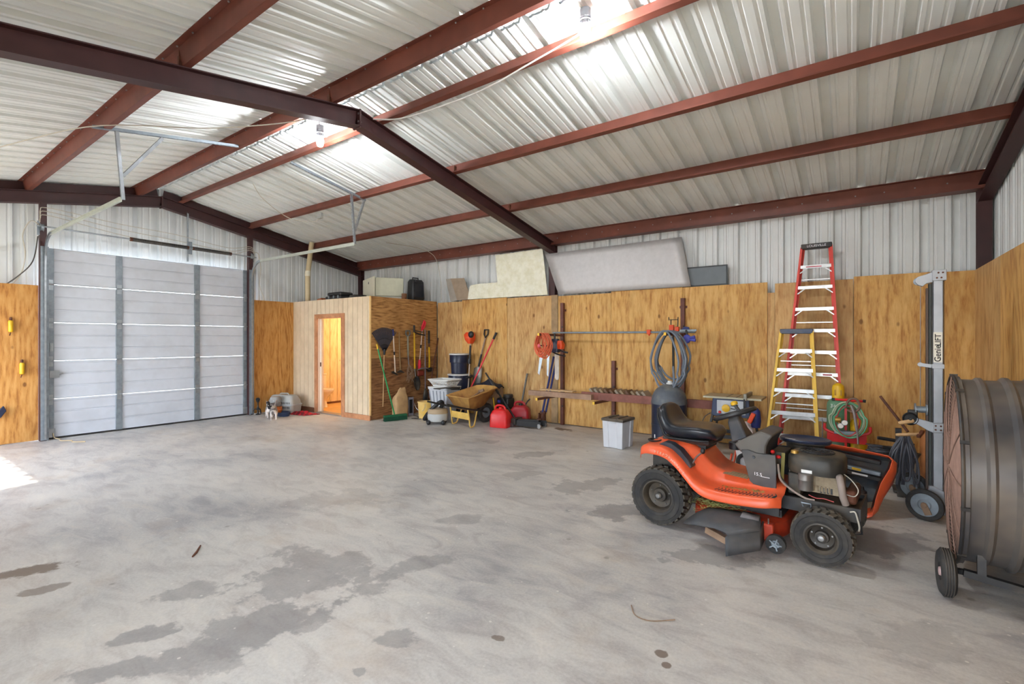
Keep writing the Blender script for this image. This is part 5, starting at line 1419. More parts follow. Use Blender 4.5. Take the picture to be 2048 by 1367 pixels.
# ---- timbers on the floor, cables and odds in the right corner
for i, (x0, x1, y, z, h, lab) in enumerate(((-.42, .80, 6.84, .0, .14, 'lower weathered timber on the floor below the red cart'), (-.36, .72, 6.85, .142, .10, 'upper weathered timber on the floor below the red cart'))):
    m = MB(); m.box(x0, x1, y - .045, y + .045, z, z + h); tag(m.build('timber', mat('grey_timber', (150, 132, 112), .8, 0, .2, 8, dirt=(104, 86, 70), dirt_amt=.5), bevel=.004), lab, 'timber', 'timbers behind the mower')
def handle_bar(name, lab, p, q, r, mt, cat, grip=None):
    t = thing(name, lab, cat, p)
    m = MB(); m.tube([p, q], r, 10); m.build('shaft', mt, t)
    if grip:
        P_, Q_ = Vector(p), Vector(q); m = MB(); m.tube([P_, P_ + (Q_ - P_).normalized() * grip], r * 1.5, 10); m.build('grip', M_black, t)
    return t
ht = thing('hand_truck', 'black two-handled hand truck leaning behind the cable bundle', 'hand truck', (.40, 6.55, 0))
for (x, z, y) in ((.20, .55, 6.42), (.24, .48, 6.28)):
    m = MB(); m.tube([(x, y, z), (x + .22, y + .06, z - .03)], .018, 10); m.build('grip', M_black, ht)
    m = MB(); m.tube([(x + .20, y + .06, z - .03), (x + .30, y + .10, z - .05), (.46, y + .14, .25), (.44, y + .16, .03)], .014, 8); m.build('frame_tube', M_blackd, ht)
m = MB(); m.box(.33, .55, 6.36, 6.62, .01, .03); m.build('toe_plate', M_blackd, ht)
m = MB(); m.bar((.44, 6.40, .30), (.44, 6.56, .30), .03, .03); m.build('cross_brace', M_blackd, ht)
M_cable = mat('grey_black_cable', (78, 80, 88), .45, 0, .15, 9)
cb = thing('cable_bundle', 'thick bundle of black welding cables hanging beside the lift', 'cable', (.42, 6.15, 0))
for i in range(26):
    a = rn.uniform(0, PI); xo = rn.uniform(-.11, .07); yo = rn.uniform(-.07, .07); dz = rn.uniform(.24, .36)
    w = rn.uniform(.012, .035)
    top = .62 + rn.uniform(-.05, .03)
    pts = [(.42 + xo * .3, 6.13 + yo * .5, top), (.42 + xo * .8 - w, 6.12 + yo, top - dz * .5), (.42 + xo - w, 6.12 + yo, top - dz), (.42 + xo, 6.12 + yo, top - dz - .05), (.42 + xo + w, 6.12 + yo, top - dz), (.42 + xo * .8 + w, 6.12 + yo, top - dz * .5), (.42 + xo * .3, 6.13 + yo * .5, top)]
    m = MB(); m.tube(smooth_path(pts, 4), .009, 6); m.build('cable_loop', M_cable, cb)
for i in range(10):
    xo = rn.uniform(-.10, .09); yo = rn.uniform(-.08, .08)
    m = MB(); m.tube(smooth_path([(.42 + xo * .6, 6.13 + yo, .32), (.42 + xo, 6.12 + yo, .22), (.42 + xo * 1.1, 6.13 + yo, .16)], 4), .009, 6); m.build('cable_tail', M_cable, cb)
m = MB(); m.bar((.38, 6.25, .0), (.36, 6.2, .70), .05, .04, (0, 1, 0)); m.build('cable_stand', M_blackd, cb)
m = MB(); m.lathe([(.012, 0), (.016, .02), (.015, .18), (.010, .19)], (.33, 6.05, .655), (.97, .1, .12), 10); hm = m.build('shaft', M_wood)
hm_t = thing('hammer', 'wooden-handled hammer lying on the black cable bundle', 'hammer', (.42, 6.05, .64)); hm.name = 'handle'; hm.parent = hm_t; hm.matrix_parent_inverse = Matrix.Translation((.42, 6.05, .64)).inverted()
m = MB(); m.bar((.50, 6.03, .66), (.54, 6.12, .70), .028, .028); m.build('head', M_rust, hm_t)
handle_bar('steel_bar', 'dark flat steel bar leaning on the plywood behind the cables', (.235, 6.75, .96), (.46, 6.55, .62), .014, M_rust, 'bar')
m = MB(); m.lathe([(.10, 0), (.10, .62), (.095, .63), (.085, .63), (.085, .05)], (.66, 6.62, 0), n=24, cap=False); m.lathe([(.10, .0), (.001, .0)], (.66, 6.62, .005), n=24, cap=False)
tag(m.build('steel_drum', mat('rust_brown_drum', (176, 112, 62), .7, .1, .25, 6, dirt=(96, 58, 36), dirt_amt=.6)), 'narrow rusty brown drum standing behind the lift mast', 'drum')
wc_ = thing('wire_coil', 'tangled coil of dark wire lying on the timbers', 'wire coil', (.24, 6.80, .25))
for i in range(22):
    pts = []; r1 = rn.uniform(.09, .14); tilt = rn.uniform(-.3, .3); zc = .26 + i * .0065
    for k in range(24):
        a = 2 * PI * k / 24; pts.append((.24 + r1 * math.cos(a), 6.80 + r1 * .8 * math.sin(a), zc + tilt * .08 * math.cos(a + i)))
    m = MB(); m.tube(pts, .0045, 5, closed=True); m.build('wire_loop', M_cable, wc_)
# drooping pipes on top of the right wall board
for i, (y0, z0, y1, z1, x, lab) in enumerate(((5.46, 2.43, 4.2, 2.50, 1.16, 'uppermost grey pipe lying on the right wall plywood'), (5.55, 2.385, 4.2, 2.46, 1.20, 'second grey pipe lying on the right wall plywood'), (5.56, 2.43, 4.2, 2.455, 1.25, 'grey pipe nearest the metal on the right wall plywood'), (5.42, 2.445, 4.3, 2.445, 1.19, 'open-ended grey pipe resting on the right wall plywood edge'))):
    pass
gp = []
for (yy, zz, xx, lab) in ((5.50, 2.445, 1.175, 'lowest grey pipe on the right wall ledge, open at its end'), (5.62, 2.485, 1.20, 'middle grey pipe of the stack on the right wall ledge'), (5.60, 2.525, 1.235, 'upper grey pipe of the stack on the right wall ledge'), (5.48, 2.56, 1.21, 'topmost grey pipe of the stack on the right wall ledge')):
    m = MB(); pts = smooth_path([(xx, yy, zz), (xx, yy - .4, zz + .012), (xx, yy - 1.2, zz + .02), (xx, yy - 2.2, zz)], 5)
    m.tube(pts, .019, 12)
    m.cur = 1; m.lathe([(.013, 0), (.001, .0)], (xx, yy + .0012, zz), (0, 1, 0), 12, cap=False)
    tag(m.build('plastic_pipe', [mat('grey_pipe', (186, 186, 178), .5, 0, .08), M_black]), lab, 'pipe', 'grey pipes on the right wall ledge')
m = MB(); m.box(1.19, 1.30, 3.2, 5.5, 2.40, 2.425); m.build('ledge_board', M_ply2, wrt)

# ================================================================== BACK WALL: boards, rack, hanging things
def slab_quad(m, pts, t):
    """four or more outline points extruded by vector t"""
    n = len(pts); a = [Vector(p) for p in pts]; b_ = [p + Vector(t) for p in a]
    m.add(a + b_, [tuple(range(n))[::-1], tuple(range(n, 2 * n))] + [(k, (k + 1) % n, n + (k + 1) % n, n + k) for k in range(n)])
M_foil = mat('crinkled_foil', (196, 194, 194), .5, .3, .05, 14, dirt=(206, 204, 204), dirt_amt=.3, bmp=.2)
M_foam = mat('white_foam', (246, 245, 226), .8, 0, .04, 16, dirt=(214, 210, 170), dirt_amt=.5)
m = MB()
gx = []
for j in range(9):
    v_ = j / 8; row = []
    for i in range(15):
        u = i / 14
        xl = -4.84 + (-4.515 + 4.84) * v_; xr = -2.27 + (-2.11 + 2.27) * v_
        zt = 3.225 + .015 * u; z = zt + (2.432 - zt) * v_
        row.append((xl + (xr - xl) * u, 7.90 - .05 * v_ - .012 * math.sin(PI * v_) * (.4 + .6 * u), z))
    gx.append(row)
m.loft(gx, closed=False, caps=False); fo = m.build('foam_board', M_foil, fix=False, sharp=80)
md = fo.modifiers.new('thick', 'SOLIDIFY'); md.thickness = .018; md.offset = -1
tag(fo, 'large silver foil-faced foam board leaning above the plywood', 'foam board')
m = MB(); slab_quad(m, [(-6.05, 7.90, 3.33), (-4.90, 7.90, 3.34), (-4.76, 7.86, 2.44), (-5.96, 7.86, 2.445), (-5.97, 7.87, 2.755)], (0, -.02, 0)); fo = m.build('foam_board', M_foam, bevel=.004); tag(fo, 'square pale foam board standing left of the silver board', 'foam board')
m = MB(); slab_quad(m, [(-6.76, 7.855, 2.445), (-5.80, 7.855, 2.445), (-5.82, 7.872, 2.76), (-6.45, 7.872, 2.765), (-6.68, 7.872, 2.75), (-6.73, 7.872, 2.70)], (0, -.02, 0)); tag(m.build('foam_board', M_foam, bevel=.004), 'low pale foam offcut in front of the square pale board', 'foam board')
bs = thing('bent_panel', 'small grey board folded down its middle above the tall shovel corner', 'panel', (-7.0, 7.83, 2.43))
m = MB(); slab_quad(m, [(-7.40, 7.84, 2.93), (-7.22, 7.80, 2.925), (-7.03, 7.80, 2.435), (-7.26, 7.84, 2.435)], (0, .014, 0)); m.build('left_leaf', mat('grey_hardboard', (172, 166, 156), .6, 0, .08), bs)
m = MB(); slab_quad(m, [(-7.22, 7.80, 2.925), (-6.88, 7.85, 2.915), (-6.67, 7.85, 2.45), (-7.03, 7.80, 2.435)], (0, .014, 0)); m.build('right_leaf', mat('brown_grey_hardboard', (158, 140, 120), .6, 0, .12), bs)
ws = thing('window_screen', 'dark framed window pane leaning at the right of the silver board', 'window screen', (-1.85, 7.88, 2.43))
m = MB(); z0, z1, x0, x1 = 2.43, 2.74, -2.30, -1.58
m.box(x0, x1, 7.885, 7.90, z1 - .02, z1); m.box(x0, x1, 7.885, 7.90, z0, z0 + .02); m.box(x0, x0 + .02, 7.885, 7.90, z0 + .02, z1 - .02); m.box(x1 - .02, x1, 7.885, 7.90, z0 + .02, z1 - .02); m.build('frame', mat('dark_frame', (60, 64, 66), .5, .3), ws)
m = MB(); m.box(x0 + .02, x1 - .02, 7.891, 7.894, z0 + .02, z1 - .02); m.build('pane', mat('smoky_pane', (120, 128, 134), .2, 0, .06, 5), ws)

M_rack = mat('rack_brown_steel', (110, 64, 52), .55, .1, .2, 8, dirt=(70, 44, 40), dirt_amt=.5)
M_tip = mat('yellow_tip', (244, 200, 64), .5, 0, .04)
def rack(lab, x, ztop, z0, arms):
    r = thing('rack_post', lab, 'rack', (x, 7.82, z0), group='steel rack posts on the plywood')
    m = MB(); m.box(x - .032, x + .032, 7.80, 7.864, z0, ztop); m.build('post', M_rack, r, bevel=.003)
    m = MB(); m.box(x - .06, x + .06, 7.855, 7.866, ztop - .16, ztop - .12); m.build('mount_plate', M_rack, r)
    for (z, L) in arms:
        m = MB(); m.bar((x, 7.80, z), (x, 7.80 - L, z + .012), .03, .04); m.build('arm', M_rack, r)
        m = MB(); m.bar((x, 7.801 - L, z + .012), (x, 7.79 - L, z + .0121), .034, .044); m.build('arm_tip', M_tip, r)
    for z in (z0 + .35, ztop - .45):
        m = MB(); m.lathe([(.014, 0), (.014, .014)], (x + .02, 7.80, z), (0, -1, 0), 8); m.build('bolt', M_black, r)
rack('tall brown steel rack post holding the orange cord', -4.43, 2.27, .004, [(1.665, .80), (.555, .86)])
rack('short brown steel rack post behind the leaning slats', -3.41, 1.22, .004, [(.555, .76)])
rack('tall brown steel rack post behind the coiled grey hose', -2.23, 2.25, .004, [(1.66, .86), (.555, .46)])
m = MB(); m.tube([(-4.50, 7.60, 1.712), (-1.98, 7.60, 1.705)], .016, 12); tag(m.build('steel_pipe', M_galvd), 'long grey steel pipe laid across the rack arms', 'pipe')
m = MB(); m.bar((-4.80, 7.28, .628), (-3.55, 7.28, .628), .09, .09); tag(m.build('timber', mat('grey_brown_timber', (164, 132, 110), .75, 0, .2, 9, dirt=(120, 92, 74), dirt_amt=.5), bevel=.004), 'weathered timber end at the left of the lower rack', 'timber')
m = MB(); m.bar((-3.80, 7.38, .638), (-1.66, 7.38, .638), .04, .125); tag(m.build('timber', mat('red_brown_timber', (146, 92, 80), .7, 0, .2, 9, dirt=(100, 60, 52), dirt_amt=.5), bevel=.004), 'reddish brown timber across the lower rack arms', 'timber')
m = MB(); m.bar((-4.62, 7.40, .69), (-3.95, 7.40, .69), .14, .018); tag(m.build('timber', mat('pale_board', (206, 176, 136), .7, 0, .12)), 'pale thin board lying on the weathered timber end', 'timber')
m = MB(); m.bar((-3.80, 7.57, .59), (-1.7, 7.57, .59), .30, .02); tag(m.build('timber', M_woodg), 'wide plank under the leaning wooden slats', 'timber')
M_slats = [mat('slat_grey', (158, 146, 130), .75, 0, .12, 9), mat('slat_brown', (110, 84, 66), .75, 0, .15, 9), mat('slat_tan', (150, 128, 102), .75, 0, .12, 9)]
ordn = ['first', 'second', 'third', 'fourth', 'fifth', 'sixth', 'seventh', 'eighth', 'ninth', 'tenth', 'eleventh', 'twelfth']
for i in range(11):
    x = -3.56 + i * .092
    M_ = Matrix.Rotation(-.72, 3, 'Y')
    m = MB(); m.obox((x - .06, 7.57 + .004 * (i % 3), .675), (.036, .26, .20), M_)
    tag(m.build('wood_offcut', M_slats[(0, 0, 2, 1, 1, 0, 2, 1, 2, 0, 0, 2)[i]], bevel=.002), '%s short wooden slat from the left in the leaning row' % ordn[i], 'wood offcut', 'short slats leaning on the rack')

# ---- coiled grey hose on the right rack arm
hz = thing('garden_hose', 'thick grey hose coiled over the rack arm above the tank', 'hose', (-2.23, 7.1, 1.0))
M_gh2 = mat('grey_hose', (112, 122, 136), .45, 0, .1, 8)
rn2 = random.Random(8)
for i in range(8):
    w = .225 + rn2.uniform(-.03, .04); h = .38 + rn2.uniform(-.03, .06); cx = -2.23 + rn2.uniform(-.03, .04); yy = 7.30 - .045 * i
    zt = 1.715
    pts = []
    for k in range(44):
        a = 2 * PI * k / 44 + PI / 2
        f = math.sin(a)
        pts.append((cx + w * math.cos(a) * (1 - .32 * max(0, f)) + (.03 * (f < -.5)), yy + .015 * math.sin(a * 2 + i), zt - h + h * f + rn2.uniform(-.002, .002)))
    m = MB(); m.tube(pts, .0155, 8, closed=True); m.build('hose_loop', M_gh2, hz)
m = MB(); m.tube(smooth_path([(-2.14, 7.02, 1.20), (-2.12, 7.0, 1.02), (-2.13, 7.0, .93)], 4), .016, 8); m.build('hose_end', M_gh2, hz)
m = MB(); m.tube([(-2.13, 7.0, .94), (-2.132, 7.0, .90)], .012, 8); m.build('hose_fitting', M_steel, hz)
handle_bar('black_rod', 'straight black rod hanging inside the coiled grey hose', (-2.27, 7.45, 1.66), (-2.26, 7.45, .80), .018, M_black, 'rod')
cl_ = thing('bar_clamp', 'blue-handled bar clamp at the end of the steel pipe', 'clamp', (-2.08, 7.55, 1.7))
m = MB(); m.bar((-2.20, 7.55, 1.73), (-1.95, 7.55, 1.73), .012, .03); m.build('bar', M_galvd, cl_)
m = MB(); m.prism([(-2.16, 1.76), (-2.12, 1.79), (-2.06, 1.78), (-2.05, 1.745), (-2.16, 1.745)], (0, 7.53, 0), (1, 0, 0), (0, 0, 1), (0, .04, 0)); m.build('fixed_jaw', M_blue, cl_)
m = MB(); m.ball((-2.09, 7.55, 1.60), .06, .03, .07); m.build('grip_head', mat('clamp_blue', (84, 88, 186), .5), cl_)
m = MB(); m.tube([(-2.06, 7.55, 1.61), (-1.97, 7.54, 1.63)], [.018, .026], 8); m.tube([(-2.06, 7.55, 1.59), (-1.96, 7.54, 1.58)], [.018, .026], 8); m.build('trigger_handles', mat('clamp_blue', (84, 88, 186)), cl_)
m = MB(); m.bar((-2.10, 7.55, 1.74), (-2.09, 7.55, 1.64), .02, .03); m.build('slide', M_black, cl_)
pc = thing('pipe_clamp', 'orange pipe clamp with black screws beside the coiled hose', 'clamp', (-2.3, 7.58, 1.75))
m = MB(); m.box(-2.37, -2.30, 7.56, 7.62, 1.73, 1.82); m.box(-2.28, -2.22, 7.56, 7.62, 1.72, 1.79); m.build('jaws', M_orange, pc, bevel=.006)
m = MB(); m.tube([(-2.345, 7.585, 1.80), (-2.345, 7.585, 1.90)], .008, 8); m.tube([(-2.24, 7.585, 1.78), (-2.235, 7.585, 1.92)], .008, 8); m.tube([(-2.36, 7.58, 1.90), (-2.24, 7.58, 1.90)], .006, 6); m.tube([(-2.37, 7.57, 1.89), (-2.375, 7.57, 1.94)], .007, 6); m.tube([(-2.235, 7.57, 1.89), (-2.23, 7.57, 1.94)], .007, 6); m.build('screw', M_black, pc)
m = MB(); m.box(-2.73, -2.67, 7.565, 7.635, 1.675, 1.75); m.cur = 0; m.lathe([(.02, 0), (.012, .03)], (-2.70, 7.60, 1.68), (0, 0, -1), 8); tag(m.build('clamp_jaw', M_orange, bevel=.006), 'small orange sliding jaw alone on the steel pipe', 'clamp')

# ---- orange extension cord, saws, chainsaw on the left rack arm
oc = thing('extension_cord', 'coiled orange extension cord hung on the left rack arm', 'cord', (-4.43, 7.1, 1.4))
M_oc = mat('orange_cord', (232, 112, 74), .5, 0, .08, 9)
for i in range(20):
    w = .125 + rn2.uniform(-.06, .03); h = .20 + rn2.uniform(-.07, .025); cx = -4.43 + rn2.uniform(-.02, .02); yy = 7.06 + .011 * i
    pts = []
    for k in range(32):
        a = 2 * PI * k / 32 + PI / 2; f = math.sin(a)
        pts.append((cx + w * math.cos(a) * (1 - .25 * max(0, f)), yy + .008 * math.sin(2 * a + i), 1.70 - h + h * f))
    m = MB(); m.tube(pts, .0075, 6, closed=True); m.build('cord_loop', M_oc, oc)
m = MB(); m.ball((-4.44, 7.03, 1.48), .03, .025, .035); m.build('plug', mat('pink_plug', (240, 110, 120), .4), oc)
def handsaw(lab, x, y, ztop, L, w, tilt, hm):
    t = thing('hand_saw', lab, 'saw', (x, y, ztop), group='saws hung on the left rack arm')
    m = MB(); m.prism([(-w / 2, 0), (w / 2, 0), (w * .30, -L), (-w * .25 + tilt * 0, -L + .03)], (x, y, ztop - .12), (math.cos(tilt), 0, math.sin(tilt)), (-math.sin(tilt) * 1, 0, math.cos(tilt)), (0, .003, 0)); m.build('blade', mat('saw_blade', (150, 160, 168), .35, .75, .1, 14, dirt=(130, 118, 112), dirt_amt=.4), t)
    m = MB(); m.tube([(x - .04, y, ztop), (x - .045, y, ztop - .07), (x - .02, y, ztop - .12), (x + .02, y, ztop - .12), (x + .045, y, ztop - .07), (x + .04, y, ztop)], .014, 8, closed=True); m.build('handle', hm, t)
    return t
handsaw('hand saw hanging leftmost below the orange cord', -4.60, 7.38, 1.48, .42, .075, -.18, M_black)
handsaw('hand saw hanging straight below the orange cord', -4.49, 7.42, 1.48, .44, .06, -.04, M_black)
cs = thing('chain_saw', 'orange and black chainsaw hanging nose down by the post', 'chainsaw', (-4.30, 7.45, 1.65))
m = MB(); m.loft([rrect(-4.42, -4.28, 7.38, 7.50, 1.36, .03), rrect(-4.43, -4.27, 7.37, 7.51, 1.50, .03), rrect(-4.41, -4.29, 7.39, 7.49, 1.60, .03)]); m.build('engine_body', M_navy, cs)
m = MB(); m.loft([rrect(-4.29, -4.19, 7.38, 7.49, 1.42, .03), rrect(-4.30, -4.18, 7.37, 7.50, 1.50, .03), rrect(-4.29, -4.21, 7.39, 7.48, 1.57, .03)]); m.build('fuel_cover', M_orange, cs)
m = MB(); m.tube(smooth_path([(-4.40, 7.44, 1.38), (-4.28, 7.42, 1.40), (-4.15, 7.40, 1.37), (-4.08, 7.40, 1.36)], 4), .016, 8); m.tube(smooth_path([(-4.40, 7.44, 1.36), (-4.26, 7.40, 1.32), (-4.12, 7.38, 1.30)], 4), .012, 8); m.build('handle', M_black, cs)
m = MB(); m.tube([(-4.37, 7.44, 1.60), (-4.37, 7.44, 1.70)], .018, 8); m.build('strap', M_black, cs)
m = MB(); m.prism([(-.045, 0), (.045, 0), (.042, -.42), (.03, -.46), (-.02, -.46), (-.04, -.42)], (-4.325, 7.44, 1.33), (1, 0, 0), (0, 0, 1), (0, .01, 0)); m.build('guide_bar', mat('bar_scabbard', (204, 196, 186), .6, .1, .12, 12), cs)
# ---- post hole digger
dg = thing('post_hole_digger', 'blue-handled post hole digger standing by the rack post', 'digger', (-4.67, 7.5, 0))
for dx in (-.02, .025):
    m = MB(); m.tube([(-4.42 + dx, 7.55 + dx, 1.28), (-4.63 + dx, 7.50 + dx, .26)], .019, 10); m.build('handle', M_blue, dg)
    s_ = -1 if dx < 0 else 1
    rings = []
    for z, r in ((.004, .05), (.03, .066), (.15, .072), (.24, .066)):
        rings.append([(-4.665 + s_ * r * math.cos(a), 7.49 + r * 1.0 * math.sin(a), z) for a in [(-1.2 + 2.4 * k / 8) for k in range(9)]])
    m = MB(); m.loft(rings, closed=False, caps=False); bl = m.build('blade', M_rust, dg, fix=False); md = bl.modifiers.new('thick', 'SOLIDIFY'); md.thickness = .004
m = MB(); m.box(-4.70, -4.60, 7.47, 7.53, .22, .28); m.build('hinge_plate', M_rust, dg)
# ---- steel bar, floor jack, gas cans
handle_bar('steel_bar', 'slim grey steel bar leaning on plywood beside the floor jack', (-5.22, 7.83, .92), (-5.24, 7.55, .012), .019, mat('dull_bar', (112, 110, 104), .5, .3), 'bar')
fj = thing('floor_jack', 'low black trolley jack with a long raised handle', 'jack', (-4.9, 7.3, 0))
for y in (7.10, 7.30):
    m = MB(); m.bar((-5.06, y, .085), (-4.55, y + .16, .065), .012, .10); m.build('side_plate', M_black, fj)
m = MB(); m.box(-5.08, -4.98, 7.08, 7.32, .05, .16); m.build('pump_block', M_blackd, fj, bevel=.01)
m = MB(); m.bar((-5.0, 7.21, .12), (-4.62, 7.33, .12), .10, .05); m.build('lift_arm', M_black, fj, bevel=.006)
m = MB(); m.lathe([(.05, 0), (.05, .02), (.03, .022)], (-4.62, 7.33, .145), n=16); m.build('saddle', M_rust, fj)
for (x, y) in ((-5.05, 7.07), (-5.05, 7.335), (-4.58, 7.25), (-4.58, 7.46)):
    m = MB(); m.lathe([(.04, -.014), (.04, .014)], (x, y, .04), (0, 1, 0), 16); m.build('wheel', M_steel, fj)
m = MB(); m.tube([(-5.06, 7.2, .13), (-5.9, 7.38, .93)], .017, 10); m.build('handle', M_black, fj)
m = MB(); m.tube([(-5.72, 7.34, .76), (-5.52, 7.30, .56)], .026, 10); m.build('handle_sleeve', M_black, fj)
def gas_can(lab, x, y, s, rot, col, spout):
    t = thing('gas_can', lab, 'gas can', (x, y, 0), rot, group='red petrol cans by the jack', local=True)
    a, b_ = .17 * s, .12 * s
    m = MB(); m.loft([rrect(-a, a, -b_, b_, .004, .04 * s), rrect(-a * 1.03, a * 1.03, -b_ * 1.03, b_ * 1.03, .03 * s, .05 * s), rrect(-a * 1.0, a * 1.0, -b_, b_, .22 * s, .05 * s), rrect(-a * .78, a * .78, -b_ * .8, b_ * .8, .29 * s, .05 * s), rrect(-a * .5, a * .5, -b_ * .55, b_ * .55, .325 * s, .03 * s)]); m.build('body', col, t, sharp=60)
    m = MB(); m.tube(smooth_path([(-a * .62, 0, .28 * s), (-a * .55, 0, .36 * s), (-a * .1, 0, .385 * s), (a * .4, 0, .36 * s), (a * .6, 0, .28 * s)], 5), .020 * s, 10); m.build('handle', col, t)
    m = MB(); m.lathe([(.03 * s, .31 * s), (.034 * s, .33 * s), (.034 * s, .355 * s), (.02 * s, .36 * s)], (a * .1, -b_ * .3, 0), n=16); m.build('cap', col if not spout else M_black, t)
    if spout:
        m = MB(); m.tube([(a * .5, 0, .32 * s), (a * .8, 0, .40 * s), (a * 1.05, 0, .44 * s)], .013, 8); m.build('spout', M_black, t)
    return t
gas_can('bright red plastic gas can nearest, in front of the jack handle', -5.24, 6.99, 1.02, .2, M_redp, False)
gas_can('darker red gas can with black spout behind the jack handle', -5.17, 7.52, 1.06, .35, mat('dark_red_plastic', (168, 26, 40), .4, 0, .08), True)
# ---- tiller engine with yellow frame
te = thing('garden_tiller', 'small black engine in a yellow frame behind the gas can', 'tiller', (-5.55, 7.55, 0))
m = MB(); m.box(-5.70, -5.42, 7.46, 7.70, .24, .45); m.build('engine', M_black, te, bevel=.03)
m = MB(); m.lathe([(.09, .45), (.10, .48), (.09, .52), (.02, .525)], (-5.50, 7.58, 0), n=18); m.build('recoil_cover', M_blackd, te)
m = MB(); m.box(-5.66, -5.60, 7.452, 7.462, .36, .41); m.build('blue_label', mat('label_violet', (84, 84, 190), .4), te)
for y in (7.44, 7.72):
    m = MB(); m.tube([(-5.76, y, .45), (-5.72, y, .22), (-5.68, y, .03)], .014, 8); m.build('frame_leg', M_yellow, te)
m = MB(); m.box(-5.74, -5.40, 7.46, 7.70, .19, .235); m.build('engine_plate', M_yellow, te)
for y in (7.47, 7.69):
    m = MB(); m.lathe([(.11, -.03), (.12, 0), (.11, .03)], (-5.48, y, .12), (0, 1, 0), 22); m.build('wheel', M_rubber, te)
m = MB(); m.bar((-5.72, 7.58, .02), (-5.70, 7.58, .20), .06, .06, (1, 0, 0)); m.build('tine_guard', M_rust, te)
# ---- wooden box with dark cloth
bxw = thing('wooden_crate', 'old wooden crate behind the wheelbarrow under a dark cloth', 'crate', (-6.04, 7.66, 0))
for i in range(4):
    m = MB(); m.box(-6.28, -5.80, 7.47, 7.49, .01 + i * .15, .15 + i * .15); m.build('front_board', M_woodg, bxw, bevel=.003)
for x in (-6.28, -5.82):
    m = MB(); m.box(x, x + .02, 7.49, 7.82, .01, .61); m.build('side_board', M_woodg, bxw)
m = MB(); m.box(-6.29, -5.79, 7.46, 7.83, .612, .632); m.build('lid', mat('dusty_ply_lid', (178, 146, 104), .7, 0, .15), bxw)
m = MB(); m.box(-5.94, -5.88, 7.464, 7.472, .48, .56); m.build('hand_hole', M_black, bxw)
cth = []
for j in range(8):
    row = []
    for i in range(13):
        u, v_ = i / 12, j / 7
        row.append((-6.29 + .52 * u, 7.46 + .36 * v_, .66 + .10 * math.sin(PI * u) * math.sin(PI * v_) + .03 * math.sin(9 * u + 5 * v_) * math.sin(PI * u) + .02 * math.sin(14 * v_ + 3 * u) - (.03 if j in (0, 7) or i in (0, 12) else 0)))
    cth.append(row)
m = MB(); m.loft(cth, closed=False, caps=False); ct_ = m.build('cloth', mat('navy_cloth', (30, 36, 52), .8, 0, .2, 9), fix=False, sharp=80)
md = ct_.modifiers.new('thick', 'SOLIDIFY'); md.thickness = .012; md.offset = -1; tag(ct_, 'crumpled dark navy cloth lying on the wooden crate', 'cloth')
# ---- wheelbarrow (local -y towards the handles)
M_wb = mat('rusty_yellow_tray', (196, 152, 84), .6, .1, .18, 5, dirt=(126, 66, 34), dirt_amt=.8)
M_wby = mat('wheelbarrow_yellow', (226, 188, 96), .5, 0, .1, 8, dirt=(150, 104, 50), dirt_amt=.4)
wbw = thing('wheelbarrow', 'rusty yellow wheelbarrow with black handles and a stick inside', 'wheelbarrow', (-5.90, 6.62, 0), -.2, local=True)
def tray(z, y0, y1, w0, w1, dz):
    return [(-w0, y0, z), (-w0 * .5, y0 - .012, z), (w0 * .5, y0 - .012, z), (w0, y0, z), (w1, y1 - .03, z + dz), (w1 * .5, y1 + .04, z + dz * 1.1), (-w1 * .5, y1 + .04, z + dz * 1.1), (-w1, y1 - .03, z + dz)]
m = MB(); m.loft([tray(.30, .08, .42, .20, .17, .04), tray(.315, .06, .45, .22, .19, .045), tray(.53, -.05, .66, .325, .30, .14), tray(.535, -.06, .67, .335, .31, .14)], closed=True, caps=False); m.add(tray(.30, .08, .42, .20, .17, .04), [tuple(range(8))])
ty_ = m.build('tray', M_wb, wbw, fix=False, sharp=40); md = ty_.modifiers.new('thick', 'SOLIDIFY'); md.thickness = .006
m = MB(); m.tube([Vector(p) + Vector((0, 0, .004)) for p in tray(.535, -.06, .67, .338, .314, .14)], .011, 8, closed=True); m.build('tray_rim', M_wb, wbw)
for s in (-1, 1):
    m = MB(); m.tube(smooth_path([(s * .30, -.50, .47), (s * .27, -.1, .36), (s * .22, .25, .285), (s * .10, .52, .22), (s * .06, .60, .20)], 5), .018, 10); m.build('handle_bar', M_black, wbw)
    m = MB(); m.tube(smooth_path([(s * .265, -.02, .33), (s * .27, .01, .16), (s * .27, .03, .02), (s * .27, .09, .016), (s * .262, .13, .04), (s * .24, .19, .20), (s * .225, .22, .28)], 4), .014, 8); m.build('leg', M_wby, wbw)
m = MB(); m.box(-.26, .26, .0, .006, .14, .26); m.build('cross_panel', M_wby, wbw, bevel=.002)
m = MB(); m.lathe([(.10, -.045), (.15, -.05), (.185, -.03), (.19, 0), (.185, .03), (.15, .05), (.10, .045)], (0, .60, .19), (1, 0, 0), 32, loop=True); wt = m.build('wheel', M_rubber, wbw)
m = MB(); m.lathe([(.105, .03), (.03, .02), (.028, .05)], (0, .60, .19), (1, 0, 0), 22); m.lathe([(.105, -.03), (.03, -.02), (.028, -.05)], (0, .60, .19), (1, 0, 0), 22); m.build('wheel_disc', M_galvd, wt).matrix_parent_inverse = Matrix()
m = MB(); m.bar((-.12, .10, .35), (-.02, .52, .60), .03, .03); m.bar((.05, .12, .35), (.18, .50, .58), .05, .03); m.bar((-.06, .50, .59), (.06, .52, .63), .04, .05); m.build('stick', M_woodg, wbw)
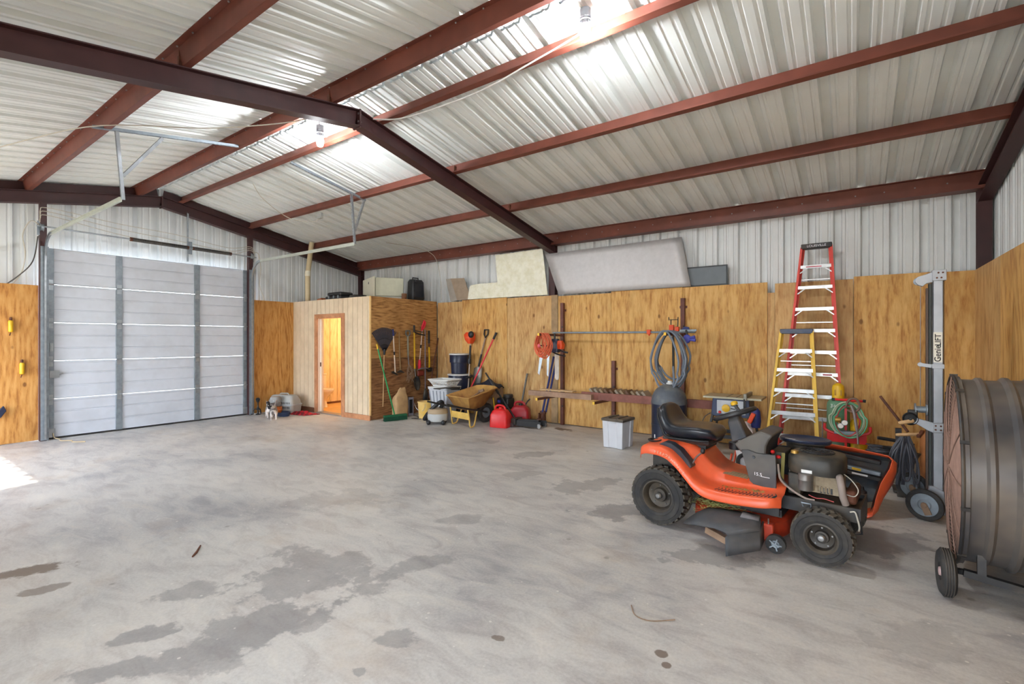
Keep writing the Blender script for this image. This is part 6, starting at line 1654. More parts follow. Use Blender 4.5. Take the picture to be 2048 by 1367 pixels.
# ---- shop vacuum
def vshift(m):
    m.v = [(p[0] + .06, p[1] - .10, p[2]) for p in m.v]
sv = thing('shop_vacuum', 'grey shop vacuum with black hose in front of yellow bucket', 'vacuum', (-6.42, 6.58, 0))
m = MB(); m.lathe([(.15, .05), (.18, .06), (.195, .16), (.19, .20), (.17, .215)], (-6.48, 6.68, 0), n=32); vshift(m); m.build('drum', mat('vac_grey', (188, 190, 190), .45, 0, .05), sv)
m = MB(); m.lathe([(.192, .20), (.195, .215), (.19, .25), (.165, .285), (.10, .30), (.01, .305)], (-6.48, 6.68, 0), n=32); vshift(m); m.build('power_head', mat('vac_beige', (178, 156, 126), .5, 0, .08), sv)
for (dx, dy) in ((-.20, -.06), (-.04, -.20), (.20, -.06), (.0, .2)):
    m = MB(); m.ball((-6.48 + dx, 6.68 + dy, .045), .042, .042, .044, 12, 8); vshift(m); m.build('caster', M_black, sv)
m = MB(); pth = smooth_path([(-6.72, 6.56, .07), (-6.62, 6.55, .18), (-6.50, 6.56, .29), (-6.40, 6.60, .39), (-6.36, 6.66, .42), (-6.38, 6.7, .36), (-6.42, 6.7, .30)], 8)
m.tube(pth, [.036 + .003 * (k % 2) for k in range(len(pth))], 12); vshift(m); m.build('hose', M_black, sv)
# ---- yellow bucket, bin, basket, drums
bk_ = thing('bucket', 'yellow plastic bucket half hidden behind the shop vacuum', 'bucket', (-7.04, 6.86, 0))
m = MB(); m.lathe([(.125, .004), (.128, .01), (.148, .32), (.155, .322), (.155, .345), (.145, .345), (.122, .03), (.001, .03)], (-7.04, 6.86, 0), n=30, cap=False); m.build('shell', mat('bucket_yellow', (240, 196, 92), .5, 0, .1, 6, dirt=(230, 214, 180), dirt_amt=.6), bk_)
m = MB(); m.tube(arc((-7.04, 6.71, .31), .15, PI, 2 * PI, 12, (1, 0, 0), (0, -.15, 1)), .004, 6); m.build('bail', M_galv, bk_)
def shift(m, dx, dy):
    m.v = [(p[0] + dx, p[1] + dy, p[2]) for p in m.v]
tb = thing('trash_bin', 'light grey ribbed bin with a black lid beneath the laundry basket', 'bin', (-6.64, 7.01, 0))
m = MB(); m.loft([rrect(-6.99, -6.66, 7.04, 7.34, .004, .05), rrect(-7.06, -6.58, 6.97, 7.41, .60, .05), rrect(-7.075, -6.565, 6.955, 7.425, .605, .05), rrect(-7.075, -6.565, 6.955, 7.425, .64, .05)]); shift(m, .16, -.17); m.build('body', mat('bin_grey', (200, 204, 212), .45, 0, .04), tb)
for k in range(5):
    m = MB(); x0 = -6.975 + k * .075; m.bar((x0, 7.03, .03), (x0 - .045 + k * .022, 6.965, .58), .014, .012, (0, -1, 0)); shift(m, .16, -.17); m.build('rib', mat('bin_rib', (150, 156, 168), .5), tb)
m = MB(); m.loft([rrect(-7.08, -6.56, 6.95, 7.43, .64, .05), rrect(-7.08, -6.56, 6.95, 7.43, .655, .05)]); shift(m, .16, -.17); m.build('rim', M_white, tb)
m = MB(); slab_quad(m, [(-6.74, 6.80, .63), (-6.36, 6.90, .67), (-6.30, 7.10, .655), (-6.40, 7.18, .60), (-6.62, 6.95, .60)], (0, 0, .02)); shift(m, .10, -.12); m.build('lid_flap', M_blackd, tb, bevel=.006)
lb = thing('laundry_basket', 'white plastic laundry basket with slotted sides on the bin', 'basket', (-6.66, 7.01, .657))
m = MB(); rr_ = [rrect(-7.0, -6.62, 7.03, 7.35, .66, .05), rrect(-7.09, -6.55, 6.97, 7.41, .79, .05)]
n_ = len(rr_[0])
lo_r, hi_r = rr_
vs = lo_r + hi_r
def mixr(a, b_, t): return tuple(a[i] + (b_[i] - a[i]) * t for i in range(3))
# solid bands below and above the slots, bars between
r0, r1, r2, r3 = [[mixr(p, q, t) for p, q in zip(lo_r, hi_r)] for t in (0, .22, .74, 1.0)]
m.loft([r0, r1], closed=True, caps=False); m.loft([r2, r3], closed=True, caps=False)
def along(ring, s):
    P_ = [Vector(p) for p in ring]; L = [(P_[(i + 1) % n_] - P_[i]).length for i in range(n_)]; tot = sum(L); d_ = s * tot; i = 0
    while d_ > L[i] and i < n_ - 1: d_ -= L[i]; i += 1
    return P_[i] + (P_[(i + 1) % n_] - P_[i]) * (d_ / L[i])
for k in range(44):
    a = k / 44; w = .0125
    m.add([along(r1, a), along(r1, min(.9999, a + w)), along(r2, min(.9999, a + w)), along(r2, a)], [(0, 1, 2, 3)])
m.add(lo_r, [tuple(range(n_))])
shift(m, .16, -.17); b2 = m.build('slotted_body', M_white, lb, fix=False); md = b2.modifiers.new('thick', 'SOLIDIFY'); md.thickness = .005
m = MB(); m.tube([Vector(p) + Vector((0, 0, .003)) for p in hi_r], .012, 8, closed=True); shift(m, .16, -.17); m.build('rim', M_white, lb)
def drum(lab, z, r, h):
    t = thing('plastic_drum', lab, 'drum', (-6.80, 7.61, z), group='stacked black drums with white lids')
    m = MB(); m.lathe([(r * .80, z + .004), (r * .84, z + .012), (r * .92, z + h * .55), (r * 1.02, z + h * .57), (r * 1.04, z + h * .9), (r * .98, z + h - .02)], (-6.80, 7.61, 0), n=36); m.build('body', M_navy, t)
    m = MB(); m.lathe([(r * 1.02, z + h - .025), (r * 1.09, z + h - .02), (r * 1.09, z + h), (r * 1.0, z + h + .006), (.01, z + h + .006)], (-6.80, 7.61, 0), n=36); m.build('lid', M_white, t)
drum('lower black plastic drum with white lid behind the bin', 0, .225, .86)
drum('upper black plastic drum stacked on the other with white lid', .868, .195, .42)

# ---- long tools in the corner
stt = thing('string_trimmer', 'orange-headed string trimmer leaning upside down on plywood', 'string trimmer', (-6.40, 7.55, 0))
m = MB(); m.tube([(-6.43, 7.70, 1.50), (-6.36, 7.50, .05)], .013, 8); shift(m, -.13, 0); m.build('shaft', mat('trimmer_shaft', (196, 182, 170), .4, .4), stt)
m = MB(); m.tube([(-6.428, 7.695, 1.46), (-6.405, 7.64, 1.14)], .022, 10); shift(m, -.13, 0); m.build('grip', M_black, stt)
m = MB(); m.tube([(-6.40, 7.63, 1.18), (-6.398, 7.62, 1.08)], .034, 10); shift(m, -.13, 0); m.build('throttle', M_black, stt)
m = MB(); m.loft([rrect(-6.47, -6.39, 7.64, 7.76, 1.50, .03), rrect(-6.53, -6.36, 7.60, 7.80, 1.58, .05), rrect(-6.56, -6.36, 7.60, 7.80, 1.68, .05), rrect(-6.52, -6.38, 7.63, 7.78, 1.74, .04)]); shift(m, -.13, 0); m.build('motor_shroud', M_orange, stt)
m = MB(); m.ball((-6.36, 7.63, 1.69), .07, .05, .07); shift(m, -.13, 0); m.build('starter_cover', M_black, stt)
m = MB(); m.lathe([(.022, 0), (.09, .01), (.085, .025), (.02, .03)], (-6.392, 7.60, .83), (.1, .35, -1), 20); shift(m, -.13, 0); m.build('loop_handle', M_black, stt)
shv = thing('spade', 'D-handled digging spade leaning blade down on plywood', 'shovel', (-6.35, 7.75, .5))
m = MB(); m.tube([(-6.27, 7.83, 1.62), (-6.42, 7.79, 1.02)], .017, 8); m.build('shaft', mat('worn_wood', (150, 126, 110), .6, 0, .25), shv)
m = MB(); m.tube([(-6.27, 7.83, 1.62), (-6.30, 7.83, 1.70), (-6.29, 7.83, 1.79), (-6.19, 7.83, 1.79), (-6.20, 7.83, 1.70)], .016, 8, closed=True); m.build('d_grip', M_black, shv)
m = MB(); m.tube([(-6.355, 7.81, 1.28), (-6.42, 7.79, 1.02)], .021, 8); m.build('socket', M_black, shv)
rings = []
for z, w, c in ((1.02, .05, -6.42), (.98, .11, -6.43), (.80, .115, -6.46), (.55, .10, -6.50), (.45, .06, -6.52)):
    rings.append([(c + u * w, 7.80 - .03 * (1 - u * u), z) for u in (-1, -.6, -.2, .2, .6, 1)])
m = MB(); m.loft(rings, closed=False, caps=False); bl = m.build('blade', mat('worn_steel', (160, 156, 148), .4, .5, .12), shv, fix=False); md = bl.modifiers.new('thick', 'SOLIDIFY'); md.thickness = .004
handle_bar('long_handle', 'bright red long tool handle with black grip leaning to the right', (-5.97, 7.82, 1.73), (-6.44, 7.42, .40), .016, mat('pinkish_red', (226, 62, 72), .45), 'tool handle', .15)
handle_bar('long_handle', 'pale wooden stick leaning beside the string trimmer', (-6.52, 7.62, .88), (-6.55, 7.5, .02), .012, M_wood, 'stick')
handle_bar('long_handle', 'dark iron rod leaning in the corner by the cabin', (-7.60, 7.80, 1.62), (-7.56, 7.45, .30), .014, M_rust, 'rod')
handle_bar('long_handle', 'thin wooden cane leaning in the plywood corner', (-7.47, 7.84, 1.58), (-7.22, 7.75, .62), .009, M_wood, 'stick')

# ================================================================== TOOLS ON THE CABIN SIDE (plane x = -7.70, hung proud of it)
TX = -7.655
rk_ = thing('leaf_rake', 'black plastic leaf rake hung fan up on the cabin side', 'rake', (TX, 6.34, .25))
m = MB(); m.tube([(TX, 6.335, 1.40), (TX, 6.30, .25)], .012, 8); m.build('handle', M_wood, rk_)
M_fanp = mat('charcoal_plastic', (62, 62, 72), .55, 0, .12, 9)
for k in range(17):
    a = PI / 2 + .02 + (k - 8) * .078
    y1, z1 = 6.34 + .50 * math.cos(a), 1.32 + .50 * math.sin(a)
    m = MB(); m.bar((TX, 6.34, 1.32), (TX, y1, z1), .004, .010, (0, -math.sin(a), math.cos(a)), w2=.004, h2=.030); m.tube([(TX, y1, z1), (TX + .03, y1 + .01 * math.cos(a), z1 + .01)], .004, 5); m.build('tine', M_fanp, rk_)
for r in (.17, .29):
    m = MB(); m.tube([(TX + .004, 6.34 + r * math.cos(PI / 2 + (k - 8) * .078), 1.32 + r * math.sin(PI / 2 + (k - 8) * .078)) for k in range(17)], .006, 6); m.build('tine_band', M_black, rk_)
m = MB(); m.lathe([(.018, 0), (.030, .10), (.02, .12)], (TX, 6.335, 1.28), (0, 0, 1), 10); m.build('ferrule', M_black, rk_)
pb = thing('push_broom', 'green push broom leaning on the cabin side', 'broom', (-7.40, 6.40, 0))
m = MB(); m.tube([(-7.57, 6.09, 1.46), (-7.40, 6.38, .09)], .014, 10); m.build('handle', mat('broom_green', (28, 136, 74), .45), pb)
m = MB(); m.tube([(-7.575, 6.082, 1.50), (-7.565, 6.10, 1.40)], .016, 10); m.build('hanger_tip', M_yellow, pb)
bd = Vector((.13, .45, 0)).normalized(); c_ = Vector((-7.33, 6.34, .10))
m = MB(); m.bar(c_ - bd * .24, c_ + bd * .24, .07, .035); m.build('head_block', mat('broom_dark_green', (18, 92, 58), .5), pb, bevel=.006)
m = MB()
for i in range(30):
    for j in range(3):
        p = c_ + bd * (-.23 + .46 * i / 29) + bd.cross(Vector((0, 0, 1))) * (.022 * (j - 1)); m.bar(p + Vector((0, 0, -.015)), p + Vector((0, 0, -.096)) + bd.cross(Vector((0, 0, 1))) * (.012 * (j - 1)), .012, .012, bd)
m.build('bristles', mat('bristle_green', (16, 74, 50), .8), pb, kind='stuff')
ho = thing('garden_hoe', 'white-shafted garden hoe hung head down on the cabin side', 'hoe', (TX, 6.6, .85))
m = MB(); m.tube([(TX, 6.56, 1.74), (TX, 6.615, .90)], .013, 8); m.build('shaft', mat('ivory_shaft', (226, 208, 190), .45), ho)
m = MB(); m.tube([(TX, 6.555, 1.80), (TX, 6.563, 1.66)], .018, 8); m.build('grip', M_blue, ho)
m = MB(); m.tube([(TX, 6.588, 1.34), (TX, 6.592, 1.27)], .016, 8); m.build('collar', M_black, ho)
m = MB(); m.prism([(-.11, .03), (-.06, .045), (.05, -.02), (.06, -.05), (-.05, -.01)], (TX + .02, 6.60, .90), (0, 1, 0), (0, 0, 1), (.01, 0, 0)); m.build('blade', M_blackd, ho)
mk = thing('mattock', 'wooden-handled mattock hung head down on the cabin side', 'mattock', (TX, 6.75, .9))
m = MB(); m.tube([(TX, 6.72, 1.74), (TX, 6.725, 1.5), (TX, 6.75, 1.0), (TX, 6.755, .90)], [.014, .016, .017, .022], 8, flat=.8); m.build('handle', mat('grey_wood_handle', (146, 116, 78), .65, 0, .15), mk)
m = MB(); m.tube([(TX, 6.66, .91), (TX, 6.75, .93), (TX, 6.86, .90)], [.010, .032, .006], 8); m.build('head', M_blackd, mk)
df = thing('garden_fork', 'D-handled garden fork hung up with tangled roots', 'fork', (TX, 6.96, .8))
m = MB(); m.tube([(TX, 6.955, 1.66), (TX, 6.965, 1.25)], .020, 8); m.build('shaft', mat('grey_green_wood', (142, 138, 118), .6, 0, .12), df)
m = MB(); m.tube([(TX, 6.955, 1.64), (TX, 6.90, 1.70), (TX, 6.905, 1.77), (TX, 7.01, 1.77), (TX, 7.015, 1.70)], .015, 8, closed=True); m.build('d_grip', mat('grip_grey', (96, 104, 108), .5), df)
m = MB(); m.tube([(TX, 6.965, 1.25), (TX, 6.985, 1.06)], .016, 8); m.build('socket', M_steel, df)
rn3 = random.Random(5)
for k in range(12):
    m = MB(); yy = 6.99 + (k - 5.5) * .014; m.tube(smooth_path([(TX, 6.985, 1.06), (TX + .02 + rn3.random() * .03, yy + rn3.uniform(-.04, .04), .95), (TX + .03, yy + rn3.uniform(-.07, .06), .82), (TX + .02, yy + rn3.uniform(-.09, .07), .70 + rn3.uniform(-.04, .06))], 4), .006, 5); m.build('root_tine', M_woodg, df)
ys = thing('scoop_shovel', 'yellow-handled round shovel hung with its black blade down', 'shovel', (TX, 7.14, .5))
m = MB(); m.tube([(TX, 7.135, 1.76), (TX, 7.15, .96)], .018, 10); m.build('shaft', M_yellow, ys)
m = MB(); m.tube([(TX, 7.133, 1.89), (TX, 7.136, 1.74)], .021, 10); m.build('grip', M_black, ys)
m = MB(); m.tube([(TX, 7.15, .97), (TX + .01, 7.165, .80)], .014, 8); m.build('neck', M_steel, ys)
rings = []
for z, w, c in ((.80, .03, 7.165), (.76, .075, 7.168), (.68, .095, 7.175), (.60, .09, 7.185), (.53, .06, 7.19), (.50, .02, 7.195)):
    rings.append([(TX + .045 - .035 * (1 - u * u), c + u * w, z) for u in (-1, -.6, -.2, .2, .6, 1)])
m = MB(); m.loft(rings, closed=False, caps=False); bl = m.build('blade', M_blackd, ys, fix=False); md = bl.modifiers.new('thick', 'SOLIDIFY'); md.thickness = .004
ps = thing('hedge_trimmer', 'red pole trimmer hung high on the cabin side', 'trimmer', (TX, 7.35, .95))
m = MB(); m.tube([(TX, 7.37, 1.80), (TX, 7.29, 1.10)], .012, 8); m.build('shaft', mat('ivory_shaft', (226, 208, 190)), ps)
m = MB(); m.tube([(TX, 7.36, 1.78), (TX, 7.36, 1.86), (TX, 7.40, 1.93), (TX, 7.43, 2.0), (TX, 7.46, 1.97), (TX, 7.44, 1.88), (TX, 7.39, 1.82)], .018, 8, closed=True); m.build('loop_grip', mat('crimson_plastic', (222, 40, 66), .4), ps)
m = MB(); m.tube([(TX, 7.33, 1.47), (TX, 7.322, 1.40)], .018, 8); m.build('collar', M_black, ps)
m = MB(); m.tube([(TX, 7.29, 1.15), (TX, 7.285, 1.06), (TX, 7.28, .95)], [.02, .036, .028], 10); m.build('motor_pod', mat('crimson_plastic', (222, 40, 66)), ps)
m = MB(); m.box(TX - .01, TX + .03, 7.22, 7.40, .80, .92); m.build('blade_guard', mat('brown_red_plastic', (130, 48, 36), .5), ps, bevel=.02)
gy = thing('edging_tool', 'grey pole edger with black crossbar hung beside the loppers', 'edger', (TX, 7.45, .15))
m = MB(); m.tube([(TX + .03, 7.425, 1.80), (TX + .03, 7.43, .45)], .013, 8); m.build('pole', mat('mauve_grey_pole', (132, 122, 132), .45, .2), gy)
m = MB(); m.tube([(TX + .03, 7.12, 1.74), (TX + .03, 7.25, 1.70), (TX + .03, 7.42, 1.68)], .014, 8); m.tube([(TX + .03, 7.15, 1.77), (TX + .03, 7.38, 1.745)], .010, 8); m.build('crossbar', M_black, gy)
m = MB(); m.tube([(TX + .03, 7.19, .93), (TX + .05, 7.30, .965), (TX + .05, 7.45, .96), (TX + .03, 7.57, .92)], [.012, .03, .03, .012], 8, flat=.5); m.build('shield', mat('shield_grey', (120, 116, 120), .5), gy)
m = MB(); m.loft([oval(TX + .04, 7.44, .03, .05, .18), oval(TX + .04, 7.43, .04, .08, .28), oval(TX + .04, 7.43, .035, .06, .42), oval(TX + .03, 7.43, .018, .02, .52)]); m.build('foot', M_blackd, gy)
lp = thing('lopper', 'yellow-handled loppers hung by the corner', 'loppers', (TX, 7.58, .85))
m = MB(); m.tube([(TX, 7.575, 1.42), (TX, 7.585, 1.10), (TX, 7.58, .95)], .018, 8); m.build('handle', M_yellow, lp)
m = MB(); m.tube([(TX, 7.57, 1.78), (TX, 7.575, 1.50)], .022, 8); m.build('grip', M_black, lp)
m = MB(); m.tube([(TX, 7.575, 1.50), (TX, 7.575, 1.42)], .015, 8); m.build('bumper', M_rust, lp)
m = MB(); m.prism([(-.12, .02), (0, .06), (.10, .02), (.06, -.04), (-.06, -.05)], (TX, 7.60, .92), (0, 1, 0), (0, 0, 1), (.02, 0, 0)); m.build('blade', M_black, lp)
sk = thing('paper_sack', 'crumpled brown paper sack standing by the cabin side', 'sack', (-7.52, 6.64, 0))
rings = []
for z, hw, hd_, off in ((.005, .15, .085, 0), (.03, .165, .10, 0), (.2, .17, .10, .006), (.38, .165, .09, .0), (.44, .15, .07, .01), (.50, .10, .05, .03), (.56, .085, .035, .05), (.60, .06, .02, .06)):
    ring = []
    for k in range(18):
        a = 2 * PI * k / 18; wv = 1 + .05 * math.sin(5 * a + z * 30)
        ring.append((-7.52 + hd_ * wv * math.copysign(abs(math.cos(a)) ** .6, math.cos(a)), 6.63 + off + hw * wv * math.copysign(abs(math.sin(a)) ** .6, math.sin(a)), z + .012 * math.sin(3 * a)* (z > .1)))
    rings.append(ring)
m = MB(); m.loft(rings); m.build('sack_body', mat('kraft_paper', (190, 156, 112), .8, 0, .12, 7, bmp=.3), sk, sharp=25)
m = MB(); m.bar((-7.435, 6.60, .05), (-7.44, 6.61, .40), .006, .012, (1, 0, 0)); m.build('sack_seam', mat('kraft_seam', (160, 124, 84), .8), sk)
ht_ = thing('tower_heater', 'black tower heater with a silver frame beside the paper sack', 'heater', (-7.55, 6.9, 0))
m = MB(); m.box(-7.64, -7.50, 6.83, 6.965, .02, .385); m.build('case', M_black, ht_, bevel=.008)
m = MB()
fx = -7.497
m.box(fx - .004, fx + .004, 6.83, 6.85, .01, .39); m.box(fx - .004, fx + .004, 6.945, 6.965, .01, .39); m.box(fx - .004, fx + .004, 6.85, 6.945, .345, .39); m.box(fx - .004, fx + .004, 6.85, 6.945, .01, .06); m.build('front_frame', mat('heater_silver', (168, 168, 184), .35, .4), ht_)
m = MB()
for k in range(16): m.box(fx - .008, fx, 6.852, 6.943, .066 + k * .0175, .074 + k * .0175)
m.build('grille_slat', M_black, ht_, kind='stuff')
wire('power_cord', 'black cord looping on the floor between heater and bucket', [(-7.50, 6.95, .012), (-7.30, 6.90, .010), (-7.16, 6.78, .010), (-7.22, 6.66, .010), (-7.05, 6.70, .010), (-6.98, 6.82, .012)], .007, M_wired, cat='cord')

# ================================================================== ON TOP OF THE CABIN (z = 2.43)
CT = 2.429
vp = thing('vent_pipe', 'beige plastic vent pipe rising from the cabin to the roof', 'pipe', (-10.30, 6.30, CT))
m = MB(); m.tube([(-10.30, 6.30, CT), (-10.30, 6.30, 3.12)], .055, 16); m.build('lower_pipe', mat('beige_pvc', (206, 188, 150), .5, 0, .05), vp)
m = MB(); m.tube([(-10.30, 6.30, 3.10), (-10.30, 6.36, 3.55), (-10.30, 6.40, 3.84)], .055, 16); m.build('upper_pipe', mat('beige_pvc', (206, 188, 150)), vp)
m = MB(); m.tube([(-10.30, 6.30, 3.05), (-10.30, 6.305, 3.17)], .066, 16); m.build('coupling', mat('pvc_white', (226, 220, 200), .5), vp)
tbx = thing('tool_case', 'flat black tool case lying on the cabin roof', 'case', (-9.5, 6.55, CT))
m = MB(); m.box(-9.80, -9.22, 6.42, 6.80, CT, CT + .13); m.build('case_bottom', M_black, tbx, bevel=.02)
m = MB(); m.box(-9.76, -9.26, 6.44, 6.78, CT + .132, CT + .22); m.build('case_lid', M_black, tbx, bevel=.03)
m = MB()
for x in (-9.68, -9.5, -9.34): m.box(x, x + .05, 6.412, 6.42, CT + .08, CT + .14)
m.build('latch', M_galvd, tbx)
m = MB(); m.loft([rrect(-9.16, -8.80, 6.55, 6.85, CT, .05), rrect(-9.14, -8.82, 6.57, 6.83, CT + .14, .05)]); tag(m.build('black_case', M_blackd, bevel=.01), 'small dark case between the tool case and cream box', 'case')
m = MB(); slab_quad(m, [(-10.02, 6.36, CT), (-9.84, 6.36, CT), (-9.84, 6.36, CT + .10), (-10.02, 6.36, CT + .08)], (0, .2, 0)); tag(m.build('wood_block', mat('orange_wood', (170, 96, 54), .6)), 'reddish wood block at the left of the tool case', 'block')
cbx = thing('cream_box', 'large cream metal box with handle hole on the cabin roof', 'box', (-8.5, 6.9, CT))
def boxq(z, g=0.0): return [(-9.30 - g, 7.10, z), (-8.40, 6.72 - g, z), (-8.06 + g, 7.20, z), (-8.96, 7.58 + g, z)]
m = MB(); m.loft([boxq(CT + .10), boxq(CT + .50)]); m.build('lid_box', mat('cream_enamel', (196, 198, 176), .45, 0, .06), cbx, bevel=.012)
M_side = mat('cream_light', (230, 226, 204), .5, 0, .04)
m = MB(); slab_quad(m, [(-9.31, 7.095, CT + .09), (-8.41, 6.71, CT + .09), (-8.41, 6.71, CT + .53), (-9.31, 7.095, CT + .53)], (-.005, -.012, 0)); m.build('end_plate', M_side, cbx, bevel=.004)
m = MB(); m.lathe([(.03, 0), (.03, .006)], (-8.86, 6.894, CT + .42), (-.39, -.92, 0), 14); m.build('handle_hole', M_black, cbx)
m = MB(); m.loft([boxq(CT, .02), boxq(CT + .095, .02)]); m.build('base_tray', mat('grey_cream', (180, 182, 172), .5, 0, .06), cbx, bevel=.01)
wire('power_cord', 'black cord loops in front of the cream box', [(-9.05, 6.55, CT + .01), (-8.98, 6.54, CT + .10), (-8.88, 6.55, CT + .13), (-8.90, 6.57, CT + .04), (-8.76, 6.55, CT + .08), (-8.66, 6.55, CT + .11)], .009, M_wired, cat='cord')
mg = thing('wooden_mug', 'small brown wooden mug between cream box and suitcase', 'mug', (-7.98, 7.12, CT))
m = MB(); m.lathe([(.05, 0), (.055, .01), (.055, .15), (.045, .15), (.045, .02), (.001, .02)], (-7.93, 7.10, CT), n=18, cap=False); m.build('cup', mat('brown_mug', (140, 94, 62), .6), mg)
m = MB(); m.tube(arc((-7.88, 7.08, CT + .08), .04, -PI / 2, PI / 2, 8, (.9, -.4, 0), (0, 0, 1)), .008, 6); m.build('handle', mat('brown_mug', (140, 94, 62)), mg)
sc2 = thing('suitcase', 'black upright suitcase on the cabin roof near the back wall', 'suitcase', (-7.80, 7.42, CT))
m = MB(); m.loft([rrect(-7.98, -7.78, 7.22, 7.56, CT + .02, .05), rrect(-7.99, -7.77, 7.21, 7.57, CT + .06, .05), rrect(-7.98, -7.78, 7.22, 7.56, CT + .42, .05), rrect(-7.95, -7.81, 7.25, 7.53, CT + .47, .04)]); m.build('shell', M_black, sc2)
m = MB(); m.tube([(-7.88, 7.30, CT + .46), (-7.88, 7.30, CT + .51), (-7.88, 7.46, CT + .51), (-7.88, 7.46, CT + .46)], .012, 8); m.build('handle', M_black, sc2)
m = MB(); m.box(-7.775, -7.765, 7.26, 7.52, CT + .08, CT + .36); m.build('front_pocket', M_vinyl, sc2, bevel=.008)
m = MB(); m.lathe([(.014, 0), (.014, .008)], (-7.80, 7.30, CT + .43), (.7, -.7, 0), 10); m.build('badge', M_galv, sc2)
for y in (7.26, 7.52):
    m = MB(); m.lathe([(.022, -.015), (.022, .015)], (-7.80, y, CT + .022), (0, 1, 0), 12); m.build('wheel', M_rubber, sc2)

# ================================================================== CAT CORNER
pcr = thing('pet_carrier', 'grey plastic pet carrier with slotted sides in the corner', 'pet carrier', (-10.1, 5.72, 0))
M_car = mat('carrier_grey', (172, 174, 172), .5, 0, .06)
cdir = Vector((.93, .37, 0)).normalized(); cper = Vector((-.37, .93, 0)).normalized()
def cring(z, hl, hw_, c=Vector((-10.08, 5.62, 0)), n=5, r=.06):
    pts = rrect(-hl, hl, -hw_, hw_, 0, r, n); return [c + cdir * p[0] + cper * p[1] + Vector((0, 0, z)) for p in pts]
m = MB(); m.loft([cring(.01, .30, .15), cring(.02, .31, .16), cring(.175, .325, .175)]); m.build('lower_shell', M_car, pcr)
m = MB(); m.loft([cring(.178, .335, .185), cring(.20, .335, .185)]); m.build('seam_flange', mat('carrier_rim', (176, 184, 190), .5), pcr)
m = MB(); m.loft([cring(.20, .32, .17), cring(.28, .30, .155), cring(.36, .27, .12), cring(.39, .24, .09, r=.05)]); m.build('upper_shell', M_car, pcr)
for zz in (.135, .225):
    for k in range(11):
        p = Vector((-10.08, 5.62, 0)) + cdir * (-.10 + k * .035) - cper * (.166 if zz > .2 else .1745)
        m = MB(); m.bar(p + Vector((0, 0, zz - .02)), p + Vector((0, 0, zz + .022)), .013, .006, -cper); m.build('vent_slot', M_black, pcr)
m = MB(); m.tube([Vector((-10.08, 5.62, .385)) + cdir * d_ + Vector((0, 0, h)) for d_, h in ((-.12, 0), (-.09, .035), (.09, .035), (.12, 0))], .012, 8); m.build('handle', M_car, pcr)
m = MB(); p = Vector((-10.08, 5.62, 0)) - cdir * .336; m.lathe([(.10, 0), (.10, .006)], p + Vector((0, 0, .19)), -cdir, 20); m.build('door_opening', M_black, pcr)
def fshift(m):
    m.v = [(p[0] - .05, p[1] + .03, p[2]) for p in m.v]
fd = thing('pet_feeder', 'clear pet food dispenser with orange tray beside the carrier', 'pet feeder', (-9.95, 5.37, 0))
mm, nt, b = nodes_of('clear_plastic'); b.inputs['Base Color'].default_value = (.92, .90, .88, 1); b.inputs['Transmission Weight'].default_value = .75; b.inputs['Roughness'].default_value = .12; b.inputs['IOR'].default_value = 1.2
m = MB(); m.lathe([(.10, .17), (.115, .19), (.118, .33), (.105, .36), (.09, .38), (.001, .385)], (-9.93, 5.34, 0), n=24, cap=False); fshift(m); m.build('hopper', mm, fd)
m = MB(); m.lathe([(.10, .172), (.10, .24), (.001, .245)], (-9.93, 5.34, 0), n=20); fshift(m); m.build('kibble', mat('kibble', (150, 92, 50), .8, 0, .3, 60), fd)
m = MB(); m.lathe([(.125, .09), (.135, .10), (.125, .17), (.10, .175)], (-9.93, 5.34, 0), n=24); fshift(m); m.build('collar', mat('amber_tray', (196, 112, 52), .5), fd)
m = MB(); m.loft([oval(-9.86, 5.30, .14, .10, .055), oval(-9.85, 5.30, .17, .12, .12), oval(-9.85, 5.30, .16, .11, .125), oval(-9.86, 5.30, .13, .09, .08)], caps=True); fshift(m); m.build('tray', mat('amber_tray', (196, 112, 52)), fd)
m = MB(); m.box(-10.0, -9.80, 5.27, 5.41, .0, .09); fshift(m); m.build('feeder_base', M_navy, fd, bevel=.02)
bw = thing('pet_bowl', 'blue oval pet bowl on the floor behind the cat', 'bowl', (-9.74, 5.34, 0))
m = MB(); m.loft([oval(-9.66, 5.36, .15, .10, .003), oval(-9.66, 5.36, .17, .115, .05), oval(-9.66, 5.36, .175, .12, .085), oval(-9.66, 5.36, .16, .105, .085), oval(-9.66, 5.36, .13, .08, .03)]); m.build('bowl_shell', mat('bowl_blue', (52, 66, 98), .45), bw)
bl_rows = []
for j in range(10):
    row = []
    for i in range(16):
        u, v_ = i / 15, j / 9
        x = -9.94 + .62 * u + .10 * v_; y = 5.50 + .30 * v_ + .12 * u
        e = min(1, 4 * min(u, 1 - u, v_, 1 - v_))
        row.append((x, y, .012 + e * (.028 + .028 * math.sin(11 * u + 6 * v_) * math.cos(9 * v_ - 4 * u) + .018 * math.sin(23 * u))))
    bl_rows.append(row)
m = MB(); m.loft(bl_rows, closed=False, caps=False)
mm, nt, b = nodes_of('red_plaid'); v = coords(nt, (1, 1, 1), rand=False)
w1 = nt.nodes.new('ShaderNodeTexChecker'); w1.inputs['Scale'].default_value = 14; w1.inputs['Color1'].default_value = lin((196, 36, 50)); w1.inputs['Color2'].default_value = lin((120, 26, 40)); nt.links.new(v, w1.inputs['Vector']); nt.links.new(w1.outputs[0], b.inputs['Base Color']); b.inputs['Roughness'].default_value = .9
bo = m.build('blanket', mm, fix=False, sharp=80); md = bo.modifiers.new('thick', 'SOLIDIFY'); md.thickness = .012; md.offset = -1
tag(bo, 'crumpled red plaid blanket on the floor by the cabin', 'blanket')
orn = thing('plant_stand', 'small ornate black metal stand beside the overhead door', 'stand', (-10.28, 5.14, 0))
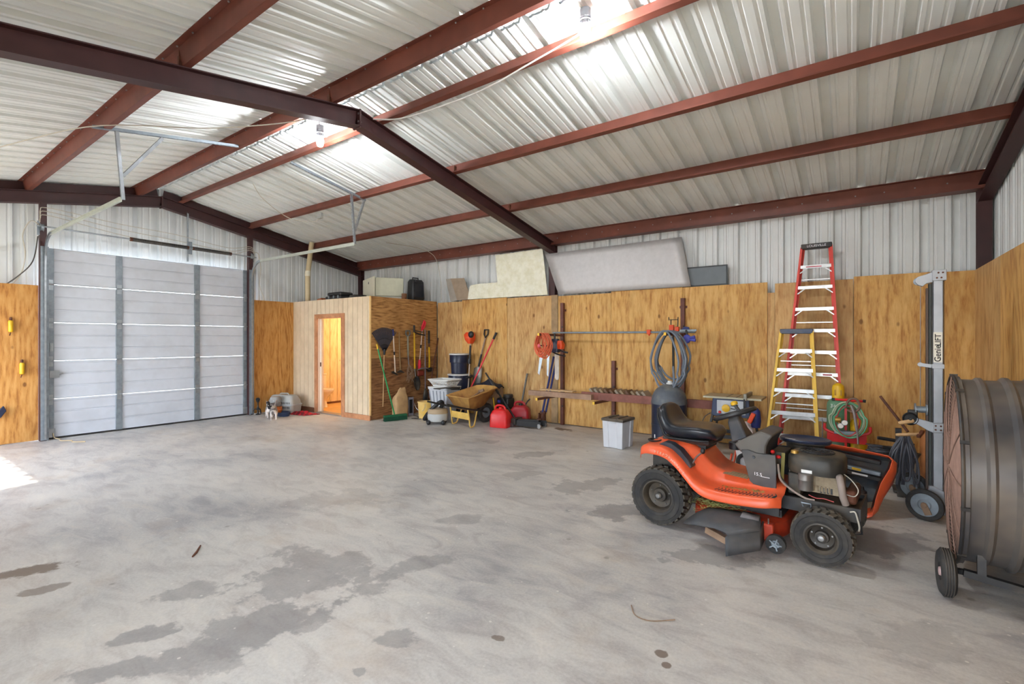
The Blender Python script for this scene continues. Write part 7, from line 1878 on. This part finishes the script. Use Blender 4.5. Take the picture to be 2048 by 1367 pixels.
m = MB(); m.lathe([(.05, .0), (.02, .03), (.012, .10), (.03, .14), (.012, .18), (.012, .25), (.03, .28), (.045, .33), (.02, .36)], (-10.26, 5.14, 0), n=12); m.build('spindle', M_black, orn)
for k in range(3):
    a = 2 * PI * k / 3; m = MB(); m.tube(smooth_path([(-10.26, 5.14, .10), (-10.26 + .06 * math.cos(a), 5.14 + .06 * math.sin(a), .12), (-10.26 + .10 * math.cos(a), 5.14 + .10 * math.sin(a), .05), (-10.26 + .12 * math.cos(a), 5.14 + .12 * math.sin(a), .012)], 4), .008, 6); m.build('scroll_leg', M_black, orn)

# ---- cats: one continuous skinned body each
def cat(name, lab, loc, rot, joints, edges, root_i, mats_fn, extra):
    t = thing(name, lab, 'cat', loc, rot, local=True)
    me = bpy.data.meshes.new('body'); me.from_pydata([j[:3] for j in joints], edges, [])
    o = bpy.data.objects.new('body', me); C.objects.link(o); o.parent = t
    sk_ = o.modifiers.new('skin', 'SKIN'); sk_.use_smooth_shade = True
    for i, j in enumerate(joints):
        d_ = me.skin_vertices[0].data[i]; r = j[3]; d_.radius = r if isinstance(r, tuple) else (r, r); d_.use_root = (i == root_i)
    ss = o.modifiers.new('smooth', 'SUBSURF'); ss.levels = 2; ss.render_levels = 2
    me.materials.append(mats_fn())
    extra(t)
    return t
def fur(name, stops, scale, seed, axis='Z'):
    mm, nt, b = nodes_of(name)
    v = coords(nt, (1, 1, 1), rand=False)
    n1 = noise(nt, v, scale, 3, .5, .3)
    sx = nt.nodes.new('ShaderNodeSeparateXYZ'); nt.links.new(v, sx.inputs[0])
    ad = nt.nodes.new('ShaderNodeMath'); ad.operation = 'MULTIPLY_ADD'; ad.inputs[1].default_value = 1.6
    nt.links.new(sx.outputs[axis], ad.inputs[0]); nt.links.new(n1, ad.inputs[2])
    r = ramp(nt, stops); nt.links.new(ad.outputs[0], r.inputs[0]); nt.links.new(r.outputs[0], b.inputs['Base Color']); b.inputs['Roughness'].default_value = .9
    return mm
W_ = lin((224, 214, 208)); G_ = lin((120, 112, 108)); K_ = lin((34, 32, 34)); T_ = lin((168, 150, 138))
# local axes: x forward (towards the head), z up
J1 = [(-.13, 0, .19, .050), (-.04, 0, .185, .055), (.06, 0, .19, .056), (.13, 0, .215, .042), (.17, 0, .25, .034), (.20, 0, .275, .042), (.235, 0, .268, .024),
      (.10, .04, .14, .026), (.105, .042, .07, .017), (.11, .042, .018, .015), (.135, .042, .012, .014),
      (.10, -.04, .14, .026), (.115, -.042, .07, .017), (.12, -.042, .018, .015), (.145, -.042, .012, .014),
      (-.13, .045, .14, .036), (-.09, .047, .10, .022), (-.145, .047, .055, .014), (-.13, .047, .016, .014), (-.10, .047, .012, .013),
      (-.13, -.045, .14, .036), (-.09, -.047, .10, .022), (-.145, -.047, .055, .014), (-.13, -.047, .016, .014), (-.10, -.047, .012, .013),
      (-.18, 0, .21, .018), (-.22, .02, .25, .013), (-.24, .04, .31, .011), (-.23, .05, .36, .009)]
E1 = [(0, 1), (1, 2), (2, 3), (3, 4), (4, 5), (5, 6), (2, 7), (7, 8), (8, 9), (9, 10), (2, 11), (11, 12), (12, 13), (13, 14), (0, 15), (15, 16), (16, 17), (17, 18), (18, 19), (0, 20), (20, 21), (21, 22), (22, 23), (23, 24), (0, 25), (25, 26), (26, 27), (27, 28)]
def cat_face(hx, hz):
    def f(t):
        Me = mat('cat_eye', (150, 160, 70), .2); Mn = mat('cat_nose', (206, 130, 120), .5); Mi = mat('cat_ear', (150, 132, 124), .9)
        for s in (-1, 1):
            m = MB(); b0 = Vector((hx - .008, s * .019, hz + .013)); m.loft([[b0 + Vector((-.006, s * .018, 0)), b0 + Vector((.010, -s * .004, .004)), b0 + Vector((-.012, -s * .012, .004))], [b0 + Vector((-.006, s * .012, .04))] * 3]); m.build('ear', Mi, t)
            m = MB(); m.ball((hx + .030, s * .017, hz + .008), .006, .006, .006, 8, 6); m.build('eye', Me, t)
        m = MB(); m.ball((hx + .052, 0, hz - .008), .005, .006, .004, 8, 6); m.build('nose', Mn, t)
        m = MB(); m.bar((hx + .046, -.010, hz - .019), (hx + .046, .010, hz - .019), .003, .002); m.build('mouth', Mn, t)
    return f
a1 = math.atan2(-5.1, 9.62)
cat('cat', 'small grey and white cat facing the camera beside the feeder', (-9.40, 5.02, 0), a1, J1, E1, 1, lambda: fur('grey_white_fur', [(.40, W_), (.66, W_), (.74, G_), (.86, G_), (.95, T_)], 9, 1), cat_face(.205, .275))
a2 = math.atan2(.35, -.94)
cat('cat', 'black and white cat turned away behind the facing cat', (-9.72, 5.10, 0), a2, J1, E1, 1, lambda: fur('black_white_fur', [(.40, W_), (.76, W_), (.82, K_), (1.0, K_)], 6, 2), cat_face(.205, .275))

# ================================================================== SMALL THINGS
for (y, z, lab) in ((1.51, 1.80, 'upper yellow tool handle hung on the left plywood'), (1.63, 1.155, 'lower yellow tool handle hung on the left plywood')):
    t = thing('yellow_handle', lab, 'tool handle', (-10.42, y, z), group='yellow handles on the left plywood')
    m = MB(); m.lathe([(.012, -.10), (.028, -.09), (.030, .06), (.02, .08)], (-10.40, y, z), n=12); m.build('grip', M_yellow, t)
    m = MB(); m.lathe([(.018, .08), (.016, .12), (.008, .13)], (-10.40, y, z), n=10); m.build('hanger', M_rust, t)
    m = MB(); m.tube([(-10.40, y, z - .10), (-10.41, y - .01, z - .15)], .006, 6); m.build('tip', M_rust, t)
m = MB(); slab_quad(m, [(-10.40, 1.30, .44), (-10.40, 1.43, .60), (-10.40, 1.46, .52), (-10.40, 1.40, .42)], (.05, 0, 0)); tag(m.build('dark_tool', M_navy, bevel=.01), 'dark blue tool corner at the far left edge', 'tool')
wire('rope', 'thin tan rope lying on the floor at the overhead door', [(-10.40, 1.98, .10), (-10.37, 1.99, .03), (-10.30, 2.04, .008), (-10.12, 2.02, .008), (-10.0, 2.12, .008), (-9.85, 2.10, .008), (-9.72, 2.22, .008)], .008, mat('tan_rope', (190, 170, 136), .8), cat='rope')
m = MB(); m.tube([(-3.95, 1.505, .006), (-4.0, 1.55, .008), (-4.11, 1.62, .006)], [.006, .009, .006], 6); tag(m.build('twig', M_rust), 'short dark twig lying alone on the concrete', 'twig')
wire('grass_stem', 'thin curved dry stem on the concrete near the mower', [(-1.09, 2.76, .004), (-1.03, 2.67, .006), (-.94, 2.67, .004), (-.83, 2.76, .005)], .0028, M_woodg, cat='stem', n=5)

for o_ in list(scene.objects):
    if '_local' in o_: del o_['_local']
